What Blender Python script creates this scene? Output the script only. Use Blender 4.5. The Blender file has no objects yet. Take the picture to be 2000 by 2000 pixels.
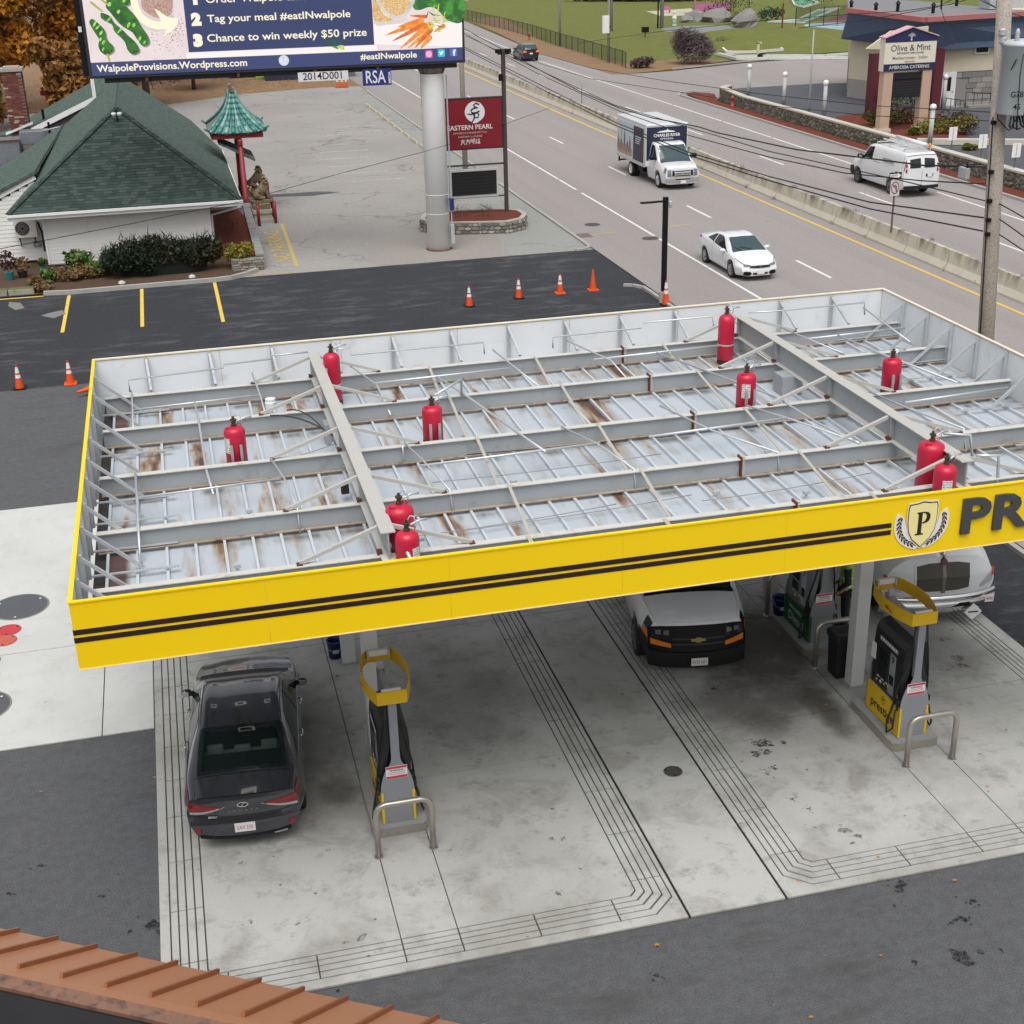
import bpy, bmesh, math, random
import numpy as np
from math import sin, cos, pi, radians, atan2, hypot, sqrt
from mathutils import Vector, Matrix
random.seed(7)
SC = bpy.context.scene
COL = SC.collection

# ---------------------------------------------------------------- camera
CAM = np.array((1.7301, -15.4044, 12.9125)); YAW, PITCH, ROLL, FPX = -0.2386, 0.4090, -0.0245, 2664.24
def cam_axes():
 fw = np.array((-sin(YAW)*cos(PITCH), cos(YAW)*cos(PITCH), -sin(PITCH)))
 rt = np.array((cos(YAW), sin(YAW), 0.0)); up = np.cross(rt, fw)
 return rt*cos(ROLL)+up*sin(ROLL), -rt*sin(ROLL)+up*cos(ROLL), fw
RT, UP, FW = cam_axes()
cam = bpy.data.cameras.new('camera'); camo = bpy.data.objects.new('camera', cam); COL.objects.link(camo)
cam.sensor_fit = 'HORIZONTAL'; cam.sensor_width = 36.0; cam.lens = FPX/2000*36.0
cam.clip_start = 0.1; cam.clip_end = 6000
camo.matrix_world = Matrix(((RT[0], UP[0], -FW[0], CAM[0]), (RT[1], UP[1], -FW[1], CAM[1]), (RT[2], UP[2], -FW[2], CAM[2]), (0, 0, 0, 1)))
SC.camera = camo
# a pixel of the photograph (2000 x 2000) gives a direction; the plane it lands on gives the place
def ray(x, y): return RT*(x-1000)/FPX - UP*(y-1000)/FPX + FW
def gp(x, y, z=0.0):
 d = ray(x, y); t = (z-CAM[2])/d[2]; return Vector(CAM+d*t)
def yp(x, y, Y):
 d = ray(x, y); t = (Y-CAM[1])/d[1]; return Vector(CAM+d*t)
def xp(x, y, X):
 d = ray(x, y); t = (X-CAM[0])/d[0]; return Vector(CAM+d*t)

# ---------------------------------------------------------------- sky, sun, exposure
SUN_EL, SUN_AZ = radians(64), radians(195)
w = bpy.data.worlds.new('World'); SC.world = w; w.use_nodes = True
nt = w.node_tree; nt.nodes.clear()
sky = nt.nodes.new('ShaderNodeTexSky'); sky.sky_type = 'NISHITA'; sky.sun_disc = False
sky.sun_elevation = SUN_EL; sky.sun_rotation = SUN_AZ
sky.air_density = 1.0; sky.dust_density = 4.0; sky.ozone_density = 1.0
hs = nt.nodes.new('ShaderNodeHueSaturation'); hs.inputs['Saturation'].default_value = 0.16
bg = nt.nodes.new('ShaderNodeBackground'); bg.inputs['Strength'].default_value = 0.115
wo = nt.nodes.new('ShaderNodeOutputWorld')
nt.links.new(sky.outputs[0], hs.inputs['Color']); nt.links.new(hs.outputs[0], bg.inputs[0]); nt.links.new(bg.outputs[0], wo.inputs[0])
sl = bpy.data.lights.new('sun', 'SUN'); sl.energy = 1.5; sl.angle = radians(50); sl.color = (1.0, 0.985, 0.965)
so = bpy.data.objects.new('sun', sl); COL.objects.link(so)
sd = Vector((sin(SUN_AZ)*cos(SUN_EL), cos(SUN_AZ)*cos(SUN_EL), sin(SUN_EL)))   # towards the sun
so.rotation_euler = sd.to_track_quat('Z', 'Y').to_euler(); so.location = (0, 0, 60)
SC.view_settings.view_transform = 'Standard'; SC.view_settings.look = 'None'
SC.view_settings.exposure = 0.36; SC.view_settings.gamma = 1.0; SC.view_settings.use_curve_mapping = False
SC.render.engine = 'CYCLES'; SC.cycles.use_denoising = True; SC.cycles.max_bounces = 6; SC.cycles.diffuse_bounces = 2
SC.cycles.caustics_reflective = False; SC.cycles.caustics_refractive = False

# ---------------------------------------------------------------- materials
MATS = {}
def srgb(h):
 h = h.lstrip('#'); c = [int(h[i:i+2], 16)/255 for i in (0, 2, 4)]
 return tuple(x/12.92 if x <= .04045 else ((x+.055)/1.055)**2.4 for x in c)
class NT:
 def __init__(s, name):
  s.m = bpy.data.materials.new(name); s.m.use_nodes = True; s.t = s.m.node_tree; s.t.nodes.clear()
  s.out = s.n('ShaderNodeOutputMaterial'); s.b = s.n('ShaderNodeBsdfPrincipled'); s.l(s.b.outputs[0], s.out.inputs[0])
  s.geo = None
 def n(s, k): return s.t.nodes.new(k)
 def l(s, a, b): s.t.links.new(a, b)
 def pos(s):
  if s.geo is None: s.geo = s.n('ShaderNodeNewGeometry')
  return s.geo.outputs['Position']
 def mapped(s, sc, vec=None, rot=(0, 0, 0)):
  m = s.n('ShaderNodeMapping'); m.inputs['Scale'].default_value = sc; m.inputs['Rotation'].default_value = rot
  s.l(vec or s.pos(), m.inputs[0]); return m.outputs[0]
 def noise(s, scale, detail=4, rough=.55, vec=None, dist=0):
  x = s.n('ShaderNodeTexNoise'); x.inputs['Scale'].default_value = scale; x.inputs['Detail'].default_value = detail
  x.inputs['Roughness'].default_value = rough; x.inputs['Distortion'].default_value = dist
  s.l(vec or s.pos(), x.inputs['Vector']); return x.outputs[0]
 def ramp(s, fac, stops):
  r = s.n('ShaderNodeValToRGB'); e = r.color_ramp.elements
  while len(e) < len(stops): e.new(.5)
  for i, (p, c) in enumerate(stops):
   e[i].position = p; e[i].color = (c, c, c, 1) if isinstance(c, (int, float)) else (*c[:3], 1)
  s.l(fac, r.inputs[0]); return r.outputs[0]
 def mix(s, fac, a, b, mode='MIX'):
  x = s.n('ShaderNodeMix'); x.data_type = 'RGBA'; x.blend_type = mode
  for inp, v in ((x.inputs[0], fac), (x.inputs[6], a), (x.inputs[7], b)):
   if hasattr(v, 'is_output'): s.l(v, inp)
   elif isinstance(v, (int, float)): inp.default_value = v
   else: inp.default_value = (*v[:3], 1)
  return x.outputs[2]
 def math(s, op, a, b=0.0, clamp=False):
  x = s.n('ShaderNodeMath'); x.operation = op; x.use_clamp = clamp
  for inp, v in ((x.inputs[0], a), (x.inputs[1], b)):
   if hasattr(v, 'is_output'): s.l(v, inp)
   else: inp.default_value = v
  return x.outputs[0]
 def bump(s, h, strength=.3, dist=.01):
  b = s.n('ShaderNodeBump'); b.inputs['Strength'].default_value = strength; b.inputs['Distance'].default_value = dist
  s.l(h, b.inputs['Height']); s.l(b.outputs[0], s.b.inputs['Normal'])
 def fin(s, col, rough=.6, metal=0.0, spec=.5, coat=0.0):
  if hasattr(col, 'is_output'): s.l(col, s.b.inputs['Base Color'])
  else: s.b.inputs['Base Color'].default_value = (*col[:3], 1)
  if hasattr(rough, 'is_output'): s.l(rough, s.b.inputs['Roughness'])
  else: s.b.inputs['Roughness'].default_value = rough
  s.b.inputs['Metallic'].default_value = metal; s.b.inputs['Specular IOR Level'].default_value = spec
  s.b.inputs['Coat Weight'].default_value = coat; s.b.inputs['Coat Roughness'].default_value = .04
  return s.m
def mat(name, col, rough=.6, metal=0.0, var=.18, scale=3.0, fine=0.0, fscale=90, bump=0.0, bscale=60, spec=.5, coat=0.0, dirt=None):
 """general painted / worn surface: slow colour variation, fine grain, optional dirt (colour, scale, threshold, amount)"""
 if name in MATS: return MATS[name]
 if isinstance(col, str): col = srgb(col)
 s = NT(name); c = col
 if var:
  c = s.mix(s.noise(scale, 5, .6), [x*(1-var) for x in col], [min(1, x*(1+var)) for x in col])
 if fine:
  c = s.mix(s.ramp(s.noise(fscale, 2, .7), [(.3, 0.0), (.7, 1.0)]), s.mix(fine, c, (0, 0, 0)), s.mix(fine, c, [min(1, x*2.2+.01) for x in col]))
 if dirt:
  dc, dsc, th, am = dirt
  if isinstance(dc, str): dc = srgb(dc)
  f = s.ramp(s.noise(dsc, 6, .65), [(th, 0.0), (min(1, th+.18), am)])
  c = s.mix(f, c, dc)
 if bump: s.bump(s.noise(bscale, 3, .6), bump, .01)
 MATS[name] = s.fin(c, rough, metal, spec, coat); return MATS[name]
def emis(name, col, strength=1.0):
 if name in MATS: return MATS[name]
 if isinstance(col, str): col = srgb(col)
 s = NT(name); s.fin((.02, .02, .02), .35)
 s.b.inputs['Emission Color'].default_value = (*col, 1); s.b.inputs['Emission Strength'].default_value = strength
 MATS[name] = s.m; return s.m
def glass(name, col=(.02, .03, .03), rough=.03, alpha=.9):
 if name in MATS: return MATS[name]
 s = NT(name); s.fin(col, rough, 0, .6, 0); s.b.inputs['Alpha'].default_value = alpha
 MATS[name] = s.m; return s.m

# ---------------------------------------------------------------- mesh helpers
class MB:
 """collects simple solids; build() links them as ONE mesh object"""
 def __init__(s): s.v = []; s.f = []; s.fm = []; s.mi = 0
 def add(s, vs, fs):
  o = len(s.v); s.v += [tuple(x) for x in vs]; s.f += [tuple(i+o for i in f) for f in fs]; s.fm += [s.mi]*len(fs); return s
 def box(s, x0, x1, y0, y1, z0, z1, M=None):
  vs = [Vector(p) for p in ((x0, y0, z0), (x1, y0, z0), (x1, y1, z0), (x0, y1, z0), (x0, y0, z1), (x1, y0, z1), (x1, y1, z1), (x0, y1, z1))]
  if M is not None: vs = [M @ v for v in vs]
  return s.add(vs, [(0, 3, 2, 1), (4, 5, 6, 7), (0, 1, 5, 4), (1, 2, 6, 5), (2, 3, 7, 6), (3, 0, 4, 7)])
 def bar(s, a, b, w, h=None, roll=0.0):
  """rectangular bar from a to b, width w (sideways) and height h"""
  a, b = Vector(a), Vector(b); h = h or w; d = (b-a); L = d.length; d.normalize()
  u = Vector((0, 0, 1)) if abs(d.z) < .98 else Vector((0, 1, 0))
  r = d.cross(u).normalized(); u = r.cross(d).normalized()
  if roll:
   q = Matrix.Rotation(roll, 3, d); r = q @ r; u = q @ u
  vs = []
  for p in (a, b):
   for sx, sy in ((-1, -1), (1, -1), (1, 1), (-1, 1)): vs.append(p+r*(sx*w/2)+u*(sy*h/2))
  return s.add(vs, [(0, 3, 2, 1), (4, 5, 6, 7), (0, 1, 5, 4), (1, 2, 6, 5), (2, 3, 7, 6), (3, 0, 4, 7)])
 def tube(s, pts, r, n=8, cap=True, closed=False):
  pts = [Vector(p) for p in pts]; rs = r if isinstance(r, (list, tuple)) else [r]*len(pts)
  rings = []; pu = None
  for i, p in enumerate(pts):
   a = pts[i-1] if i or closed else p; b = pts[(i+1) % len(pts)] if i < len(pts)-1 or closed else p
   d = (b-a).normalized()
   if pu is None: pu = Vector((0, 0, 1)) if abs(d.z) < .95 else Vector((1, 0, 0))
   rr = d.cross(pu)
   if rr.length < 1e-4: rr = d.cross(Vector((0, 1, .3)))
   rr.normalize(); pu = rr.cross(d).normalized()
   rings.append([p+(rr*cos(2*pi*k/n)+pu*sin(2*pi*k/n))*rs[i] for k in range(n)])
  vs = [v for R in rings for v in R]; fs = []; m = len(rings)
  for i in range(m if closed else m-1):
   for k in range(n):
    fs.append((i*n+k, i*n+(k+1) % n, ((i+1) % m)*n+(k+1) % n, ((i+1) % m)*n+k))
  if cap and not closed: fs += [tuple(range(n))[::-1], tuple((m-1)*n+k for k in range(n))]
  return s.add(vs, fs)
 def cyl(s, c, r, z0, z1, n=20, r1=None):
  return s.tube([(c[0], c[1], z0), (c[0], c[1], z1)], [r, r if r1 is None else r1], n)
 def lathe(s, c, prof, n=24):
  """prof: list of (radius, z) from bottom to top round the vertical through c"""
  vs = []; fs = []
  for r, z in prof:
   for k in range(n): vs.append((c[0]+r*cos(2*pi*k/n), c[1]+r*sin(2*pi*k/n), z))
  for i in range(len(prof)-1):
   for k in range(n): fs.append((i*n+k, i*n+(k+1) % n, (i+1)*n+(k+1) % n, (i+1)*n+k))
  fs += [tuple(range(n))[::-1], tuple((len(prof)-1)*n+k for k in range(n))]
  return s.add(vs, fs)
 def prism(s, poly, z0, z1):
  """plan polygon extruded upwards (counter-clockwise)"""
  n = len(poly); A = sum(poly[i][0]*poly[(i+1) % n][1]-poly[(i+1) % n][0]*poly[i][1] for i in range(n))
  if A < 0: poly = poly[::-1]
  vs = [(p[0], p[1], z0) for p in poly]+[(p[0], p[1], z1) for p in poly]
  return s.add(vs, [tuple(range(n))[::-1], tuple(range(n, 2*n))]+[(i, (i+1) % n, n+(i+1) % n, n+i) for i in range(n)])
 def slab(s, pts, th):
  """3-D planar polygon given a thickness along its normal (towards -normal)"""
  P = [Vector(p) for p in pts]; n = len(P); N = Vector((0, 0, 0))
  for i in range(n):
   a, b = P[i], P[(i+1) % n]; N += Vector(((a.y-b.y)*(a.z+b.z), (a.z-b.z)*(a.x+b.x), (a.x-b.x)*(a.y+b.y)))
  N.normalize()
  return s.add(P+[p-N*th for p in P], [tuple(range(n)), tuple(range(n, 2*n))[::-1]]+[(i, n+i, n+(i+1) % n, (i+1) % n) for i in range(n)])
 def poly(s, pts): return s.add(pts, [tuple(range(len(pts)))])
 def mesh(s, name, mats, smooth=False):
  me = bpy.data.meshes.new(name); me.from_pydata(s.v, [], s.f)
  for m in (mats if isinstance(mats, (list, tuple)) else [mats]): me.materials.append(m)
  if any(s.fm): me.polygons.foreach_set('material_index', s.fm)
  if smooth: me.shade_smooth();
  me.update(); return me
 def build(s, name, mats, parent=None, smooth=False, local=False, bevel=0.0, angle=None):
  """world coordinates are turned into the parent's own (parents built this way are not rotated)"""
  if parent is not None and not local:
   L = parent.location; q = parent
   off = Vector(L)
   while q.parent is not None: q = q.parent; off += Vector(q.location)
   s.v = [(x-off.x, y-off.y, z-off.z) for x, y, z in s.v]
  me = s.mesh(name, mats, smooth)
  if bevel:
   bm = bmesh.new(); bm.from_mesh(me)
   eds = [e for e in bm.edges if len(e.link_faces) == 2 and e.calc_face_angle(0) > .5]
   bmesh.ops.bevel(bm, geom=eds, offset=bevel, segments=2, affect='EDGES', profile=.6, clamp_overlap=True)
   bm.to_mesh(me); bm.free()
  if angle is not None:
   me.shade_smooth(); me.set_sharp_from_angle(angle=radians(angle))
  o = bpy.data.objects.new(name, me); COL.objects.link(o)
  if parent is not None: o.parent = parent
  elif s.v and not local:
   xs, ys, zs = zip(*s.v); c = Vector(((min(xs)+max(xs))/2, (min(ys)+max(ys))/2, min(zs)))
   me.transform(Matrix.Translation(-c)); o.location = c
  return o
def tag(o, label=None, cat=None, group=None, kind=None):
 if label: o['label'] = label
 if cat: o['category'] = cat
 if group: o['group'] = group
 if kind: o['kind'] = kind
 return o
def thing(name, loc, label, cat, group=None, rz=0.0):
 o = bpy.data.objects.new(name, None); COL.objects.link(o); o.location = loc; o.rotation_euler = (0, 0, rz); o.empty_display_size = .2
 return tag(o, label, cat, group)
def ref(name, me, parent=None, loc=(0, 0, 0), rot=(0, 0, 0), scale=(1, 1, 1)):
 o = bpy.data.objects.new(name, me); COL.objects.link(o); o.location = loc; o.rotation_euler = rot; o.scale = scale
 if parent is not None: o.parent = parent
 return o
def copy_tree(o, parent=None):
 c = o.copy(); COL.objects.link(c); c.parent = parent
 for ch in o.children: copy_tree(ch, c)
 return c
def sheet(name, poly, z, m, kind='structure', parent=None):
 return tag(MB().poly([(p[0], p[1], z) for p in poly]).build(name, m, parent), kind=kind)
def rect(x0, x1, y0, y1): return [(x0, y0), (x1, y0), (x1, y1), (x0, y1)]
DG = None
def text(s, size, m, name, parent, M, extrude=.004, bold=0.0, align='CENTER', sx=1.0, space=1.0, valign='CENTER', shear=0.0):
 """lettering as a mesh; M places its x-right, y-up plane"""
 cu = bpy.data.curves.new(name, 'FONT'); cu.body = s; cu.size = size; cu.extrude = extrude; cu.offset = bold
 cu.align_x = align; cu.align_y = valign; cu.space_character = space; cu.shear = shear; cu.resolution_u = 3
 t = bpy.data.objects.new(name, cu); COL.objects.link(t)
 dg = bpy.context.evaluated_depsgraph_get()
 me = bpy.data.meshes.new_from_object(t.evaluated_get(dg)); bpy.data.objects.remove(t); bpy.data.curves.remove(cu)
 me.transform(M @ Matrix.Diagonal((sx, 1, 1, 1))); me.materials.clear(); me.materials.append(m); me.name = name
 o = bpy.data.objects.new(name, me); COL.objects.link(o)
 if parent is not None: o.parent = parent
 return o
def frame(o, right, up):
 """matrix of a flat panel: origin, right and up directions (columns x, y, normal)"""
 r = Vector(right).normalized(); u = Vector(up).normalized(); n = r.cross(u)
 return Matrix(((r.x, u.x, n.x, o[0]), (r.y, u.y, n.y, o[1]), (r.z, u.z, n.z, o[2]), (0, 0, 0, 1)))
def flat(poly, M, m, name, parent, z=0.0, th=0.0):
 """flat printed shape in a panel's plane"""
 if sum(poly[i-1][0]*poly[i][1]-poly[i][0]*poly[i-1][1] for i in range(len(poly))) < 0: poly = poly[::-1]
 b = MB(); P = [M @ Vector((x, y, z)) for x, y in poly]
 if th: b.slab([M @ Vector((x, y, z+th)) for x, y in poly], th)
 else: b.poly(P)
 return b.build(name, m, parent, local=True)
def ell(cx, cy, rx, ry, n=20, a0=0.0, a1=2*pi, rot=0.0):
 k = n if abs(a1-a0) > 6.28 else n+1
 return [(cx+rx*cos(a0+(a1-a0)*i/n)*cos(rot)-ry*sin(a0+(a1-a0)*i/n)*sin(rot), cy+rx*cos(a0+(a1-a0)*i/n)*sin(rot)+ry*sin(a0+(a1-a0)*i/n)*cos(rot)) for i in range(k)]
# ================================================================ SURFACES
def asphalt(name, col, spot=.5, blotch=.25, tint=None, rough=.85, cracks=0.0, streak=None, scuff=None):
 s = NT(name); c = s.mix(s.noise(.35, 6, .65), [x*(1-blotch) for x in col], [x*(1+blotch) for x in col])
 if tint: c = s.mix(s.ramp(s.noise(.12, 4, .6), [(.42, 0.0), (.62, .8)]), c, tint)
 if streak:                                   # wear lanes running along Y
  f = s.ramp(s.noise(1.0, 3, .6, s.mapped((.55, .012, 1))), [(.40, 0.0), (.62, streak)])
  c = s.mix(f, c, [x*.72 for x in col])
 g = s.ramp(s.noise(48, 3, .85), [(.36, 0.0), (.5, .42), (.64, 1.0)])
 c = s.mix(spot*.75, c, s.mix(g, [x*.35 for x in col], [min(1, x*2.1) for x in col])); c = s.mix(spot*.35, c, s.mix(s.ramp(s.noise(6, 5, .7), [(.35, 0.0), (.65, 1.0)]), [x*.55 for x in col], [x*1.4 for x in col]))
 f = s.ramp(s.noise(.9, 7, .7, dist=.4), [(.66, 0.0), (.73, .55)])      # oil and damp spots
 c = s.mix(f, c, [x*.3 for x in col])
 if scuff:
  c = s.mix(s.math('MULTIPLY', s.ramp(s.noise(1.0, 7, .75, s.mapped((.55, 1.7, 1), rot=(0, 0, .12))), [(.50, 0.0), (.70, .85)]), s.ramp(s.noise(.16, 3), [(.38, 0.0), (.55, 1.0)])), c, scuff)
 if cracks:
  v = s.n('ShaderNodeTexVoronoi'); v.feature = 'DISTANCE_TO_EDGE'; v.inputs['Scale'].default_value = .16
  dv = s.n('ShaderNodeVectorMath'); dv.operation = 'MULTIPLY_ADD'
  nz = s.n('ShaderNodeTexNoise'); nz.inputs['Scale'].default_value = .5; nz.inputs['Detail'].default_value = 6; s.l(s.pos(), nz.inputs['Vector'])
  s.l(nz.outputs['Color'], dv.inputs[0]); dv.inputs[1].default_value = (5, 5, 0); s.l(s.pos(), dv.inputs[2]); s.l(dv.outputs[0], v.inputs['Vector'])
  f = s.ramp(v.outputs['Distance'], [(.0, cracks), (.013, 0.0)])
  c = s.mix(s.math('MULTIPLY', f, s.ramp(s.noise(.2, 2), [(.38, 0.0), (.55, .85)])), c, [x*.3 for x in col])
 s.bump(s.noise(130, 2, .8), .35, .006)
 MATS[name] = s.fin(c, rough, 0, .3); return s.m
def concrete(name, col, stain=.5, oil=.6, rough=.8, spills_and_shade=()):
 s = NT(name); c = s.mix(s.noise(.45, 6, .6), [x*.87 for x in col], [min(1, x*1.09) for x in col])
 c = s.mix(s.ramp(s.noise(1.1, 7, .7, dist=.5), [(.50, 0.0), (.70, stain)]), c, (col[0]*.55, col[1]*.53, col[2]*.48))     # damp brown-grey clouds
 c = s.mix(s.ramp(s.noise(.28, 5, .65), [(.45, 0.0), (.68, stain*.75)]), c, (col[0]*.56, col[1]*.55, col[2]*.50))
 c = s.mix(s.ramp(s.noise(2.6, 8, .75), [(.54, 0.0), (.66, stain*.7)]), c, [x*.45 for x in col])
 c = s.mix(s.ramp(s.noise(5.5, 3, .5), [(.725, 0.0), (.75, oil)]), c, [x*.16 for x in col])                             # drip spots
 if spills_and_shade:                                   # ground-in fuel dirt, darkened further to paint in the shade under the canopy
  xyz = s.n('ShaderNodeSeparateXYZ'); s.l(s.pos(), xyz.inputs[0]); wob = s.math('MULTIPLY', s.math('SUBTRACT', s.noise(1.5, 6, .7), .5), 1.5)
  for X, Y, rx, ry, am in spills_and_shade:
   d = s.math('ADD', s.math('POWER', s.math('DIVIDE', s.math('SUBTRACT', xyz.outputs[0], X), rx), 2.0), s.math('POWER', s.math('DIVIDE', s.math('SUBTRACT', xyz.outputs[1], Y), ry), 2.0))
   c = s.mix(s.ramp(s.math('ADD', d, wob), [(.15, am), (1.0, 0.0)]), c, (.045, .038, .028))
 c = s.mix(.10, c, s.ramp(s.noise(120, 2, .7), [(.3, 0.0), (.7, 1.0)]))
 s.bump(s.noise(160, 2, .7), .15, .004)
 MATS[name] = s.fin(c, rough, 0, .35); return s.m
M_ROAD = asphalt('road_asphalt', (.285, .262, .252), .45, .06, streak=.55)
M_STATION = asphalt('station_asphalt', (.090, .092, .096), .8, .16, scuff=(.06, .06, .062))
M_DARK = asphalt('new_dark_asphalt', (.031, .0325, .037), .9, .34, scuff=(.12, .12, .125))
M_OLD = asphalt('old_pale_asphalt', (.295, .28, .264), .5, .14, tint=(.21, .20, .188), cracks=.9)
M_LOT2 = asphalt('hill_lot_asphalt', (.085, .088, .10), .6, .15)
M_VERGE = asphalt('verge_pavement', (.27, .275, .255), .4, .10, cracks=.7)
M_PATCH = asphalt('brown_patch_asphalt', (.275, .255, .23), .4, .10)
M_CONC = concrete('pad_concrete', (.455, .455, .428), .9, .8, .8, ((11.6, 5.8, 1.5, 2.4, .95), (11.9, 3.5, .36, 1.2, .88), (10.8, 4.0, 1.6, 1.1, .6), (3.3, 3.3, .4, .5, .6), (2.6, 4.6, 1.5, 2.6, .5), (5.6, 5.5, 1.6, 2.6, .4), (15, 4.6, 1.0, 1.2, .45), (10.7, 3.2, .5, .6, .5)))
M_CONC_L = concrete('slab_concrete', (.56, .565, .545), .25, .3)
M_GROOVE = mat('groove_dark', (.085, .08, .07), .9, var=.3)
M_JOINT = mat('joint_sealant', (.012, .012, .012), .7, var=.1)
M_KERB = mat('kerb_granite', (.36, .35, .33), .8, var=.2, scale=2, fine=.2, fscale=50, bump=.3)
M_WHITE = mat('road_paint_white', (.72, .72, .70), .7, var=.08, dirt=((.2, .19, .18), 6, .54, .7))
M_YELLOW = mat('road_paint_yellow', (.72, .47, .07), .7, var=.1, dirt=((.25, .2, .12), 6, .56, .6))
M_LOTYEL = mat('lot_paint_yellow', (.70, .50, .08), .7, var=.1, dirt=((.06, .06, .06), 5, .60, .8))
M_FADED = mat('faded_yellow_paint', (.50, .36, .10), .8, var=.15, dirt=((.30, .27, .22), 7, .52, .9))
M_FADEDW = mat('faded_white_paint', (.55, .54, .52), .8, var=.1, dirt=((.25, .24, .22), 5, .44, .9))
def grass_mat(name, a, b, c3):
 s = NT(name); c = s.mix(s.noise(.25, 6, .65), a, b)
 c = s.mix(s.ramp(s.noise(.9, 6, .7), [(.50, 0.0), (.68, .8)]), c, c3)
 c = s.mix(.35, c, s.mix(s.noise(25, 3, .7), [x*.4 for x in a], [min(1, x*1.8) for x in b]))
 s.bump(s.noise(30, 3, .7), .8, .06); MATS[name] = s.fin(c, .9, 0, .2); return s.m
M_LAWN = grass_mat('lawn', (.095, .115, .026), (.16, .18, .048), (.23, .18, .07))
M_LITTER = grass_mat('leaf_litter', (.17, .10, .055), (.30, .20, .12), (.34, .19, .09))
M_MULCH = grass_mat('red_mulch', (.12, .028, .018), (.20, .055, .035), (.09, .045, .03))
M_EARTH = grass_mat('woodland_floor', (.10, .07, .04), (.16, .105, .05), (.12, .10, .04))

# ================================================================ GROUND, ROAD, PAVING
sheet('ground', rect(-1500, 1500, -600, 2400), -.08, M_EARTH)
sheet('lawn', [(42.6, 108), (52, 113), (66, 117), (200, 118), (420, 600), (60, 600), (45.8, 186), (42.2, 130)], -.03, M_LAWN)
sheet('verge_leaves', [(41.0, 106.4), (47, 108.2), (56, 114), (52, 118), (46, 116), (46, 145), (52, 190), (47, 190), (41.4, 130)], -.02, M_LITTER)
sheet('road', [(19.05, -150), (41.4, -150), (41.4, 60), (42.4, 86), (60, 86), (140, 86), (140, 112), (66, 113), (56, 110.8), (47, 107), (41.7, 106.6), (41.4, 130), (45.5, 186), (60, 300), (38, 300), (24, 186), (19.05, 120)], 0.0, M_ROAD)
sheet('station_lot', rect(-60, 19.0, -45, 27.2), 0.0, M_STATION)
sheet('north_lot', rect(-60, 19.0, 27.2, 39.72), 0.004, M_DARK)
sheet('truck_lane', [(16.5, -1.1), (19.0, -1.1), (19.0, 27.2), (16.5, 27.2)], .004, M_DARK)
sheet('restaurant_lot', [(-30, 39.72), (19.0, 39.72), (19.0, 107.6), (16, 108.2), (9, 106.2), (2, 101), (-30, 98)], 0.0, M_OLD)
sheet('lot_patch', [(9.83, 39.74), (15.4, 39.74), (15.8, 44.3), (12.5, 44.9), (10.2, 44.6), (9.4, 41.2)], .006, M_PATCH)
sheet('verge_pavement', [(15.4, 39.74), (18.2, 39.74), (18.85, 40.1), (18.85, 98), (17.9, 104), (17.7, 66), (15.9, 46)], .010, M_VERGE)
sheet('repair_patch', [(6.8, 57.2), (9.0, 56.7), (10.6, 57.3), (9.4, 57.9), (6.6, 57.9)], .004, M_STATION)
sheet('leaf_bank', [(-60, 98), (2, 101.2), (9, 106.4), (16, 108.4), (19.0, 107.8), (21, 122), (22, 190), (-60, 190)], -.02, M_LITTER)
M_PALE = mat('worn_pale_asphalt', (.19, .18, .165), .85, var=.25, fine=.2)
sheet('gravel_smear', [gp(x, y)[:2] for x, y in ((18, 590), (40, 592), (48, 602), (30, 606), (16, 598))], .009, M_PALE)
sheet('gravel_smear', [gp(x, y)[:2] for x, y in ((95, 612), (122, 606), (128, 613), (105, 622), (80, 617))], .009, M_PALE)

# kerbs: each run a thing of the setting
def kerb(name, pts, w=.15, h=.12, m=None):
 b = MB(); n = len(pts)
 for i in range(n-1):
  a, c = Vector((*pts[i], 0)), Vector((*pts[i+1], 0)); d = (c-a).normalized(); r = Vector((d.y, -d.x, 0))
  b.add([a, c, c+r*w, a+r*w, a+Vector((0, 0, h)), c+Vector((0, 0, h)), c+r*w+Vector((0, 0, h)), a+r*w+Vector((0, 0, h))], [(4, 7, 6, 5), (0, 4, 5, 1), (1, 5, 6, 2), (2, 6, 7, 3), (3, 7, 4, 0)])
 return tag(b.build(name, m or M_KERB), kind='structure')
kerb('kerb', [(18.2, 39.78), (18.6, 39.86), (18.87, 40.15), (18.9, 41.2), (18.9, 104)], .14, .08)
kerb('kerb', [(18.2, 33.35), (18.55, 33.2), (18.84, 32.7), (18.86, 31.9), (18.88, 20), (18.88, -40)], .14, .10)
kerb('kerb', [(41.45, 88.9), (41.35, 60), (41.30, -20)][::-1], .18, .12)
kerb('kerb', [(41.45, 88.9), (42.2, 90.6), (43.4, 91.0), (44.4, 90.2)][::-1], .18, .12)
kerb('kerb', [(48, 108.6), (57, 112.3), (67, 114.2), (120, 115)], .3, .10)

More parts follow.
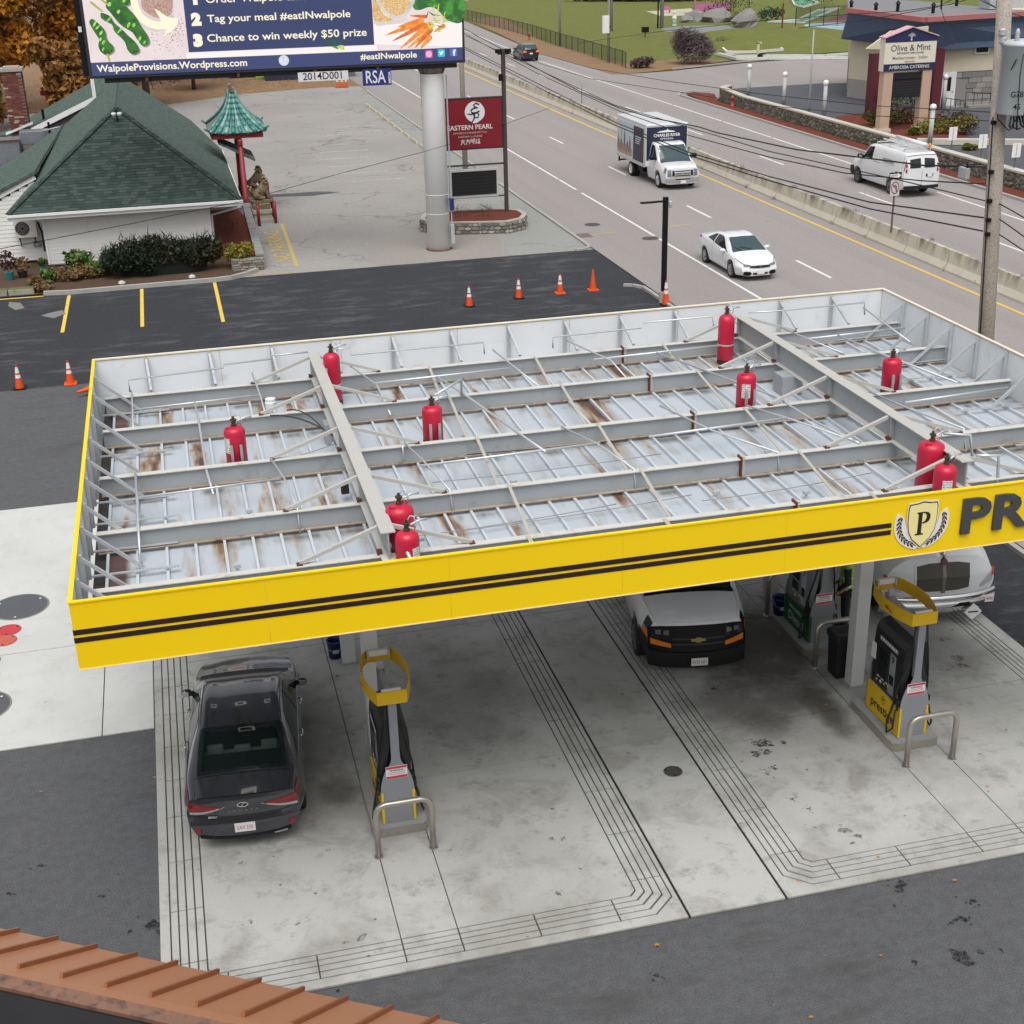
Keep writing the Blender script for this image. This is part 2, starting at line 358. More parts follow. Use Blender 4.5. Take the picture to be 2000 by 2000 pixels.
# road markings
def strip(name, x, y0, y1, w=.12, m=None, z=.004, dx=0.0):
 return sheet(name, [(x-w/2, y0), (x+w/2, y0), (x+w/2+dx, y1), (x-w/2+dx, y1)], z, m or M_WHITE)
strip('yellow_line', 29.95, -40, 75, .14, M_YELLOW); strip('yellow_line', 29.95, 75.03, 175, .16, M_YELLOW, dx=.6)
yy = -30.0
for a, b in ((-40, 40.9), (41.4, 52.4), (53.4, 56.6), (56.8, 61), (61.15, 90), (90.2, 160)): strip('edge_line', 22.32, a, b, .12)
for k in range(-4, 12): strip('lane_dash', 26.12, 31.9-3.1+3.1+k*12.34, 31.9+3.1+k*12.34, .13)
for k in range(-4, 12): strip('lane_dash', 35.40+max(0, k-2)*.05, 33.0-.6+k*12.34-.6, 33.0+2.2+k*12.34, .13)
for a, b in ((-40, 46.2), (48.4, 54.8), (55.2, 66), (66.3, 74.2), (74.5, 84), (84.3, 104), (104.3, 123)): strip('edge_line', 38.75+(a+40)*.0025, a, b, .13, dx=.0025*(b-a))
strip('edge_line', 39.2, 123.4, 175, .14, dx=2.6)
# parking bays and lettering painted on the lots
for x, y0, y1 in ((-2.44, 33.55, 39.0), (.29, 33.4, 39.1), (3.1, 33.1, 39.2)): strip('bay_line', x, y0, y1, .13, M_LOTYEL, .009)
sheet('bay_line', [(-12, 39.3), (-3.4, 39.15), (-3.4, 39.28), (-12, 39.43)], .009, M_LOTYEL)
sheet('bay_line', [(4.5, 39.95), (6.4, 39.86), (6.4, 39.95), (4.5, 40.04)], .009, M_FADED)
sheet('no_parking_line', [(6.46, 40.9), (6.62, 40.9), (6.85, 50.0), (6.69, 50.0)], .006, M_FADED)
o = text('NO PARKING', 1.0, M_FADED, 'no_parking_lettering', None, frame((6.16, 45.2, .008), (0, 1, 0), (-1, 0, 0)), .0005, .012, sx=1.08); tag(o, kind='structure')
for i, (px, py) in enumerate(((690, 247), (697, 257), (680, 262), (672, 295), (672, 309), (690, 323), (705, 337), (738, 351), (660, 282), (735, 206), (722, 256), (700, 270))):
 p = gp(px, py); L = 1.5 if i < 8 else .8
 sheet('bay_dash', [(p.x-L, p.y-.08), (p.x+L, p.y-.11), (p.x+L, p.y+.02), (p.x-L, p.y+.05)], .005, M_FADEDW)

# manhole rings and small patches in the road
M_IRON = mat('cast_iron', (.06, .058, .055), .6, var=.3, scale=8, bump=.5, bscale=40)
M_RIM = mat('manhole_rim', (.22, .21, .20), .7, var=.2)
def cover(name, x, y, r, m, label, z=.012, rim=None, group=None):
 t = thing(name, (x, y, z), label, 'manhole', group)
 MB().lathe((x, y), [(r, z-.01), (r, z+.004), (r*.99, z+.006)], 40).build('frame', rim or M_RIM, t)
 MB().lathe((x, y), [(r*.93, z), (r*.93, z+.011), (r*.90, z+.013)], 40).build('lid', m, t)
 for a in (0.6, 2.6, 4.6): MB().box(x+r*.8*cos(a)-.02, x+r*.8*cos(a)+.02, y+r*.8*sin(a)-.02, y+r*.8*sin(a)+.02, z+.0135, z+.016).build('lift_slot', M_WHITE if r > .4 else M_JOINT, t)
 return t
p = gp(1157, 439); cover('manhole', p.x, p.y, .38, M_IRON, 'grey round manhole in the road near the kerb corner', .004)
p = gp(1270, 466); cover('manhole', p.x, p.y, .38, M_IRON, 'grey round manhole on the white edge line by the lamp post', .006)
t = thing('storm_drain', (18.98, 42.6, 0), 'rusty square storm drain grate at the kerb corner', 'drain')
MB().box(19.1, 19.75, 42.1, 42.95, .002, .010).build('frame', M_RIM, t)
for k in range(6): MB().box(19.14+k*.1, 19.20+k*.1, 42.14, 42.9, .009, .018).build('bar', mat('rusty_grate', (.16, .09, .07), .8, var=.3), t)
for px, py in ((1178, 456), (1325, 441)):
 p = gp(px, py); sheet('paint_mark', [(p.x-.5, p.y-.1), (p.x+.6, p.y+.05), (p.x+.6, p.y+.15), (p.x-.5, p.y)], .005, M_FADED)

# ---------------------------------------------------------------- concrete pads with grooved bands
pad = tag(MB().prism(rect(.40, 16.48, -1.12, 12.6), -.02, .006).build('concrete_pad', M_GROOVE), kind='structure')
ZT = .03
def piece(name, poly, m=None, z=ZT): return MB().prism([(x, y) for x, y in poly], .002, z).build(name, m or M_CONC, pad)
G = .011
def band(x0, gl, gr, x1, bx, ly, ry, ytop, cin=(.10, .10), cout=(.33, .30)):
 """a U of grooves: gl / gr the groove lines left and right (outer to inner), bottom lines fixed; pieces between them"""
 gb = [-.93, -.80, -.68, -.57, -.46]
 n = 5
 ch = [(cout[0]+(cin[0]-cout[0])*k/4, cout[1]+(cin[1]-cout[1])*k/4) for k in range(n)]
 ys = sorted(ly)
 for k in range(n-1):
  # legs
  for g, sg in ((gl, 1), (gr, -1)):
   if not g: continue
   a, b = g[k], g[k+1]; lo, hi = min(a, b)+G, max(a, b)-G
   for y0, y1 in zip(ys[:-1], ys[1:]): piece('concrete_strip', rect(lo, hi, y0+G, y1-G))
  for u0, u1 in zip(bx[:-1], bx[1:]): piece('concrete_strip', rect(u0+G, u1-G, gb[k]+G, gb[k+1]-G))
  # corners
  for g, sg, xe in ((gl, 1, bx[0]), (gr, -1, bx[-1])):
   if not g: continue
   o, i = g[k], g[k+1]; co, ci = ch[k], ch[k+1]; y0, y1 = gb[k]+G, gb[k+1]-G
   o += sg*G; i -= sg*G
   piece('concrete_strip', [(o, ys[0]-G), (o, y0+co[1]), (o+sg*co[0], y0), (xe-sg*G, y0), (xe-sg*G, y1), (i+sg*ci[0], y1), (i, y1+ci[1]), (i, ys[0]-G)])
 return gb
LY = [-.15, .98, 2.14, 3.30, 4.35, 5.38, 6.46, 7.44, 8.55, 9.6, 10.7, 11.8]
glA = [.55, .665, .78, .90, 1.02]; grA = [7.54, 7.425, 7.31, 7.20, 7.08]
band(.43, glA, grA, 7.6, [1.28, 2.47, 3.64, 4.44, 5.53, 6.68], LY, LY, 11.8)
glC = [9.26, 9.37, 9.485, 9.60, 9.71]; grC = [16.20, 16.10, 15.99, 15.89, 15.78]
band(9.13, glC, grC, 16.45, [10.03, 11.16, 12.35, 13.17, 14.3, 15.3], LY, LY, 11.8)
def rimpieces(x0, x1, gl, gr, ch=(.33, .30)):
 piece('concrete_edge', [(x0, 11.8), (x0, -1.1), (gl-G, -1.1), (gl-G, 11.8)])
 piece('concrete_edge', [(x1, 11.8), (x1, -1.1), (gr+G, -1.1), (gr+G, 11.8)])
 piece('concrete_edge', [(gl-G+.001, -1.1), (gr+G-.001, -1.1), (gr+G-.001, -.93-G+ch[1]), (gr-ch[0], -.93-G), (gl+ch[0], -.93-G), (gl-G+.001, -.93-G+ch[1])])
rimpieces(.405, 7.615, glA[0], grA[0]); rimpieces(9.125, 16.46, glC[0], grC[0])
def field(x0, x1, j0, j1):
 """the plain slabs inside a band, cut by the joints at the pump island and half way up"""
 c = .10; yb = -.46+G
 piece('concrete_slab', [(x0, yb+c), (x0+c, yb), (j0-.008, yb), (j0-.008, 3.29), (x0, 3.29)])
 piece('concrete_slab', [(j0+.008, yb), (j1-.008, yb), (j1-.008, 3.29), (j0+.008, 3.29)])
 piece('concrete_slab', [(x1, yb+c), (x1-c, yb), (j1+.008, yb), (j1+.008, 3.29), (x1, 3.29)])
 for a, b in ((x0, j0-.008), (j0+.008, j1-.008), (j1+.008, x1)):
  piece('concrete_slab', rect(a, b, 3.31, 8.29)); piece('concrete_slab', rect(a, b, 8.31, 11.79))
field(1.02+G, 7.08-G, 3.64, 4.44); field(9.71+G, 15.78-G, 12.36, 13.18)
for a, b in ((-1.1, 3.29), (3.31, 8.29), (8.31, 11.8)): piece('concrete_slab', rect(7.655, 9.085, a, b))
MB().box(7.617, 7.653, -1.11, 11.8, .0, .012).build('joint', M_JOINT, pad); MB().box(9.087, 9.123, -1.11, 11.8, .0, .012).build('joint', M_JOINT, pad)
cover('drain_cover', 8.65, 2.3, .16, M_IRON, 'small round dark drain cover in the concrete between the grooved bands', .03)
# tank-field slab to the left
tank = tag(MB().prism(rect(-14, .395, 6.1, 17.25), -.02, .006).build('tank_slab', M_GROOVE), kind='structure')
for x0, x1 in ((-14, -7.02), (-7.0, -.51), (-.49, .385)):
 for y0, y1 in ((6.1, 9.62), (9.64, 17.25)):
  MB().prism(rect(x0, x1, y0, y1), .002, .028).build('concrete_slab', M_CONC_L, tank)
M_GREYLID = mat('grey_lid', (.085, .09, .10), .55, var=.15, fine=.2); M_REDLID = mat('red_lid', (.50, .045, .055), .5, var=.15, dirt=((.2, .1, .1), 9, .55, .5))
cover('manhole', -2.28, 11.7, .60, M_GREYLID, 'large dark grey round tank cover beside the canopy corner', .028)
cover('manhole', -2.42, 10.68, .25, M_REDLID, 'small crimson fuel fill cover next to the large grey one', .028, M_REDLID)
cover('manhole', -2.46, 10.24, .24, mat('orange_lid', (.52, .11, .07), .5, var=.15, dirt=((.2, .1, .1), 9, .55, .5)), 'small faded orange-red fuel fill cover', .028, M_REDLID)
cover('manhole', -2.72, 9.46, .26, mat('pink_grey_lid', (.17, .14, .14), .6, var=.15), 'small brownish grey fuel cover at the picture edge', .028)
cover('manhole', -2.72, 7.7, .60, M_GREYLID, 'large dark grey round tank cover nearest the store', .028)
cover('manhole', -2.52, 8.84, .10, M_LOTYEL, 'tiny yellow fuel cover at the picture edge', .028, M_LOTYEL)
# stains, drips and leaves lie on the paving
def blot(x, y, r, m, z, seed, n=16, name='oil_stain', stretch=1.6, ang=0):
 rnd = random.Random(seed); pts = []
 for k in range(n):
  a = 2*pi*k/n; rr = r*(.55+.6*rnd.random()); u, v = rr*cos(a)*stretch, rr*sin(a)
  pts.append((x+u*cos(ang)-v*sin(ang), y+u*sin(ang)+v*cos(ang)))
 return pts
def stains(specs, m, z, name='oil_stains'):
 b = MB()
 for i, (px, py, r, k) in enumerate(specs):
  p = gp(px, py, z); rnd = random.Random(px)
  for j in range(k):
   q = (p.x+rnd.gauss(0, r*1.6)*(j > 0), p.y+rnd.gauss(0, r*1.4)*(j > 0)); rr = r*.8*(1 if j == 0 else rnd.uniform(.12, .5))
   pts = blot(q[0], q[1], rr, m, z, px*31+j, ang=rnd.uniform(0, 3))
   b.poly([(x, y, z+.0003*(j % 7)) for x, y in pts])
 return tag(b.build(name, m), 'dark oil drips scattered over the paving', 'stain', kind='stuff')
def stain(name, col, alpha, rough=.6):
 s = NT(name); s.fin(col, rough, 0, .3); s.l(s.ramp(s.noise(16, 6, .8), [(.40, 0.0), (.62, alpha)]), s.b.inputs['Alpha']); MATS[name] = s.m; return s.m
M_OIL = stain('oil_stain', (.020, .019, .019), .9, .45); M_OILC = stain('old_oil_on_concrete', (.13, .125, .11), .75)
stains([(1760, 1728, .10, 9), (1880, 1795, .07, 12), (1900, 1760, .06, 10), (1882, 1872, .17, 5), (1955, 1855, .03, 6), (1283, 1905, .05, 9), (1748, 1770, .03, 5), (300, 1808, .12, 8), (20, 1745, .06, 8), (80, 1690, .05, 6), (200, 1750, .05, 5), (660, 1935, .03, 3), (1340, 1690, .02, 3)], M_OIL, .006)
stains([(1490, 1452, .16, 6), (1498, 1468, .09, 4), (1395, 1345, .06, 8), (1510, 1500, .05, 5)], stain('fresh_oil_on_concrete', (.03, .028, .025), .95, .4), .0315, 'oil_spill')
stains([(1650, 1622, .09, 4), (1675, 1632, .06, 4), (1090, 1745, .05, 4), (707, 1831, .08, 3), (1545, 1560, .05, 8), (1580, 1580, .04, 8), (1077, 1638, .05, 2), (1100, 1638, .05, 2), (1080, 1580, .04, 3), (880, 1660, .02, 2), (913, 1640, .02, 3), (1500, 1510, .06, 8), (1590, 1615, .04, 4), (1775, 1535, .02, 2), (1880, 1300, .10, 6), (1870, 1285, .14, 2), (1930, 1545, .03, 2), (1840, 1250, .06, 4), (640, 1660, .04, 3), (720, 1867, .03, 2), (490, 1800, .04, 3), (470, 1685, .04, 2), (575, 1560, .03, 2), (935, 1598, .02, 2), (1570, 1190, .1, 2)], M_OILC, .0313, 'concrete_stains')
def leaf_scatter(spots, m, z, name):
 b = MB(); rnd = random.Random(3)
 for px, py, r in spots:
  p = gp(px, py, z); a0 = rnd.uniform(0, 6)
  pts = []
  for k in range(10):
   rr = r*.75*(1 if k % 2 == 0 else .35); a = a0+2*pi*k/10
   pts.append((p.x+rr*cos(a)*1.2, p.y+rr*sin(a)*.8, z+.006*(k % 2)))
  b.poly(pts)
 return tag(b.build(name, m), 'fallen orange oak leaves on the paving', 'leaves', kind='stuff')
leaf_scatter([(1283, 1845, .075), (1447, 1608, .05), (1449, 1487, .05), (1412, 1502, .05), (1715, 1674, .05), (1718, 1718, .06), (1864, 1719, .07), (1584, 1986, .06), (1560, 1720, .05), (1768, 1593, .04), (1928, 1536, .05), (1614, 1376, .06), (1563, 1664, .05), (1273, 1493, .03), (302, 1518, .05), (80, 1546, .04), (1965, 1425, .05), (1720, 1866, .04)], mat('oak_leaf', (.42, .19, .045), .8, var=.35, scale=9), .034, 'fallen_leaves')
# ================================================================ FUEL CANOPY
CL, CW, ZTOP, ZBOT = 16.24, 10.35, 5.544, 4.647
can = thing('fuel_canopy', (8, 5, 0), 'large open-topped fuel canopy with yellow fascia and grey steel beams', 'canopy')
M_FASY = mat('fascia_yellow', (.92, .635, .006), .40, var=.035, scale=.6, spec=.4, dirt=((.5, .35, .02), 1.2, .62, .25))
M_FASW = mat('fascia_white_inner', (.76, .78, .795), .55, var=.06, scale=1.2, dirt=((.45, .46, .47), 2.5, .58, .5))
M_CAP = mat('fascia_cap', (.80, .74, .62), .5, var=.05)
M_STRIPE = mat('fascia_stripe', (.022, .012, .010), .45, var=.1)
M_STEEL = mat('grey_beam_paint', (.33, .355, .37), .5, var=.10, scale=1.5, fine=.1, fscale=120, dirt=((.16, .14, .12), 2.2, .60, .6))
def flange_mat():
 s = NT('flange_pale'); c = s.mix(s.noise(1.6, 6, .6), (.50, .485, .44), (.62, .61, .575))
 c = s.mix(s.ramp(s.noise(2.8, 8, .75), [(.56, 0.0), (.70, .8)]), c, (.34, .20, .08)); c = s.mix(s.ramp(s.noise(9, 5, .7), [(.66, 0.0), (.74, .8)]), c, (.16, .06, .025))
 return s.fin(c, .65)
M_FLANGE = flange_mat()
def rust_flange():
 s = NT('flange_rusty'); c = s.mix(s.noise(1.1, 7, .7), (.34, .19, .08), (.45, .42, .36))
 c = s.mix(s.ramp(s.noise(6, 6, .75), [(.55, 0.0), (.65, .9)]), c, (.11, .035, .015)); return s.fin(c, .8)
M_RUSTFL = rust_flange()
M_GIRDER = mat('girder_beige_grey', (.47, .46, .425), .5, var=.08, scale=2, dirt=((.25, .2, .14), 3, .62, .6))
def galv(name, col=(.60, .63, .65)):
 return mat(name, col, .42, .55, var=.12, scale=6, fine=.05)
M_GALV = galv('galvanised_steel'); M_COND = galv('conduit_steel', (.60, .63, .65))
M_RUST = mat('rust', (.13, .035, .015), .85, var=.5, scale=12, bump=.4)
# fascia: panels with cap strips; the inside face is white
PW = CL/7
for i in range(7):
 x0, x1 = i*PW+.001, (i+1)*PW-.001
 f = MB(); f.box(x0, x1, 0, .02, ZBOT, ZTOP); f.build('fascia_panel', M_FASY, can)
 f = MB(); f.box(x0, x1, CW-.02, CW, ZBOT, ZTOP); f.build('fascia_panel', M_FASY, can)
for i in range(5):
 y0, y1 = .025+i*(CW-.05)/5+.002, .025+(i+1)*(CW-.05)/5-.002
 MB().box(0, .02, y0, y1, ZBOT, ZTOP).build('fascia_panel', M_FASY, can)
 MB().box(CL-.02, CL, y0, y1, ZBOT, ZTOP).build('fascia_panel', M_FASY, can)
for i in range(7):
 x0, x1 = i*PW+.004, (i+1)*PW-.004
 MB().box(max(x0, .03), min(x1, CL-.03), .023, .03, ZBOT+.03, ZTOP-.02).build('inner_liner', M_FASW, can)
 MB().box(max(x0, .03), min(x1, CL-.03), CW-.03, CW-.023, ZBOT+.03, ZTOP-.02).build('inner_liner', M_FASW, can)
for i in range(5):
 y0, y1 = .033+i*(CW-.066)/5+.003, .033+(i+1)*(CW-.066)/5-.003
 MB().box(.023, .029, y0, y1, ZBOT+.03, ZTOP-.02).build('inner_liner', M_FASW, can)
 MB().box(CL-.029, CL-.023, y0, y1, ZBOT+.03, ZTOP-.02).build('inner_liner', M_FASW, can)
MB().box(-.012, CL+.012, -.012, .045, ZTOP, ZTOP+.022).build('cap_strip', M_FASY, can)
MB().box(-.012, CL+.012, CW-.05, CW+.012, ZTOP, ZTOP+.022).build('cap_strip', M_CAP, can)
MB().box(-.012, .045, .047, CW-.052, ZTOP, ZTOP+.022).build('cap_strip', M_FASY, can)
MB().box(CL-.045, CL+.012, .047, CW-.052, ZTOP, ZTOP+.022).build('cap_strip', M_CAP, can)
MB().box(-.006, CL+.006, -.008, .035, ZBOT-.012, ZBOT).build('bottom_trim', mat('trim_pale', (.78, .66, .5), .5, var=.05), can)
MB().box(-.008, .035, .037, CW, ZBOT-.012, ZBOT).build('bottom_trim', MATS['trim_pale'], can)
# stripes on the front and left fascia, shield and lettering
for z0, z1 in ((5.118, 5.188), (5.012, 5.082)):
 MB().box(-.004, 10.85, -.006, -.0005, z0, z1).build('stripe', M_STRIPE, can)
 MB().box(-.005, -.0005, .0, CW, z0, z1).build('stripe', M_STRIPE, can)
M_SHW = mat('shield_white', (.80, .76, .70), .5, var=.03); M_SHY = mat('shield_pale_yellow', (.86, .77, .33), .45, var=.04); M_BLK = mat('sign_black', (.018, .017, .018), .5, var=.1)
M_CHAR = mat('letter_charcoal', (.055, .057, .062), .55, var=.1)
SH = frame((-8+11.31, -5-.006, 5.115), (.86, 0, 0), (0, 0, 1)) @ Matrix.Diagonal((.86, .86, 1, 1))          # local to the canopy (origin 8,5)
def shield(s, cx=0, cy=0):
 h = [(0, .40), (.12, .375), (.245, .37), (.262, .30), (.262, .05), (.235, -.12), (.16, -.26), (0, -.41)]
 return [(cx+x*s, cy+y*s) for x, y in h]+[(cx-x*s, cy+y*s) for x, y in h[-2:0:-1]]
em = thing('emblem', (0, 0, 0), None, None); em.parent = can
flat([(.0, -.40)]+[(x, y) for x, y in ell(.0, .03, .49, .47, 18, radians(-80), radians(22))]+[(.43, .24), (.33, .16), (.25, -.1), (.1, -.38)], SH, M_SHW, 'wreath', em, .000, .006)
flat([(.0, -.40)]+[(-x, y) for x, y in ell(.0, .03, .49, .47, 18, radians(-80), radians(22))]+[(-.43, .24), (-.33, .16), (-.25, -.1), (-.1, -.38)], SH, M_SHW, 'wreath', em, .000, .0062)
flat(shield(1.06), SH, M_SHW, 'shield_border', em, .0068, .004); flat(shield(1.0), SH, M_BLK, 'shield_edge', em, .0112, .003)
flat(shield(.945), SH, M_SHY, 'shield_field', em, .0146, .003)
for sg in (-1, 1):                                    # laurel leaves
 for k in range(9):
  a = radians(-74+k*10.6); c = (.40*cos(a)+.005, .03+.40*sin(a))
  for off, rr in ((.035, .9), (-.035, -.5)):
   px, py = c[0]+off*cos(a), c[1]+off*sin(a); d = a+pi/2+rr*.55
   L, W = .075, .017
   pts = [(px-cos(d)*L*.3, py-sin(d)*L*.3), (px+cos(d)*L*.3-sin(d)*W, py+sin(d)*L*.3+cos(d)*W), (px+cos(d)*L, py+sin(d)*L), (px+cos(d)*L*.3+sin(d)*W, py+sin(d)*L*.3-cos(d)*W)]
   flat([(sg*x, y) for x, y in pts], SH, M_BLK, 'laurel_leaf', em, .0064, .0025)
 st = ell(0, .03, .40, .40, 12, radians(-76), radians(18)); st2 = ell(0, .03, .408, .408, 12, radians(-76), radians(18))
 flat([(sg*x, y) for x, y in st+st2[::-1]], SH, M_BLK, 'laurel_stem', em, .0064, .002)
# serif P
def P_serif(s, cx, cy):
 return [(cx+x*s, cy+y*s) for x, y in [(-.5, 1), (.2, 1), (.5, .93), (.68, .72), (.70, .45), (.6, .18), (.35, .02), (.1, -.02), (.02, -.02), (.02, .1), (.1, .1), (.27, .2), (.36, .45), (.35, .7), (.22, .88), (.0, .9), (-.02, .9), (-.02, -.85), (.18, -.9), (.18, -1), (-.55, -1), (-.55, -.9), (-.36, -.85), (-.36, .85), (-.5, .9)]]
flat(P_serif(.20, -.005, .02), SH, M_BLK, 'letter_p', em, .0178, .004)
LM = frame((-8+11.88, -5-.024, 5.12), (1, 0, 0), (0, 0, 1))
text('PRESTIGE', .72, M_CHAR, 'lettering', can, LM, .022, .020, 'LEFT', 1.27, 1.06, valign='CENTER')
# deck pans with a raised rib each
DZ = 4.715
def deck_mat():
 s = NT('deck_pan'); base = (.44, .485, .53)
 c = s.mix(s.noise(.9, 5, .6), [x*.92 for x in base], [min(1, x*1.06) for x in base])
 st = s.noise(1.0, 5, .6, s.mapped((2.4, .42, 1)))                         # streaks along the pans
 c = s.mix(s.ramp(st, [(.50, 0.0), (.66, .65)]), c, (.27, .24, .19))
 r2 = s.noise(1.0, 4, .55, s.mapped((2.4, .38, 1)), dist=.25)
 c = s.mix(s.ramp(r2, [(.56, 0.0), (.64, .75)]), c, (.33, .19, .07))
 c = s.mix(s.ramp(r2, [(.61, 0.0), (.69, .95)]), c, (.075, .022, .015))
 # grime collects along each purlin
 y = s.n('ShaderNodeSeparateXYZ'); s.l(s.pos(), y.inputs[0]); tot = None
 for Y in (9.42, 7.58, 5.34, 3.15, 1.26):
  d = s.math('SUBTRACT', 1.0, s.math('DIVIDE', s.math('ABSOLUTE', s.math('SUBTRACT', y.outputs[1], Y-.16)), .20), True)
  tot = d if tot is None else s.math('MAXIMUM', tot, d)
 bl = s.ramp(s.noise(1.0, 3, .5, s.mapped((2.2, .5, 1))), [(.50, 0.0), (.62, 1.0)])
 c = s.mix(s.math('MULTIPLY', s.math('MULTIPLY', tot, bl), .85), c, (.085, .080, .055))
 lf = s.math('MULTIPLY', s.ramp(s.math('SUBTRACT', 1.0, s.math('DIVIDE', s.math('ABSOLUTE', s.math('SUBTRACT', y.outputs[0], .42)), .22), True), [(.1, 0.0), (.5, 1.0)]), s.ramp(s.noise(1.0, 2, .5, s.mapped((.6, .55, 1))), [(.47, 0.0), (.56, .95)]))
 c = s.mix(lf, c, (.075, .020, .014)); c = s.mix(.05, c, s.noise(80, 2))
 return s.fin(c, .5, 0, .4)
M_DECK = deck_mat(); M_RIB = mat('deck_rib', (.52, .56, .60), .45, var=.08, scale=1.2, dirt=((.35, .28, .18), 2.5, .62, .6))
X0 = .30; NP = 39; PITCHX = (CL-.06-X0)/NP
pan = MB(); pan.box(.002, PITCHX-.002, .05, CW-.05, DZ-.03, DZ); pan_me = pan.mesh('deck_panel', M_DECK)
rib = MB(); rib.box(-.02, .02, .06, CW-.06, DZ+.0005, DZ+.057); rib_me = rib.mesh('rib', M_RIB)
for i in range(NP):
 d = ref('deck_panel', pan_me, can, (X0+i*PITCHX-8, -5, 0)); ref('rib', rib_me, d)
# purlins (I-beams) along the length, girders across on top
PY = (9.42, 7.58, 5.34, 3.15, 1.26)
for Y in PY:
 w_ = thing('purlin', (0, 0, 0), None, None); w_.parent = can
 MB().box(.17, CL-.10, Y-.006, Y+.006, DZ+.075, 5.065).build('web', M_STEEL, w_)
 MB().box(.17, CL-.10, Y-.062, Y+.062, 5.067, 5.08).build('top_flange', M_FLANGE, w_)
 MB().box(.17, CL-.10, Y-.060, Y+.060, DZ+.060, DZ+.073).build('bottom_flange', M_RUSTFL, w_)
for gx in (4.03, 12.62):
 g = thing('girder', (0, 0, 0), None, None); g.parent = can
 MB().box(gx-.012, gx+.012, 1.05, 9.62, 5.096, 5.485).build('web', M_STEEL, g)
 MB().box(gx-.10, gx+.10, 1.04, 9.64, 5.485, 5.502).build('top_flange', M_GIRDER, g)
 MB().box(gx-.10, gx+.10, 1.04, 9.64, 5.081, 5.096).build('bottom_flange', M_FLANGE, g)
 for Y in PY[0:4]:
  for sg in (-1, 1): MB().box(gx+sg*.055-.04, gx+sg*.055+.04, Y-.006, Y+.006, 5.097, 5.484).build('stiffener', M_STEEL, g)
 for Y in PY:                                     # diagonal kickers from the girder to the purlins
  for sg in (-1, 1):
   MB().bar((gx+sg*.09, Y+.10, 5.455), (gx+sg*1.18, Y+.02, 5.10), .055, .05).build('kicker', M_GIRDER, g)
   MB().box(gx+sg*1.18-.04, gx+sg*1.18+.04, Y-.03, Y+.06, 5.081, 5.10).build('kicker_foot', M_RUST, g)
   MB().box(gx+sg*.10-.035, gx+sg*.10+.035, Y-.02, Y+.06, 5.100, 5.15).build('beam_clip', M_RUST, g)
# bolted splices with rusty plates
for Y, X in ((9.42, 10.1), (7.58, 10.0), (5.34, 10.0), (3.15, 9.95), (1.26, 10.0)):
 MB().box(X-.012, X+.012, Y-.085, Y+.085, DZ+.08, 5.12).build('splice_plate', M_RUST, can)
 MB().box(X+.02, X+.07, Y-.045, Y+.045, DZ+.08, 5.11).build('splice_angle', M_GIRDER, can)
# flat cross-straps between purlins
M_STRAP = mat('strap_beige', (.42, .40, .34), .6, var=.15, dirt=((.25, .12, .05), 5, .58, .8))
for i, X in enumerate((6.15, 8.25, 10.9)):
 for a, b in zip(PY[:-1], PY[1:]): MB().bar((X+.05, a, 5.095), (X-.02, b+.18, DZ+.16), .05, .012).build('strap', M_STRAP, can)
for X in (6.0, 8.0, 11.2): MB().bar((X, 1.26, 5.09), (X+.05, .1, 4.95), .06, .012).build('strap', M_STRAP, can)
# fascia struts: back, right and left
for X in [.96+1.172*i for i in range(13)]:
 if X > CL-.2: continue
 MB().box(X-.03, X+.03, CW-.10, CW-.032, DZ+.01, ZTOP-.03).build('fascia_post', M_GALV, can)
 MB().bar((X, CW-.07, ZTOP-.06), (X+.04, 9.53, 5.10), .045, .045).build('fascia_brace', M_GALV, can)
for Y in (9.35, 8.39, 7.49, 6.58, 5.63, 4.7, 3.8, 2.9, 2.0, 1.1):
 MB().box(CL-.10, CL-.032, Y-.03, Y+.03, DZ+.01, ZTOP-.03).build('fascia_post', M_GALV, can)
 MB().bar((CL-.07, Y, ZTOP-.06), (CL-.85, Y+.04, DZ+.08), .05, .05).build('fascia_brace', M_GALV, can)
 MB().bar((CL-.1, Y+.06, DZ+.10), (CL-1.5, Y+.06, DZ+.10), .04, .02).build('fascia_tie', M_GALV, can)
for Y in (9.34, 8.34, 7.17, 6.05, 5.1, 4.24, 3.25, 2.42, 1.48, .75):
 MB().box(.032, .09, Y-.03, Y+.03, DZ+.01, ZTOP-.03).build('fascia_post', M_GALV, can)
 MB().bar((.07, Y, ZTOP-.08), (.80, Y-.04+.03, 4.80), .045, .045).build('fascia_brace', M_GALV, can)
 MB().bar((.1, Y-.12, DZ+.10), (1.28, Y-.12, DZ+.10), .045, .02).build('fascia_tie', M_GALV, can)
# the open slot and gutter along the left end
MB().box(.10, .298, .06, CW-.06, ZBOT-.0, DZ-.05).build('end_gutter', mat('gutter_shadowed', (.05, .045, .04), .8), can)
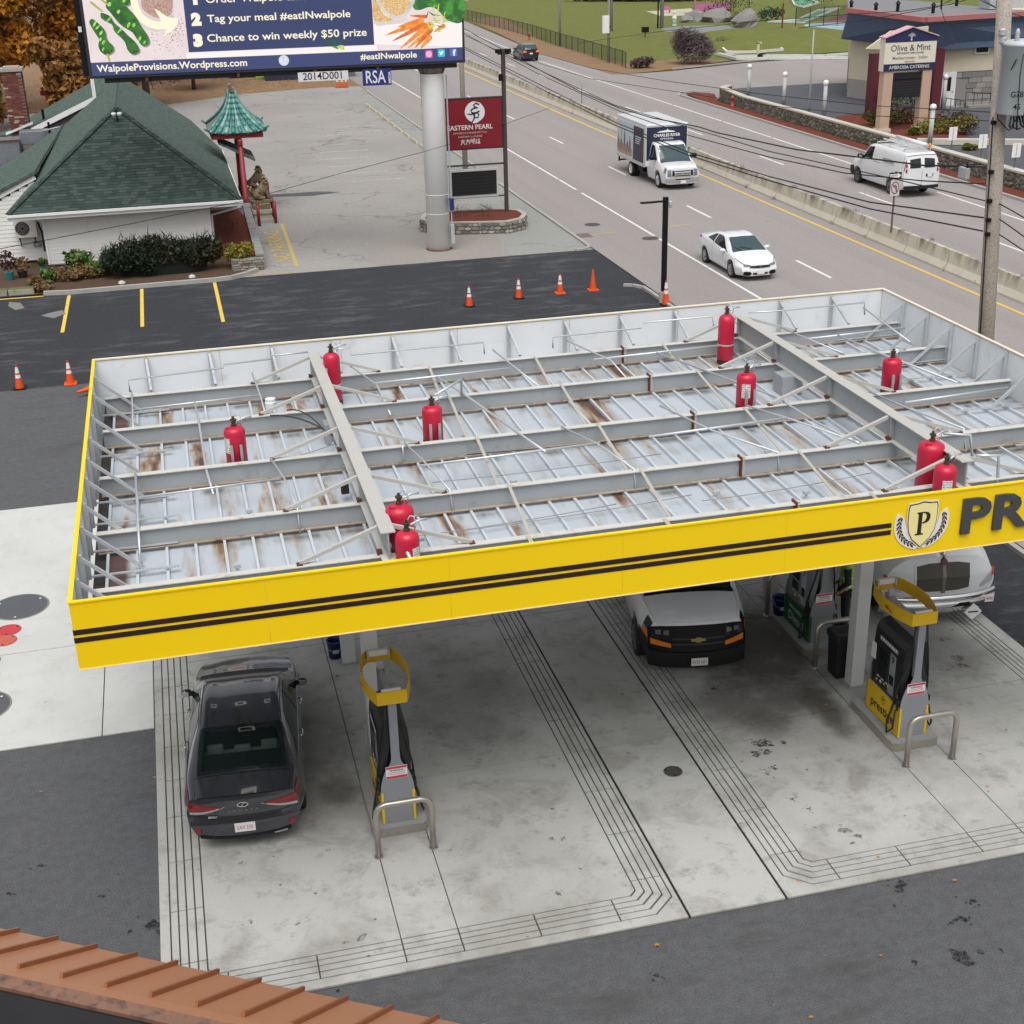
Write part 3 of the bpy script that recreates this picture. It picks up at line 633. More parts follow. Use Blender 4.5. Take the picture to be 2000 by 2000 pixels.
# conduit runs: polylines (x, y, z)
def conduit(pts, r=.017, name='conduit'): return MB().tube(pts, r, 7).build(name, M_COND, can, smooth=True)
ZC = 5.20
conduit([(.62, 9.6, 5.1), (.62, 9.6, 5.33), (2.35, 9.7, 5.36), (2.36, 9.7, 5.42), (3.25, 9.72, 5.44), (3.25, 9.72, 5.5), (3.95, 9.75, 5.5)])
conduit([(4.4, 9.75, 5.5), (4.75, 9.75, 5.5), (4.75, 9.7, 5.38), (7.35, 9.7, 5.38), (7.36, 9.7, 5.15)])
conduit([(8.75, 9.7, 5.14), (8.75, 9.7, 5.36), (10.6, 9.7, 5.38), (10.62, 9.7, 5.48), (12.1, 9.7, 5.48), (12.1, 9.6, 5.3)])
conduit([(12.9, 9.72, 5.48), (13.5, 9.72, 5.46), (15.5, 9.74, 5.46), (15.52, 9.74, 5.2)])
conduit([(.65, 9.62, 5.1), (.68, 7.66, 5.1), (.66, 7.6, 4.85)]); conduit([(.68, 8.55, 5.09), (2.9, 8.60, 5.12)])
conduit([(2.85, 9.4, 5.3), (2.92, 8.6, 5.12), (2.95, 7.6, 4.95)]); conduit([(1.75, 8.6, 5.11), (1.78, 7.6, 5.1), (1.80, 5.3, 5.05), (1.86, 4.35, 5.0)], .02)
conduit([(.72, 5.30, 5.12), (.74, 4.2, 5.10), (.76, 3.1, 5.1), (.74, 2.7, 4.75)], .02); conduit([(.76, 4.3, 5.10), (2.9, 4.42, 5.10)])
conduit([(2.82, 5.3, 5.12), (2.95, 4.4, 5.1), (3.02, 3.15, 5.1), (3.02, 3.1, 4.74)]); conduit([(4.7, 9.5, 5.22), (5.05, 8.6, 5.1), (5.1, 7.4, 4.9)])
conduit([(5.0, 8.62, 5.12), (6.4, 8.68, 5.12), (7.6, 8.72, 5.12)], .022); conduit([(6.2, 8.65, 5.12), (6.45, 7.55, 5.12), (6.9, 5.3, 5.1), (7.1, 4.3, 5.1)], .022)
conduit([(5.85, 7.1, 5.28), (6.42, 7.45, 5.42), (6.42, 7.52, 5.1)], .026); conduit([(7.5, 9.6, 5.25), (8.0, 8.0, 4.95)])
conduit([(9.0, 9.55, 5.3), (9.6, 8.6, 5.12), (9.7, 8.0, 4.95)]); conduit([(9.3, 8.75, 5.12), (12.2, 8.88, 5.12)], .022); conduit([(10.6, 8.8, 5.12), (11.7, 5.7, 5.1), (11.85, 4.3, 5.06), (12.0, 3.15, 5.1)], .02)
conduit([(5.0, 5.3, 5.12), (5.15, 4.5, 5.1), (5.3, 3.15, 5.1), (5.32, 3.12, 4.74)]); conduit([(4.95, 5.25, 4.85), (4.95, 5.25, 5.12)])
conduit([(5.05, 4.3, 5.10), (8.05, 4.42, 5.10)], .022); conduit([(7.65, 5.3, 5.12), (8.0, 4.4, 5.10), (8.2, 3.15, 5.1), (8.22, 3.12, 4.74)])
conduit([(9.4, 5.32, 5.3), (10.0, 4.4, 5.1), (10.6, 3.15, 5.1), (10.62, 3.12, 4.74)]); conduit([(8.9, 4.45, 5.1), (11.4, 4.55, 5.12)], .022); conduit([(11.0, 5.3, 5.13), (11.4, 4.55, 5.12), (12.0, 3.2, 5.1), (12.02, 3.14, 4.74)])
conduit([(13.4, 9.3, 5.25), (14.0, 7.7, 5.1)]); conduit([(13.6, 8.7, 5.13), (15.9, 8.75, 5.15)], .022); conduit([(14.4, 8.7, 5.15), (14.6, 7.6, 5.12), (15.1, 5.4, 5.1)], .02); conduit([(15.1, 7.6, 5.12), (15.1, 7.55, 4.8)])
conduit([(15.4, 9.6, 5.4), (15.55, 7.9, 5.12)]); conduit([(13.3, 5.3, 5.15), (13.6, 4.3, 5.1), (13.9, 3.2, 5.12), (13.92, 3.1, 4.75)]); conduit([(13.9, 5.1, 4.95), (16.0, 5.2, 4.98)], .02)
conduit([(4.45, 1.9, 5.42), (4.25, 1.75, 5.42), (4.25, 1.7, 4.9)], .03); conduit([(4.5, 1.0, 5.36), (4.2, .95, 5.36), (4.35, .5, 5.0)], .03)
conduit([(12.9, 2.2, 5.5), (13.3, 2.1, 5.46), (13.35, 2.0, 5.0)], .026); conduit([(12.95, 1.35, 5.44), (13.3, 1.3, 5.42), (13.3, 1.25, 4.95)], .026)
M_CABLE = mat('grey_cable', (.28, .29, .29), .5); M_BCABLE = mat('dark_cable', (.03, .03, .03), .6)
def cable(a, b, sag, r=.008, m=None, n=8, name='cable'):
 a, b = Vector(a), Vector(b)
 return MB().tube([a.lerp(b, i/n)+Vector((0, 0, -sag*4*(i/n)*(1-i/n))) for i in range(n+1)], r, 5).build(name, m or M_CABLE, can, smooth=True)
for k, (x0, x1) in enumerate(((5.3, 8.9), (9.0, 11.9), (4.4, 7.7))): cable((x0, 2.3, 4.82), (x1, 2.5, 4.85), .03)
cable((3.0, 7.45, 5.1), (4.0, 6.6, 4.9), -.12, .014, M_BCABLE); cable((3.3, 7.5, 5.15), (3.9, 6.9, 4.85), -.15, .012, M_BCABLE); cable((6.0, 5.2, 4.85), (11.5, 5.2, 4.85), .05, .009, M_BCABLE)
cable((2.6, 5.9, 4.8), (4.0, 6.4, 4.85), .04); cable((4.4, 5.8, 4.85), (6.2, 5.9, 4.85), .04); cable((5.2, 4.05, 4.9), (9.0, 4.15, 4.9), .03); cable((8.6, 1.75, 4.82), (12.0, 1.8, 4.82), .03)
# nozzles under the deck openings: small grey fire-system heads
M_BOXG = mat('junction_box_grey', (.42, .44, .45), .5)
for X, Y in ((2.35, 3.9), (2.05, 2.0), (6.45, 3.85), (6.0, 1.75), (9.3, 2.5), (10.75, 3.85), (10.6, 2.1), (15.0, 3.6), (14.4, 1.9), (3.75, 1.65), (10.9, 5.9), (6.15, 6.05)):
 h = MB(); h.lathe((X, Y), [(.07, DZ+.001), (.07, DZ+.012), (.025, DZ+.03), (.02, DZ+.10)], 12); h.box(X-.05, X+.05, Y-.03, Y+.03, DZ+.10, DZ+.15); h.build('nozzle', M_BOXG, can)
for X, Y in ((3.05, 7.9),): MB().lathe((X, Y), [(.10, 5.1), (.10, 5.2), (.09, 5.21), (.09, 5.26)], 16).build('junction_box', mat('white_box', (.7, .72, .73), .5), can)
MB().box(3.78, 3.9, 4.1, 4.2, 4.85, 5.0).build('junction_box', M_BLK, can)
for Y in (7.0,): MB().box(12.3, 12.7, Y-.3, Y+.1, DZ+.01, 5.08).build('column_head', M_STEEL, can)
MB().box(3.85, 4.15, 6.7, 7.0, DZ+.01, 5.08).build('column_head', M_STEEL, can)
# lit fixtures recessed in the underside
M_LAMP = emis('canopy_lamp', (1.0, .96, .86), 1.8)
for X in (1.9, 6.2, 10.5, 14.6):
 for Y in (2.2, 5.0, 8.0):
  f = MB(); f.box(X-.28, X+.28, Y-.28, Y+.28, DZ-.07, DZ-.031); fo = f.build('light_fixture', M_FASW, can)
  fr = MB()
  for a in ((X-.24, X+.24, Y-.24, Y-.18), (X-.24, X+.24, Y+.18, Y+.24), (X-.24, X-.18, Y-.179, Y+.179), (X+.18, X+.24, Y-.179, Y+.179)): fr.box(*a, DZ-.078, DZ-.0705)
  fr.build('lens', M_LAMP, fo)
# ---------------------------------------------------------------- columns
M_COLW = mat('column_white', (.66, .66, .64), .5, var=.06, scale=2, dirt=((.3, .3, .29), 3, .62, .5))
def column(x, y, label):
 t = thing('canopy_column', (x, y, .03), label, 'column', 'columns carrying the canopy')
 MB().box(x-.125, x+.125, y-.125, y+.125, .03, DZ-.032).build('shaft', M_COLW, t, bevel=.012)
 MB().box(x-.17, x+.17, y-.17, y+.17, .03, .05).build('base_plate', M_STEEL, t)
column(12.78, 4.03, 'square white canopy column behind the pump numbered nine')
column(4.02, 4.03, 'square white canopy column behind the pump beside the grey sedan')
column(12.74, 7.6, 'square white canopy column behind the green diesel dispenser'); column(4.02, 7.5, 'square white canopy column at the back of the left island')
# ================================================================ RED FIRE-SUPPRESSION CYLINDERS ON THE CANOPY
M_RED = mat('cylinder_red', (.52, .012, .045), .38, var=.10, scale=4, spec=.5, dirt=((.25, .01, .03), 6, .62, .5))
M_BRASS = mat('valve_dark_brass', (.10, .075, .05), .45, .6, var=.3); s = NT('white_label'); wv = s.n('ShaderNodeTexWave'); wv.bands_direction = 'Z'; wv.inputs['Scale'].default_value = 9; s.l(s.pos(), wv.inputs[0]); M_LABEL = s.fin(s.mix(s.math('MULTIPLY', s.ramp(wv.outputs[1], [(.55, 0.0), (.7, 1.0)]), s.ramp(s.noise(45, 3), [(.45, 0.0), (.5, .8)])), (.72, .70, .68), (.12, .1, .1)), .6)
M_CHAN = mat('strut_channel', (.42, .44, .45), .45, .5, var=.15); M_BASE = mat('black_base', (.03, .03, .03), .6)
def tank(x, y, z, h, r, label, la=0.0, lab=True, chan=True, handles=True, band=False):
 t = thing('fire_cylinder', (x, y, z), label, 'fire cylinder', 'red fire-suppression cylinders on the canopy')
 pr = [(r*.93, 0), (r, .02), (r, h*.80), (r*.985, h*.87), (r*.90, h*.93), (r*.62, h*.975), (r*.25, h)]
 b = MB().lathe((0, 0), pr, 28).build('shell', M_RED, t, local=True, smooth=True); b.data.set_sharp_from_angle(angle=radians(60))
 MB().lathe((0, 0), [(.045, h-.005), (.045, h+.03), (.032, h+.035), (.032, h+.09), (.05, h+.095), (.05, h+.115), (.02, h+.12), (.02, h+.16)], 14).build('valve', M_BRASS, t, local=True)
 MB().tube([(0, 0, h+.12), (.06, .02, h+.2), (.11, .0, h+.19), (.13, -.02, h+.08), (.11, 0, h)], .008, 6).build('bleed_hose', M_GALV, t, local=True, smooth=True)
 MB().tube([(.04, 0, h+.07), (.2, .08, h+.10), (.3, .1, h+.09)], .018, 7).build('outlet_pipe', M_COND, t, local=True, smooth=True)
 MB().lathe((0, 0), [(r*1.02, -.07), (r*1.02, -.005)], 24).build('base_ring', M_BASE, t, local=True)
 if handles:
  for a in (.5, 3.6): MB().tube([(r*.72*cos(a), r*.72*sin(a), h*.92), (r*.8*cos(a), r*.8*sin(a), h*1.0), (r*.62*cos(a+.5), r*.62*sin(a+.5), h*1.0), (r*.62*cos(a+.5), r*.62*sin(a+.5), h*.95)], .009, 6).build('lifting_lug', M_RED, t, local=True, smooth=True)
 if lab:
  b = MB(); n = 5; aa = [la+(-.45+.9*k/n) for k in range(n+1)]
  b.add([((r+.002)*cos(a), (r+.002)*sin(a), zz) for zz in (h*.30, h*.72) for a in aa], [(k, k+1, n+2+k, n+1+k) for k in range(n)]); b.build('label', M_LABEL, t, local=True)
 if band: MB().lathe((0, 0), [(r+.004, h*.33), (r+.006, h*.345), (r+.004, h*.36)], 24).build('strap_band', M_GALV, t, local=True)
 if chan:
  for dx in (-.075, .075):
   c = MB(); c.box(dx-.022, dx+.022, -r-.05, -r-.02, -.32, .34)
   for k in range(8): c.box(dx-.012, dx+.012, -r-.0515, -r-.0502, -.28+k*.075, -.25+k*.075)
   c.build('strut_channel', M_CHAN, t, local=True)
 return t
Zb = DZ+.085
tank(4.28, 8.85, Zb, .92, .155, 'tall red cylinder at the far end of the left girder', 3.6, True, False, False, True)
tank(2.31, 5.72, 4.98, .60, .17, 'short red cylinder with white label, leftmost on the canopy', 3.7)
tank(5.55, 5.74, 4.98, .60, .17, 'short red cylinder just right of the left girder, mid canopy', 4.9, False)
tank(4.30, 1.72, Zb, .80, .20, 'rear one of the red cylinder pair at the near end of the left girder', 5.4, False, False)
tank(4.27, .98, Zb, .72, .165, 'front one of the red cylinder pair at the near end of the left girder', 5.4, True, False, False, True)
tank(12.10, 8.95, Zb, .92, .16, 'tall red cylinder at the far end of the right girder', 4.4, False, False, False, True)
tank(11.16, 5.76, 4.98, .60, .17, 'short red cylinder with white label left of the right girder', 4.3)
tank(13.97, 5.76, 4.98, .60, .17, 'short red cylinder right of the right girder, nearest the road', 4.9, False)
tank(12.42, 1.72, Zb, .80, .20, 'rear one of the red cylinder pair above the shield emblem', 4.6, False, False)
tank(12.24, 1.0, Zb, .72, .165, 'front one of the red cylinder pair above the shield emblem', 4.45, True, False, False, True)
# ================================================================ PUMP ISLANDS
M_PGREY = mat('pump_grey', (.255, .27, .29), .45, var=.06, scale=3); M_PBLK = mat('pump_black', (.018, .018, .02), .4, var=.15); M_PYEL = mat('pump_yellow', (.78, .50, .008), .4, var=.05)
M_PGRN = mat('pump_green', (.012, .11, .035), .4, var=.08); M_SCREEN = mat('dark_screen', (.010, .011, .013), .15, var=0); M_INOX = mat('brushed_steel', (.46, .43, .38), .38, .75, var=.12, scale=8)
M_RUBBER = mat('black_rubber', (.012, .012, .012), .55); M_CROWN = mat('crown_yellow', (.76, .47, .01), .4, var=.05); M_PRED = mat('placard_red', (.55, .05, .08), .5); M_PWHITE = mat('placard_white', (.78, .77, .76), .5, var=.03)
M_ISL = concrete('island_concrete', (.34, .35, .35), .5, .5); M_DSL = mat('diesel_grey_shaded', (.22, .235, .24), .5, var=.08); M_PLWHITE = mat('pump_light_grey', (.46, .48, .50), .45, var=.05)  # diesel pump's light grey is darkened to paint in the canopy's shade
def rrect(x0, x1, y0, y1, r, n=5):
 P = []
 for cx, cy, a0 in ((x1-r, y1-r, 0), (x0+r, y1-r, pi/2), (x0+r, y0+r, pi), (x1-r, y0+r, 1.5*pi)):
  for k in range(n+1): P.append((cx+r*cos(a0+pi/2*k/n), cy+r*sin(a0+pi/2*k/n)))
 return P
def island(x, y0, y1, label):
 t = thing('pump_island', (x, (y0+y1)/2, .03), label, 'island', 'raised pump islands')
 MB().prism(rrect(x-.44, x+.44, y0, y1, .13), .03, .165).build('edging', M_INOX, t, angle=40)
 MB().prism(rrect(x-.425, x+.425, y0+.015, y1-.015, .12), .03, .172).build('top', M_ISL, t)
def hoop(x, y, label, h=.94, hw=.42):
 r = .17; pts = [(x-hw, y, .03), (x-hw, y, h-r)]+[(x-hw+r-r*cos(a), y, h-r+r*sin(a)) for a in np.linspace(.2, pi/2, 6)]
 pts += [(x+hw-r+r*sin(a), y, h-r+r*cos(a)) for a in np.linspace(0, pi/2-.2, 6)]+[(x+hw, y, h-r), (x+hw, y, .03)]
 t = thing('guard_hoop', (x, y, .03), label, 'guard rail', 'bent steel guard hoops at the pump islands')
 MB().tube(pts, .047, 14).build('pipe', M_INOX, t, smooth=True)
 for sg in (-1, 1): MB().lathe((x+sg*hw, y), [(.075, .03), (.07, .04), (.05, .043)], 16).build('foot', M_INOX, t)
def bottle(y, d, m, t, name='end_panel'):
 h = [(.26, .172), (.262, .72), (.25, .86), (.225, .98), (.19, 1.08), (.15, 1.16), (.105, 1.22), (.078, 1.28), (.066, 1.36), (.062, 2.30)]
 P = [(x, z) for x, z in h]+[(-x, z) for x, z in h[::-1]]; n = len(P)
 b = MB(); b.add([(x, y, z) for x, z in P]+[(x, y+d, z) for x, z in P], [tuple(range(n)) if d > 0 else tuple(range(n))[::-1], tuple(range(n, 2*n))[::-1] if d > 0 else tuple(range(n, 2*n))]+[((i+1) % n, i, n+i, n+(i+1) % n) if d > 0 else (i, (i+1) % n, n+(i+1) % n, n+i) for i in range(n)])
 return b.build(name, m, t, local=True)
def pump(x, y, label, num, low=M_PYEL, body=M_PBLK, end=M_PGREY, crown=True, word='prestige', wc=M_BLK):
 t = thing('fuel_dispenser', (x, y, 0), label, 'fuel pump', 'fuel dispensers under the canopy')
 L = .55
 MB().box(-.235, .235, -L+.05, L-.05, .172, .72).build('cabinet', M_PGREY, t, local=True)
 for sg in (-1, 1):
  pn = MB().box(sg*.236, sg*.262, -L+.012, L-.012, .19, .72).build('lower_panel', low, t, local=True)
  MB().box(sg*.20-.02, sg*.20+.02, -L-.014, -L-.0005, .19, .73).build('corner_trim', low, t, local=True) if False else None
  MB().box(sg*.242-.018, sg*.242+.018, -L-.022, -L-.0125, .19, .74).build('corner_trim', low, t, local=True)
  F = frame((sg*.2635, 0, 0), (0, sg, 0), (0, 0, 1))
  if crown:
   text(word, .24, wc, 'lettering', pn, F @ Matrix.Translation((0.0, .40, 0)), .001, .004)
   b = MB(); R = ell(.02, .60, .062, .075, 20); R2 = ell(.02, .60, .052, .064, 20)
   b.add([F @ Vector((a, c, .001)) for a, c in R+R2], [(k, (k+1) % 20, 20+(k+1) % 20, 20+k) for k in range(20)]); b.build('badge', wc, pn, local=True)
   text('P', .10, wc, 'badge_letter', pn, F @ Matrix.Translation((.02, .60, 0)), .001, .002)
  else:
   text('Diesel', .26, M_PLWHITE, 'lettering', pn, F @ Matrix.Translation((-.02, .38, 0)), .001, .004); text('HIGH SPEED', .10, M_PLWHITE, 'lettering', pn, F @ Matrix.Translation((-.05, .58, 0)), .001, .002)
  # operator face
  fc = MB(); pr = [(.215, .725), (.235, .80), (.235, 1.55), (.215, 1.78), (.16, 1.90), (.0, 1.94)]
  ys = (-L+.07, L-.07)
  vs = [(sg*px, yy_, pz) for yy_ in ys for px, pz in pr]; n = len(pr)
  fc.add(vs, [((k, k+1, n+k+1, n+k) if sg < 0 else (k+1, k, n+k, n+k+1)) for k in range(n-1)]+[tuple(range(n)) if sg > 0 else tuple(range(n))[::-1], tuple(range(n, 2*n))[::-1] if sg > 0 else tuple(range(n, 2*n))])
  fo = fc.build('operator_face', body, t, local=True)
  G_ = frame((sg*.2362, 0, 0), (0, sg, 0), (0, 0, 1))
  def fp(a0, a1, z0, z1, m, nm, th=.006): return flat([(a0, z0), (a1, z0), (a1, z1), (a0, z1)], G_, m, nm, fo, .0, th)
  fp(-.33, -.02, 1.22, 1.46, M_SCREEN, 'screen'); fp(-.30, -.05, .98, 1.16, M_SCREEN, 'display'); fp(.08, .26, .80, 1.55, M_PGREY if crown else M_PLWHITE, 'number_panel')
  text(num, .17, M_BLK, 'number', fo, G_ @ Matrix.Translation((.17, 1.45, .0065)), .001, .004)
  fp(.10, .24, .98, 1.16, M_SCREEN, 'card_reader', .009)
  for k in range(4): flat(ell(-.30+k*.13, .84+.02*k, .032, .028, 12), G_, M_PWHITE if k % 2 else mat('button_gold', (.5, .35, .12), .4), 'grade_button', fo, .001, .004)
  for k in range(3): fp(-.30+k*.14, -.22+k*.14, .92, .935, M_PWHITE, 'grade_label')
  fp(-.30, .30, 1.62, 1.70, M_PGREY, 'price_frame', .004)
  for k in range(8): fp(-.27+k*.07, -.235+k*.07, 1.64, 1.685, M_PWHITE, 'price_digit', .007)
  # hose and nozzle at the near end
  MB().tube([(sg*.10, -L+.02, 2.25), (sg*.13, -L+.0, 1.9), (sg*.20, -L+.02, 1.5), (sg*.27, -L+.10, 1.1), (sg*.30, -L+.16, .72), (sg*.36, -L+.20, .36), (sg*.40, -L+.10, .25), (sg*.36, -L+.0, .38), (sg*.31, -L+.05, .70)], .017, 8).build('hose', M_RUBBER, t, local=True, smooth=True)
  nz = MB(); nz.tube([(sg*.27, -L+.05, .68), (sg*.27, -L+.08, .86), (sg*.25, -L+.16, .98)], [.022, .03, .02], 8); nz.box(sg*.27-.03, sg*.27+.03, -L+.02, -L+.12, .80, .90); nz.build('nozzle', M_RUBBER, t, local=True)
 bottle(-L, -.012, end, t); bottle(L, .012, end, t)
 for sg in (-1, 1): MB().box(-.06, .06, sg*L-.07 if sg > 0 else sg*L+.001, sg*L-.001 if sg > 0 else sg*L+.07, 1.3, 2.30).build('upright', end, t, local=True)
 MB().box(-.07, .07, -L+.07, L-.07, 1.94, 2.18).build('hose_mast', M_PGREY, t, local=True) if not crown else None
 pl = MB().box(-.165, .165, -L-.018, -L-.0125, .98, 1.20).build('warning_placard', M_PWHITE, t, local=True)
 W = frame((0, -L-.0185, 0), (1, 0, 0), (0, 0, 1))
 for z0, z1 in ((1.155, 1.195), (.985, 1.03)): flat([(-.16, z0), (.16, z0), (.16, z1), (-.16, z1)], W, M_PRED, 'red_band', pl, .0, .0008)
 text('WARNING', .045, M_BLK, 'lettering', pl, W @ Matrix.Translation((0, 1.125, .0004)), .0004, .001)
 for z in (1.085, 1.055): flat([(-.13, z), (.13, z), (.13, z+.008), (-.13, z+.008)], W, M_PRED, 'small_print', pl, .0, .0006)
 MB().box(.08 if num != '9' else -.27, .16 if num != '9' else -.262, L-.2, L-.05, 1.2, 1.5).build('towel_box', M_PWHITE, t, local=True) if crown else None
 if crown:
  yo, yi = 2.305, 2.525
  plan = [(-.225, -.60), (.225, -.60)]+[(.225+.145*sin(pi*k/10), -.60+1.35*k/10) for k in range(1, 10)]+[(.185, .75), (-.185, .75)]+[(-.225-.145*sin(pi*k/10), .75-1.35*k/10) for k in range(1, 10)]
  n = len(plan); inn = [(px*.955, -.582 if py <= -.599 else (.732 if py >= .749 else py)) for px, py in plan]
  b = MB(); b.add([(px, py, yo) for px, py in plan]+[(px, py, yi) for px, py in plan]+[(px, py, yo) for px, py in inn]+[(px, py, yi) for px, py in inn],
   [f for k in range(n) for f in ((k, (k+1) % n, n+(k+1) % n, n+k), (2*n+(k+1) % n, 2*n+k, 3*n+k, 3*n+(k+1) % n), (n+k, n+(k+1) % n, 3*n+(k+1) % n, 3*n+k), ((k+1) % n, k, 2*n+k, 2*n+(k+1) % n))])
  cr = b.build('crown_ring', M_CROWN, t, local=True)
  for yy_ in (-.545, .69): MB().box(-.15, .15, yy_-.03, yy_+.03, 2.44, 2.535).build('crown_light', M_PWHITE, cr, local=True, bevel=.01)
  for sg in (-1, 1): MB().box(sg*.165-.015, sg*.165+.015, .64, .74, 2.41, 2.53).build('light_bracket', mat('bracket_cream', (.55, .52, .45), .5), cr, local=True)
  MB().box(-.035, .035, -.52, .66, 2.22, 2.30).build('crown_beam', M_PLWHITE, cr, local=True)
  for sg in (-1, 1): MB().box(-.05, .05, sg*(L-.04)-.03, sg*(L-.04)+.03, 2.28, 2.44).build('crown_post', M_PLWHITE, cr, local=True)
  c1 = (-.36, -.20); F = frame((-.357, .02, 2.415), (-.15, -1, 0), (0, 0, 1)); text('Welcome to', .10, M_STRIPE, 'lettering', cr, F @ Matrix.Translation((0, 0, .012)), .001, .001, shear=.25)
 return t
island(4.06, 1.86, 3.4, 'raised island with steel edging under the pump beside the grey sedan'); island(12.78, 1.80, 3.36, 'raised island with steel edging under the pump numbered nine')
island(12.78, 5.15, 6.75, 'raised island with steel edging under the green diesel dispenser')
pump(4.06, 2.56, 'grey and yellow fuel pump with yellow ring crown beside the grey sedan', '3')
pump(12.77, 2.54, 'grey and yellow fuel pump with yellow ring crown, number nine on its face', '9')
pump(12.78, 5.95, 'green and light grey diesel dispenser in shade under the canopy', '7', M_PGRN, M_DSL, M_DSL, False)
hoop(4.05, 1.42, 'steel guard hoop in front of the pump beside the grey sedan'); hoop(12.78, 1.38, 'steel guard hoop in front of the pump numbered nine')
hoop(12.79, 4.78, 'dull steel guard hoop behind the black waste bin'); hoop(12.79, 6.94, 'dull steel guard hoop at the far end of the diesel island')
# waste bin, buckets, small things
M_BIN = mat('bin_black', (.012, .012, .013), .5, var=.2)
t = thing('waste_bin', (12.72, 4.42, .03), 'black square waste bin between the white column and a guard hoop', 'bin')
b = MB(); b.add([(x*.9*s_+12.72, y*s_*.9+4.42, z) for z, s_ in ((.03, .95), (.78, 1.08)) for x, y in ((-.22, -.2), (.22, -.2), (.22, .2), (-.22, .2))], [(0, 3, 2, 1), (4, 5, 6, 7), (0, 1, 5, 4), (1, 2, 6, 5), (2, 3, 7, 6), (3, 0, 4, 7)]); b.build('body', M_BIN, t, bevel=.02)
lid = MB(); lid.box(12.72-.25, 12.72+.25, 4.42-.23, 4.42+.23, .781, .93); lid.build('lid', M_BIN, t, bevel=.05)
MB().box(12.72-.13, 12.72+.13, 4.42-.10, 4.42+.10, .925, .934).build('opening', M_JOINT, t)
M_BLUE = mat('bucket_blue', (.010, .018, .11), .35, var=.1)
def bucket(x, y, label, z=.03):
 t = thing('bucket', (x, y, z), label, 'bucket', 'blue washing buckets')
 MB().lathe((x, y), [(.125, z), (.15, z+.34), (.16, z+.345), (.16, z+.37), (.148, z+.372), (.135, z+.30), (.12, z+.05)], 24).build('pail', M_BLUE, t, smooth=True)
 MB().tube([(x-.155, y, z+.33), (x-.14, y-.10, z+.22), (x, y-.165, z+.17), (x+.14, y-.10, z+.22), (x+.155, y, z+.33)], .005, 5).build('handle', M_GALV, t)
 MB().box(x-.06, x+.06, y-.150, y-.1435, z+.14, z+.21).build('sticker', M_PLWHITE, t)
bucket(3.80, 7.72, 'blue bucket standing beside the rear column of the left island'); bucket(12.52, 6.68, 'dark blue bucket inside the far guard hoop by the diesel pump', .172)
t = thing('fire_extinguisher_box', (4.26, 7.36, 0), 'small red box on the rear column of the left island', 'extinguisher box')
MB().box(4.148, 4.26, 7.40, 7.6, 1.0, 1.5).build('case', M_PRED, t); MB().box(4.15, 4.25, 7.392, 7.399, 1.05, 1.45).build('door', M_PWHITE, t)
# ================================================================ VEHICLES: lofted bodies
def mono(keys, y):
 """smooth interpolation through (y, value) keys (monotone cubic)"""
 ks = keys
 if y <= ks[0][0]: return ks[0][1]
 if y >= ks[-1][0]: return ks[-1][1]
 i = 0
 while ks[i+1][0] < y: i += 1
 def sl(j): return (ks[j+1][1]-ks[j][1])/(ks[j+1][0]-ks[j][0])
 def tg(j):
  if j == 0: return sl(0)
  if j == len(ks)-1: return sl(j-1)
  a, b = sl(j-1), sl(j); return 0.0 if a*b <= 0 else 2*a*b/(a+b)
 x0, v0 = ks[i]; x1, v1 = ks[i+1]; h = x1-x0; t = (y-x0)/h; m0, m1 = tg(i)*h, tg(i+1)*h
 return v0*(2*t**3-3*t*t+1)+m0*(t**3-2*t*t+t)+v1*(-2*t**3+3*t*t)+m1*(t**3-t*t)
def catmull(P, u):
 n = len(P)-1; i = min(int(u), n-1); t = u-i
 p1, p2 = P[i], P[i+1]; p0 = P[i-1] if i > 0 else (2*p1[0]-p2[0], 2*p1[1]-p2[1]); p3 = P[i+2] if i+2 <= n else (2*p2[0]-p1[0], 2*p2[1]-p1[1])
 k = .42
 r = []
 for a in (0, 1):
  m1, m2 = k*(p2[a]-p0[a]), k*(p3[a]-p1[a])
  r.append(p1[a]*(2*t**3-3*t*t+1)+m1*(t**3-2*t*t+t)+p2[a]*(-2*t**3+3*t*t)+m2*(t**3-t*t))
 return r
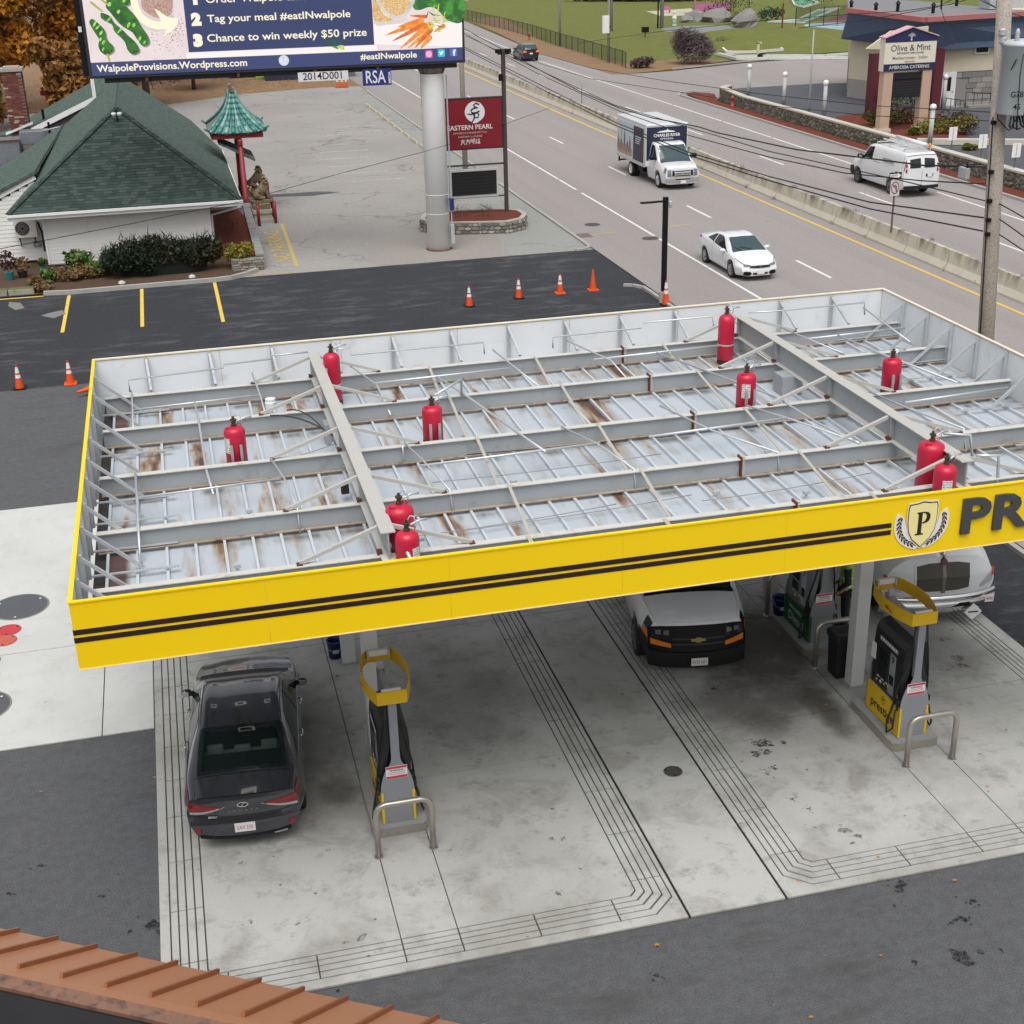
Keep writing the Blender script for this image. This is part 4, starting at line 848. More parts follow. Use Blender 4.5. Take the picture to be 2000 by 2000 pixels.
class Body:
 """keys: zb wb zm wm zs ws zt wt (height / half width along y); front is +y.  Ends bend: plan curve and vertical profile"""
 def __init__(s, keys, y0, y1, capf=.14, capr=.12, pf=None, pr=None, ramp=.55, crown=.035):
  s.k = keys; s.y0, s.y1 = y0, y1; s.capf, s.capr = capf, capr; s.pf, s.pr = pf or [(0, 0), (3, 0)], pr or [(0, 0), (3, 0)]; s.ramp = ramp; s.crown = crown
  s.W = max(v for _, v in keys['wm'])
 def sec(s, y):
  g = {k: mono(v, y) for k, v in s.k.items()}
  return [(0, g['zb']), (g['wb']*.86, g['zb']), (g['wb'], g['zb']+.06), (g['wm'], g['zm']), (g['ws'], g['zs']), (g['wt'], g['zt']-s.crown*g['wt']/.6), (g['wt']*.55, g['zt']-s.crown*.3), (0, g['zt'])]
 def deform(s, x, y, z):
  e1 = max(0.0, 1-(s.y1-y)/s.ramp); e0 = max(0.0, 1-(y-s.y0)/s.ramp); q = (x/s.W)**2
  q = .55*q+.45*q*q
  if e1 > 0: y += e1*e1*(mono(s.pf, z))-e1*s.capf*q
  if e0 > 0: y -= e0*e0*(mono(s.pr, z))-e0*s.capr*q
  return Vector((x, y, z))
 def P(s, y, u, side=1, off=0.0):
  x, z = catmull(s.sec(y), u)
  p = s.deform(side*x, y, z)
  if off:
   e = .02; a = s.P(min(y+e, s.y1), u, side)-s.P(max(y-e, s.y0), u, side); b = s.P(y, min(u+.05, 7), side)-s.P(y, max(u-.05, 0), side)
   n = a.cross(b); n = n.normalized() if n.length > 1e-7 else Vector((side, 0, 0))
   c = Vector((0, p.y, (s.sec(y)[0][1]+s.sec(y)[7][1])/2))
   if n.dot(p-c) < 0: n = -n
   p = p+n*off
  return p
 def capy(s, x, z, end):
  return s.deform(x, s.y1 if end > 0 else s.y0, z).y
 def mesh(s, region, ny=84, nu=5, cuts=()):
  """region(y, u) -> slot index.  returns a mesh with material slots = regions"""
  us = []
  for k in range(7): us += [k+j/nu for j in range(nu)]
  us.append(7.0); ys = sorted(set([s.y0+(s.y1-s.y0)*i/ny for i in range(ny+1)]+[c for c in cuts if s.y0 < c < s.y1]))
  V = []; F = []; FM = []; n = len(us); ring = 2*n-2
  for y in ys:
   S = s.sec(y); half = [catmull(S, u) for u in us]
   for x, z in half: V.append(s.deform(max(0, x), y, z))
   for x, z in half[-2:0:-1]: V.append(s.deform(-max(0, x), y, z))
  uc = [(us[k]+us[k+1])/2 for k in range(n-1)]; uc = uc+uc[::-1]
  for i in range(len(ys)-1):
   for k in range(ring):
    F.append((i*ring+k, i*ring+(k+1) % ring, (i+1)*ring+(k+1) % ring, (i+1)*ring+k)); FM.append(region((ys[i]+ys[i+1])/2, uc[k], 1 if k < n-1 else -1))
  m = 6                                    # end caps: rungs between left and right points of the last section
  for base, end in ((0, -1), ((len(ys)-1)*ring, 1)):
   rows = []
   for j in range(n):
    a = base+j; b = base+(ring-j) % ring
    if j in (0, n-1): rows.append([a]*(m+1)); continue
    xa, za = V[a].x, V[a].z; row = [b]
    for q in range(1, m):
     x = -xa+2*xa*q/m; V.append(Vector((x, s.capy(x, za, end), za))); row.append(len(V)-1)
    row.append(a); rows.append(row)
   for j in range(n-1):
    for q in range(m):
     f = [rows[j][q], rows[j][q+1], rows[j+1][q+1], rows[j+1][q]]; f = [v for i_, v in enumerate(f) if v not in f[:i_]]
     if len(f) < 3: continue
     F.append(tuple(f) if end < 0 else tuple(f[::-1])); FM.append(0)
  me = bpy.data.meshes.new('loft'); me.from_pydata([tuple(v) for v in V], [], F); me.polygons.foreach_set('material_index', FM); me.update()
  bm = bmesh.new(); bm.from_mesh(me); bmesh.ops.remove_doubles(bm, verts=bm.verts, dist=.0004); bmesh.ops.recalc_face_normals(bm, faces=bm.faces); bm.to_mesh(me); bm.free()
  return me
 def patch(s, y0, y1, u0, u1, side, m, name, parent, off=.006, ny=8, nu=4, taper=None):
  """sheet that follows the body surface; taper(t) -> (u0, u1) along the length"""
  b = MB(); V = []
  for i in range(ny+1):
   t = i/ny; a, c = (u0, u1) if taper is None else taper(t)
   for j in range(nu+1): V.append(s.P(y0+(y1-y0)*t, a+(c-a)*j/nu, side, off))
  q = nu+1
  fs = [(i*q+j, (i+1)*q+j, (i+1)*q+j+1, i*q+j+1) for i in range(ny) for j in range(nu)]
  b.add(V, fs if side < 0 else [f[::-1] for f in fs]); return b.build(name, m, parent, local=True, smooth=True)
 def cap(s, pts, end, m, name, parent, off=.006, th=0.012, nx=8):
  """shape on the front (+1) or rear (-1) face: pts = list of (x, zlow, zhigh) columns"""
  b = MB(); V = []
  for x, a, c in pts:
   for z in (a, (a+c)/2, c): V.append((x, s.capy(x, z, end)+end*off, z))
  k = len(pts); f1 = [(i*3+j, (i+1)*3+j, (i+1)*3+j+1, i*3+j+1) for i in range(k-1) for j in range(2)]
  if end > 0: f1 = [f[::-1] for f in f1]
  o = len(V); V2 = [(x, y-end*(th+off), z) for x, y, z in V]
  side = []
  for i in range(k-1):
   side += [(i*3, o+i*3, o+(i+1)*3, (i+1)*3), (i*3+2, (i+1)*3+2, o+(i+1)*3+2, o+i*3+2)]
  side += [(0, 1, o+1, o), (1, 2, o+2, o+1), ((k-1)*3, o+(k-1)*3, o+(k-1)*3+1, (k-1)*3+1), ((k-1)*3+1, o+(k-1)*3+1, o+(k-1)*3+2, (k-1)*3+2)]
  b.add(V+V2, f1+side)
  return b.build(name, m, parent, local=True)
 def cols(s, x0, x1, f0, f1, n=8): return [(x0+(x1-x0)*i/n, f0(i/n), f1(i/n)) for i in range(n+1)]
def lerpf(*v):
 """piecewise-linear function through evenly spaced values"""
 def f(t):
  q = t*(len(v)-1); i = min(int(q), len(v)-2); return v[i]+(v[i+1]-v[i])*(q-i)
 return f
def boolean_cut(me, cutters):
 o = bpy.data.objects.new('cut', me); COL.objects.link(o); cs = []
 for b in cutters:
  c = bpy.data.objects.new('cutter', b.mesh('cutter', [])); COL.objects.link(c); cs.append(c)
  md = o.modifiers.new('b', 'BOOLEAN'); md.operation = 'DIFFERENCE'; md.object = c; md.solver = 'EXACT'
 dg = bpy.context.evaluated_depsgraph_get(); r = bpy.data.meshes.new_from_object(o.evaluated_get(dg))
 for c in cs+[o]: bpy.data.objects.remove(c)
 return r
def split(me, names, mats, parent, sharp=32):
 """one object for each material slot that has faces"""
 bm = bmesh.new(); bm.from_mesh(me); out = {}
 for i, (nm, m) in enumerate(zip(names, mats)):
  if not any(f.material_index == i for f in bm.faces): continue
  c = bm.copy(); bmesh.ops.delete(c, geom=[f for f in c.faces if f.material_index != i], context='FACES')
  e = bpy.data.meshes.new(nm)
  for f in c.faces: f.material_index = 0
  c.to_mesh(e); c.free(); e.materials.clear(); e.materials.append(m); e.shade_smooth(); e.set_sharp_from_angle(angle=radians(sharp))
  o = bpy.data.objects.new(nm, e); COL.objects.link(o); o.parent = parent; out.setdefault(nm, []).append(o)
 bm.free(); return out
M_TYRE = mat('tyre_rubber', (.014, .014, .015), .75, var=.2); M_ALLOY = mat('alloy_silver', (.55, .56, .57), .32, .7, var=.08); M_ARCH = mat('wheel_well_dark', (.008, .008, .008), .9)
M_STEELW = mat('steel_wheel_grey', (.22, .23, .24), .5, .4); M_WHEELW = mat('white_wheel', (.62, .62, .60), .5)
WHEELS = {}
def wheel(parent, x, y, r, wd, side, rim=None, spokes=5, key='alloy'):
 k = (key, r, wd)
 if k not in WHEELS:
  a = MB(); prof = [(r*.64, -wd*.46), (r*.80, -wd*.5), (r*.94, -wd*.47), (r*.995, -wd*.36), (r, 0), (r*.995, wd*.36), (r*.94, wd*.47), (r*.80, wd*.5), (r*.64, wd*.46)]
  n = 32
  for q, z in prof:
   for j in range(n): a.v.append((z, q*cos(2*pi*j/n), q*sin(2*pi*j/n)))
  for i in range(len(prof)-1):
   for j in range(n): a.f.append((i*n+j, i*n+(j+1) % n, (i+1)*n+(j+1) % n, (i+1)*n+j)); a.fm.append(0)
  ty = a.mesh('tyre', M_TYRE, True)
  b = MB(); R = r*.66
  def disc(x0, r0, r1, x1):
   o = len(b.v)
   for j in range(n): b.v.append((x0, r0*cos(2*pi*j/n), r0*sin(2*pi*j/n)))
   for j in range(n): b.v.append((x1, r1*cos(2*pi*j/n), r1*sin(2*pi*j/n)))
   for j in range(n): b.f.append((o+j, o+(j+1) % n, o+n+(j+1) % n, o+n+j)); b.fm.append(0)
  disc(wd*.47, R, R*.88, wd*.44); disc(wd*.44, R*.88, R*.85, wd*.15)
  b.tube([(wd*.15, 0, 0), (wd*.42, 0, 0)], R*.24, 14)
  if key != 'disc':
   for j in range(spokes):
    t = 2*pi*j/spokes; b.bar((wd*.40, 0, 0), (wd*.37, R*.9*cos(t), R*.9*sin(t)), R*.22, wd*.10) if key == 'alloy' else b.bar((wd*.36, R*.2*cos(t), R*.2*sin(t)), (wd*.40, R*.9*cos(t), R*.9*sin(t)), R*.34, wd*.08)
  else:
   disc(wd*.40, R*.88, R*.55, wd*.15); disc(wd*.15, R*.55, R*.2, wd*.18)
  b.mi = 1; o = len(b.v); b.v += [(wd*.10, R*.9*cos(2*pi*j/n), R*.9*sin(2*pi*j/n)) for j in range(n)]; b.f.append(tuple(range(o, o+n))); b.fm.append(1)
  WHEELS[k] = (ty, b.mesh('rim', [rim or M_ALLOY, M_ARCH], False))
 ty, ri = WHEELS[k]; w_ = ref('wheel', ty, parent, (x, y, r), (0, 0, 0 if side > 0 else pi)); ref('rim', ri, w_); return w_
def archcut(x, y, r, w_):
 b = MB(); n = 28; b.add([(x-w_/2, y+r*cos(2*pi*j/n), r*.96+r*sin(2*pi*j/n)*1.0) for j in range(n)]+[(x+w_/2, y+r*cos(2*pi*j/n), r*.96+r*sin(2*pi*j/n)) for j in range(n)], [tuple(range(n))[::-1], tuple(range(n, 2*n))]+[(j, (j+1) % n, n+(j+1) % n, n+j) for j in range(n)]); return b
M_PLATE = mat('licence_plate', (.72, .71, .70), .45, var=.03); M_PLRED = mat('plate_red', (.40, .03, .04), .5); M_CHROME = mat('chrome', (.72, .72, .73), .12, 1.0, var=.05)
M_LENS = mat('headlight_lens', (.20, .21, .22), .1, .3, var=.1); M_TAIL = mat('tail_lamp_red', (.24, .004, .008), .15, var=.1, coat=.5); M_AMBER = mat('amber_lamp', (.70, .20, .012), .2, var=.1); M_TRIMB = mat('black_trim', (.009, .009, .010), .5, var=.15, spec=.2)
M_GLASS = glass('car_glass', (.012, .018, .018), .02, .93); M_GLASSB = glass('windscreen_sky_tint', (.045, .075, .085), .02, .97)  # blue of the windscreens paints reflected sky into the base colour
M_SEAT = mat('seat_grey', (.42, .50, .47), .8); M_GLASSR = glass('clear_glass', (.01, .02, .018), .02, .60); M_WHITEP = mat('white_car_paint', (.72, .73, .74), .25, var=.02, coat=.6); M_GREYP = mat('grey_car_paint', (.055, .057, .068), .22, .6, var=.04, coat=1.0)
M_BLACKP = mat('black_car_paint', (.014, .016, .018), .2, .2, var=.05, coat=.8)
def plate(b, end, z, txt, parent, x=0.0, w_=.305, off=.02, m=None):
 y = b.capy(x, z, end)+end*off
 p = MB().box(x-w_/2, x+w_/2, y-.006, y+.006, z-.076, z+.076).build('licence_plate', M_PLATE, parent, local=True)
 if txt: text(txt, .095, m or M_PLRED, 'plate_number', p, frame((x, y+end*.0065, z-.005), (-end, 0, 0), (0, 0, 1)), .0006, .0, sx=.72)
 return p
def mirror(parent, x, y, z, m, side, s=1.0):
 b = MB(); b.tube([(x-side*.08, y, z-.01), (x+side*.02*s, y, z+.01*s), (x+side*.05*s, y, z+.03*s), (x+side*.18*s, y-.015, z+.035*s), (x+side*.21*s, y-.02, z+.035*s)], [.05*s, .06*s, .085*s, .075*s, .03*s], 10)
 o = b.build('wing_mirror', m, parent, local=True, smooth=True)
 MB().box(x+side*.06*s, x+side*.19*s, y-.092*s, y-.087*s, z-.02*s, z+.09*s).build('mirror_glass', M_CHROME, o, local=True)
def sedan_regions(ws0, ws1, rs0, rs1, sides, u_top=(5.12, 7.0), u_side=(4.12, 4.86)):
 """slots: 0 body, 1 windscreen, 2 rear window, 3.. side windows (each pane its own slot)"""
 def reg(y, u, sd):
  if u > u_top[0]:
   if ws0 < y < ws1: return 1
   if rs0 < y < rs1: return 2
  if u_side[0] < u < u_side[1]:
   for i, (a, b, sl0, sl1) in enumerate(sides):
    lo = a+(u-4.1)*sl0; hi = b+(u-4.1)*sl1
    if lo < y < hi: return 3+2*i+(0 if sd > 0 else 1)
  return 0
 return reg
def span(B, y0, y1, u0, m, name, parent, off=.005, ny=8, nu=6, u0b=None, dy=0.0):
 """full-width sheet over the top (windscreens, rear windows); u0 at y0, u0b at y1; dy bows the y0 edge"""
 b = MB(); V = []; u0b = u0 if u0b is None else u0b; cols = 2*nu+1
 for i in range(ny+1):
  t = i/ny; a = u0+(u0b-u0)*t
  for j in range(cols):
   q = j-nu; u = 7-(7-a)*abs(q)/nu; sd = -1 if q < 0 else 1
   y = y0+(y1-y0)*t+dy*(1-t)*(abs(q)/nu)**2
   V.append(B.P(y, min(u, 6.999), sd, off))
 b.add(V, [(i*cols+j, i*cols+j+1, (i+1)*cols+j+1, (i+1)*cols+j) for i in range(ny) for j in range(cols-1)])
 return b.build(name, m, parent, local=True, smooth=True)
def spanline(B, y, u0, m, name, parent, w_=.012, off=.004, nu=8):
 return span(B, y-w_/2, y+w_/2, u0, m, name, parent, off, 1, nu)
def car_body(name, B, paint, parent, wheels, r, arch=None, open_=None, width=.5):
 def reg(y, u, sd): return 1 if open_ and open_(y, u) else 0
 me = B.mesh(reg); me = boolean_cut(me, [archcut(sx*B.W*.93, y, (arch or r*1.16), width) for y in wheels for sx in (-1, 1)])
 o = split(me, ['body'], [paint], parent)['body'][0]
 for y in wheels:
  for sx in (-1, 1): MB().box(sx*B.W*.93-(.24 if sx > 0 else -.22), sx*B.W*.93-(.235 if sx > 0 else -.225), y-r*1.1, y+r*1.1, .12, r*1.95).build('wheel_well', M_ARCH, parent, local=True)
 return o
def side_glass(B, parent, m, panes, trim=None, ub=4.10):
 """panes: (y0, y1, taper) for both sides"""
 for sd in (-1, 1):
  for y0, y1, tp in panes: B.patch(y0, y1, 4.1, 4.85, sd, m, 'side_window', parent, .005, 12, 4, tp)
  if trim: B.patch(trim[0], trim[1], ub-.07, ub, sd, trim[2], 'window_trim', parent, .007, 16, 1)

# ---------------------------------------------------------------- grey sedan at the left pump
def grey_sedan():
 t = thing('sedan', (1.93, 4.47, .03), 'dark grey four-door sedan refuelling at the left pump, seen from behind', 'car', None, radians(-4.6))
 K = {'zb': [(-2.4, .30), (-1.9, .22), (0, .19), (1.9, .20), (2.45, .26)], 'wb': [(-2.4, .72), (-1.6, .84), (1.6, .84), (2.45, .66)],
   'zm': [(-2.4, .66), (0, .60), (2.45, .55)], 'wm': [(-2.4, .845), (-1.9, .915), (-1.2, .932), (1.3, .93), (2.0, .90), (2.45, .76)],
   'zs': [(-2.4, .97), (-1.8, 1.0), (-.9, .98), (.9, .93), (1.5, .90), (2.1, .80), (2.45, .66)], 'ws': [(-2.4, .775), (-1.7, .84), (-.9, .875), (1.0, .88), (1.7, .84), (2.2, .74), (2.45, .66)],
   'zt': [(-2.4, 1.045), (-2.1, 1.085), (-1.86, 1.105), (-1.40, 1.27), (-.95, 1.405), (-.25, 1.47), (.32, 1.425), (.75, 1.285), (1.38, 1.0), (1.75, .945), (2.2, .84), (2.45, .71)],
   'wt': [(-2.4, .68), (-1.85, .72), (-1.3, .68), (-.8, .635), (0, .625), (.5, .63), (.85, .68), (1.28, .74), (1.9, .72), (2.45, .56)]}
 B = Body(K, -2.40, 2.45, .26, .20, [(.2, -.03), (.45, .02), (.7, -.02), (1, -.10)], [(.2, -.06), (.36, .03), (.58, .05), (.70, -.005), (.93, .035), (1.1, .0)])
 car_body('body', B, M_GREYP, t, (1.47, -1.335), .335, .385, lambda y, u: (-1.74 < y < -1.06 and u > 5.35) or (.56 < y < 1.2 and u > 5.4))
 span(B, -1.84, -.98, 5.18, M_GLASSR, 'rear_window', t, .004, 10, 8, 5.10); span(B, 1.35, .44, 5.12, M_GLASS, 'windscreen', t, .004, 10, 8, 5.12)
 rear = lambda q: (4.12, 4.14+.70*min(1, q/.55)); front = lambda q: (4.12, 4.84-.66*max(0, (q-.45)/.55))
 side_glass(B, t, M_GLASS, [(-1.42, -.12, rear), (-.05, 1.02, front)], (-1.45, 1.05, M_CHROME))
 for sd in (-1, 1):
  B.patch(-.14, -.03, 4.1, 4.87, sd, M_TRIMB, 'pillar', t, .004, 2, 4)
  for y in (-.62, .42):
   p = B.P(y, 3.78, sd, .035); MB().tube([B.P(y-.10, 3.78, sd, .004), B.P(y-.07, 3.78, sd, .04), B.P(y+.07, 3.78, sd, .04), B.P(y+.10, 3.78, sd, .004)], .013, 8).build('door_handle', M_CHROME, t, local=True, smooth=True)
  for y in (-.98, -.05, 1.02): B.patch(y, y+.012, 2.4, 4.08, sd, M_TRIMB, 'door_seam', t, .002, 1, 8)
  mirror(t, sd*.88, .86, .97, M_GREYP, sd, .85)
  B.patch(-2.40, -2.02, 3.55, 3.95, sd, M_TAIL, 'tail_lamp', t, .006, 6, 3, lambda q: (3.50+.22*q, 4.0-.12*q))
  tl = B.cap(B.cols(sd*.33, sd*.80, lerpf(.86, .80, .765, .74), lerpf(.875, .885, .90, .93)), -1, M_TAIL, 'tail_lamp', t, .010)
  B.cap(B.cols(sd*.36, sd*.80, lerpf(.835, .775, .745, .715), lerpf(.852, .80, .768, .748)), -1, M_PLWHITE, 'reverse_lamp', t, .012)
  B.cap(B.cols(sd*.27, sd*.80, lerpf(.875, .79, .73, .705), lerpf(.885, .80, .742, .715)), -1, M_CHROME, 'lamp_trim', t, .014)
  B.cap(B.cols(sd*.66, sd*.745, lerpf(.40, .42), lerpf(.49, .50)), -1, M_TAIL, 'reflector', t, .008)
  B.patch(1.95, 2.42, 4.2, 4.75, sd, M_LENS, 'headlight', t, .006, 6, 3)
  B.cap(B.cols(sd*.42, sd*.62, lerpf(.285, .29), lerpf(.325, .335)), -1, M_CHROME, 'exhaust_tip', t, .02) if sd > 0 else None
 B.cap(B.cols(-.68, .68, lerpf(.30, .27, .26, .27, .30), lerpf(.36, .34, .33, .34, .36), 12), -1, M_TRIMB, 'rear_diffuser', t, .012)
 B.cap(B.cols(-.70, .70, lerpf(.70, .635, .632, .632, .635, .70), lerpf(.706, .643, .64, .64, .643, .706), 16), -1, M_TRIMB, 'boot_seam', t, .003)
 spanline(B, -1.885, 5.0, M_TRIMB, 'boot_gap', t); spanline(B, 1.33, 4.95, M_TRIMB, 'bonnet_gap', t, .26, .007); spanline(B, -2.36, 5.1, M_GREYP, 'boot_lip', t, .06, .012)
 for sd in (-1, 1): B.patch(-2.38, -1.89, 4.93, 4.955, sd, M_TRIMB, 'boot_gap', t, .003, 6, 1)
 for sd in (-1, 1): B.patch(-.92, .42, 5.02, 5.05, sd, M_TRIMB, 'roof_seam', t, .003, 8, 1)
 pz = .90; yb = B.capy(0, pz, -1)
 lo = MB(); R = ell(0, pz, .085, .045, 24); R2 = ell(0, pz, .072, .034, 24); lo.add([(x, yb-.012, z) for x, z in R+R2], [(k, (k+1) % 24, 24+(k+1) % 24, 24+k) for k in range(24)]); lo.add([(-.03, yb-.012, pz-.028), (-.012, yb-.012, pz-.028), (.0, yb-.012, pz), (.03, yb-.012, pz+.028), (.012, yb-.012, pz+.028), (-.006, yb-.012, pz)], [(0, 1, 2, 5), (2, 3, 4, 5)]); lo.build('badge', M_CHROME, t, local=True)
 text('S  O  N  A  T  A', .055, mat('dark_chrome', (.3, .3, .31), .25, .9), 'model_lettering', t, frame((0, B.capy(0, .79, -1)-.012, .785), (1, 0, 0), (0, 0, 1)), .002, .0, sx=1.2); text('SPORT', .045, M_CHROME, 'trim_lettering', t, frame((-.46, B.capy(-.46, .70, -1)-.02, .685), (1, -.12, 0), (0, 0, 1)), .002, .002)
 plate(B, -1, .515, '5AV 335', t)
 fin = MB(); fin.add([(-.03, -.92, 1.39), (.03, -.92, 1.39), (0, -.78, 1.42), (0, -.94, 1.48)], [(0, 1, 3), (1, 2, 3), (2, 0, 3), (0, 2, 1)]); fin.build('antenna_fin', M_GREYP, t, local=True)
 for y in (1.47, -1.335):
  for sd in (-1, 1): wheel(t, sd*.80, y, .335, .22, sd)
 MB().box(-.72, .72, -1.75, 1.3, .35, .75).build('cabin_floor', M_TRIMB, t, local=True)
 MB().box(-.62, .62, -1.74, -1.15, .98, 1.0).build('parcel_shelf', M_TRIMB, t, local=True)
 for sx in (-.42, 0, .42): MB().box(sx-.13, sx+.13, -1.16, -1.08, .98, 1.15 if sx else 1.10).build('headrest', M_SEAT, t, local=True, bevel=.035)
 MB().box(-.60, .60, -1.14, -1.0, .55, .985).build('rear_seat', M_SEAT, t, local=True, bevel=.04)
 for sx in (-.36, .36): MB().box(sx-.22, sx+.22, -.1, .04, .5, 1.02).build('front_seat', M_SEAT, t, local=True, bevel=.05); MB().box(sx-.12, sx+.12, -.09, .0, 1.04, 1.2).build('headrest', M_SEAT, t, local=True, bevel=.03)
grey_sedan()

# ---------------------------------------------------------------- vans
VK = {'zb': [(-2.85, .42), (-2.2, .32), (2.0, .30), (2.85, .30)], 'wb': [(-2.85, .88), (-2.4, .93), (2.2, .93), (2.85, .84)], 'zm': [(-2.85, .95), (2.0, .92), (2.85, .80)], 'wm': [(-2.85, .96), (-2.4, 1.005), (2.1, 1.0), (2.5, .97), (2.85, .90)],
  'zs': [(-2.85, 1.40), (1.0, 1.36), (1.8, 1.26), (2.4, 1.17), (2.85, 1.07)], 'ws': [(-2.85, .92), (-2.2, .965), (1.0, .955), (1.8, .93), (2.4, .87), (2.85, .80)],
  'zt': [(-2.85, 2.02), (-2.5, 2.10), (.6, 2.12), (1.0, 2.06), (1.30, 1.83), (1.84, 1.30), (2.3, 1.245), (2.7, 1.18), (2.85, 1.11)], 'wt': [(-2.85, .74), (-2.3, .80), (.6, .80), (1.1, .78), (1.95, .84), (2.5, .80), (2.85, .72)]}
def van_body(B, t, paint, r=.37): return car_body('body', B, paint, t, (1.85, -1.55), r, .44, None, .5)
M_VANP = mat('van_white_paint', (.80, .81, .82), .25, var=.02, coat=.5)
def front_van():
 t = thing('cargo_van', (10.62, 7.86, .03), 'white cargo van with black grille parked nose out under the canopy', 'van', None, pi-.17)
 B = Body(VK, -2.85, 2.85, .28, .03, [(.2, .05), (.5, .08), (.75, .03), (1.1, -.06)], None, .75, .03); van_body(B, t, M_VANP)
 for sd in (-1, 1): B.patch(1.95, 2.80, 4.93, 4.955, sd, M_TRIMB, 'hood_seam', t, .003, 8, 1)
 span(B, 1.82, 1.06, 5.02, M_GLASS, 'windscreen', t, .005, 10, 8); spanline(B, 1.86, 4.95, M_TRIMB, 'cowl', t, .12, .006)
 side_glass(B, t, M_GLASS, [(.25, 1.55, lambda q: (4.12, 4.85-.6*max(0, (q-.5)/.5)))])
 B.cap(B.cols(-.90, .90, lerpf(.50, .54, .53, .53, .53, .54, .56), lerpf(.99, 1.04, 1.05, 1.055, 1.05, 1.04, .99), 14), 1, M_TRIMB, 'grille', t, .010)
 B.cap(B.cols(-.90, .90, lerpf(.27, .26, .26, .26, .27), lerpf(.60, .58, .575, .58, .60), 12), 1, mat('black_bumper', (.014, .014, .015), .6, spec=.25), 'bumper', t, .05, .05)
 for k in range(2): B.cap(B.cols(-.48, .48, lambda q, k=k: .80-k*.10, lambda q, k=k: .835-k*.10, 8), 1, M_BLK, 'grille_bar', t, .022)
 for sd in (-1, 1):
  B.cap(B.cols(sd*.50, sd*.84, lerpf(.82, .83), lerpf(1.02, .98)), 1, M_SCREEN, 'headlamp_housing', t, .018)
  for q in (.58, .72): B.cap(B.cols(sd*(q-.045), sd*(q+.05), lerpf(.89, .89), lerpf(.975, .96), 3), 1, M_LENS, 'headlight', t, .026)
  B.cap(B.cols(sd*.50, sd*.86, lerpf(.66, .70), lerpf(.73, .80)), 1, M_AMBER, 'indicator', t, .024); B.patch(2.56, 2.855, 2.95, 3.25, sd, M_AMBER, 'indicator', t, .008, 5, 2)
  B.patch(2.56, 2.855, 3.3, 3.97, sd, M_SCREEN, 'headlamp_housing', t, .008, 5, 2); B.patch(2.32, 2.86, 1.0, 2.92, sd, MATS['black_bumper'], 'bumper_end', t, .016, 6, 4)
  mirror(t, sd*.98, 1.45, 1.42, M_TRIMB, sd, 1.3); B.patch(1.0, 1.012, 2.4, 4.05, sd, M_TRIMB, 'door_seam', t, .003, 1, 8)
  for y in (1.85, -1.55): wheel(t, sd*.89, y, .37, .25, sd, M_STEELW, 8, 'steel')
 y = B.capy(0, .80, 1)+.034
 bt = MB(); P = [(-.13, -.028), (-.045, -.028), (-.045, -.05), (.045, -.05), (.06, -.028), (.14, -.028), (.12, .028), (.045, .028), (.045, .05), (-.045, .05), (-.06, .028), (-.14, .028)]
 bt.add([(-a, y, .80+b_) for a, b_ in P]+[(-a, y-.012, .80+b_) for a, b_ in P], [tuple(range(12)), tuple(range(12, 24))[::-1]]+[(i, 12+i, 12+(i+1) % 12, (i+1) % 12) for i in range(12)]); bt.build('badge', mat('badge_gold', (.55, .42, .16), .3, .6), t, local=True)
 plate(B, 1, .43, 'W59 681', t, .0, .305, .12); MB().tube([(-.82, 1.72, 1.38), (-.82, 1.72, 1.62)], .006, 6).build('antenna', M_TRIMB, t, local=True)
 for k in range(2): MB().tube([(-.1-.5*k, 1.92, 1.395), (.35-.5*k, 1.80, 1.50)], .012, 6).build('wiper', M_TRIMB, t, local=True)
front_van()
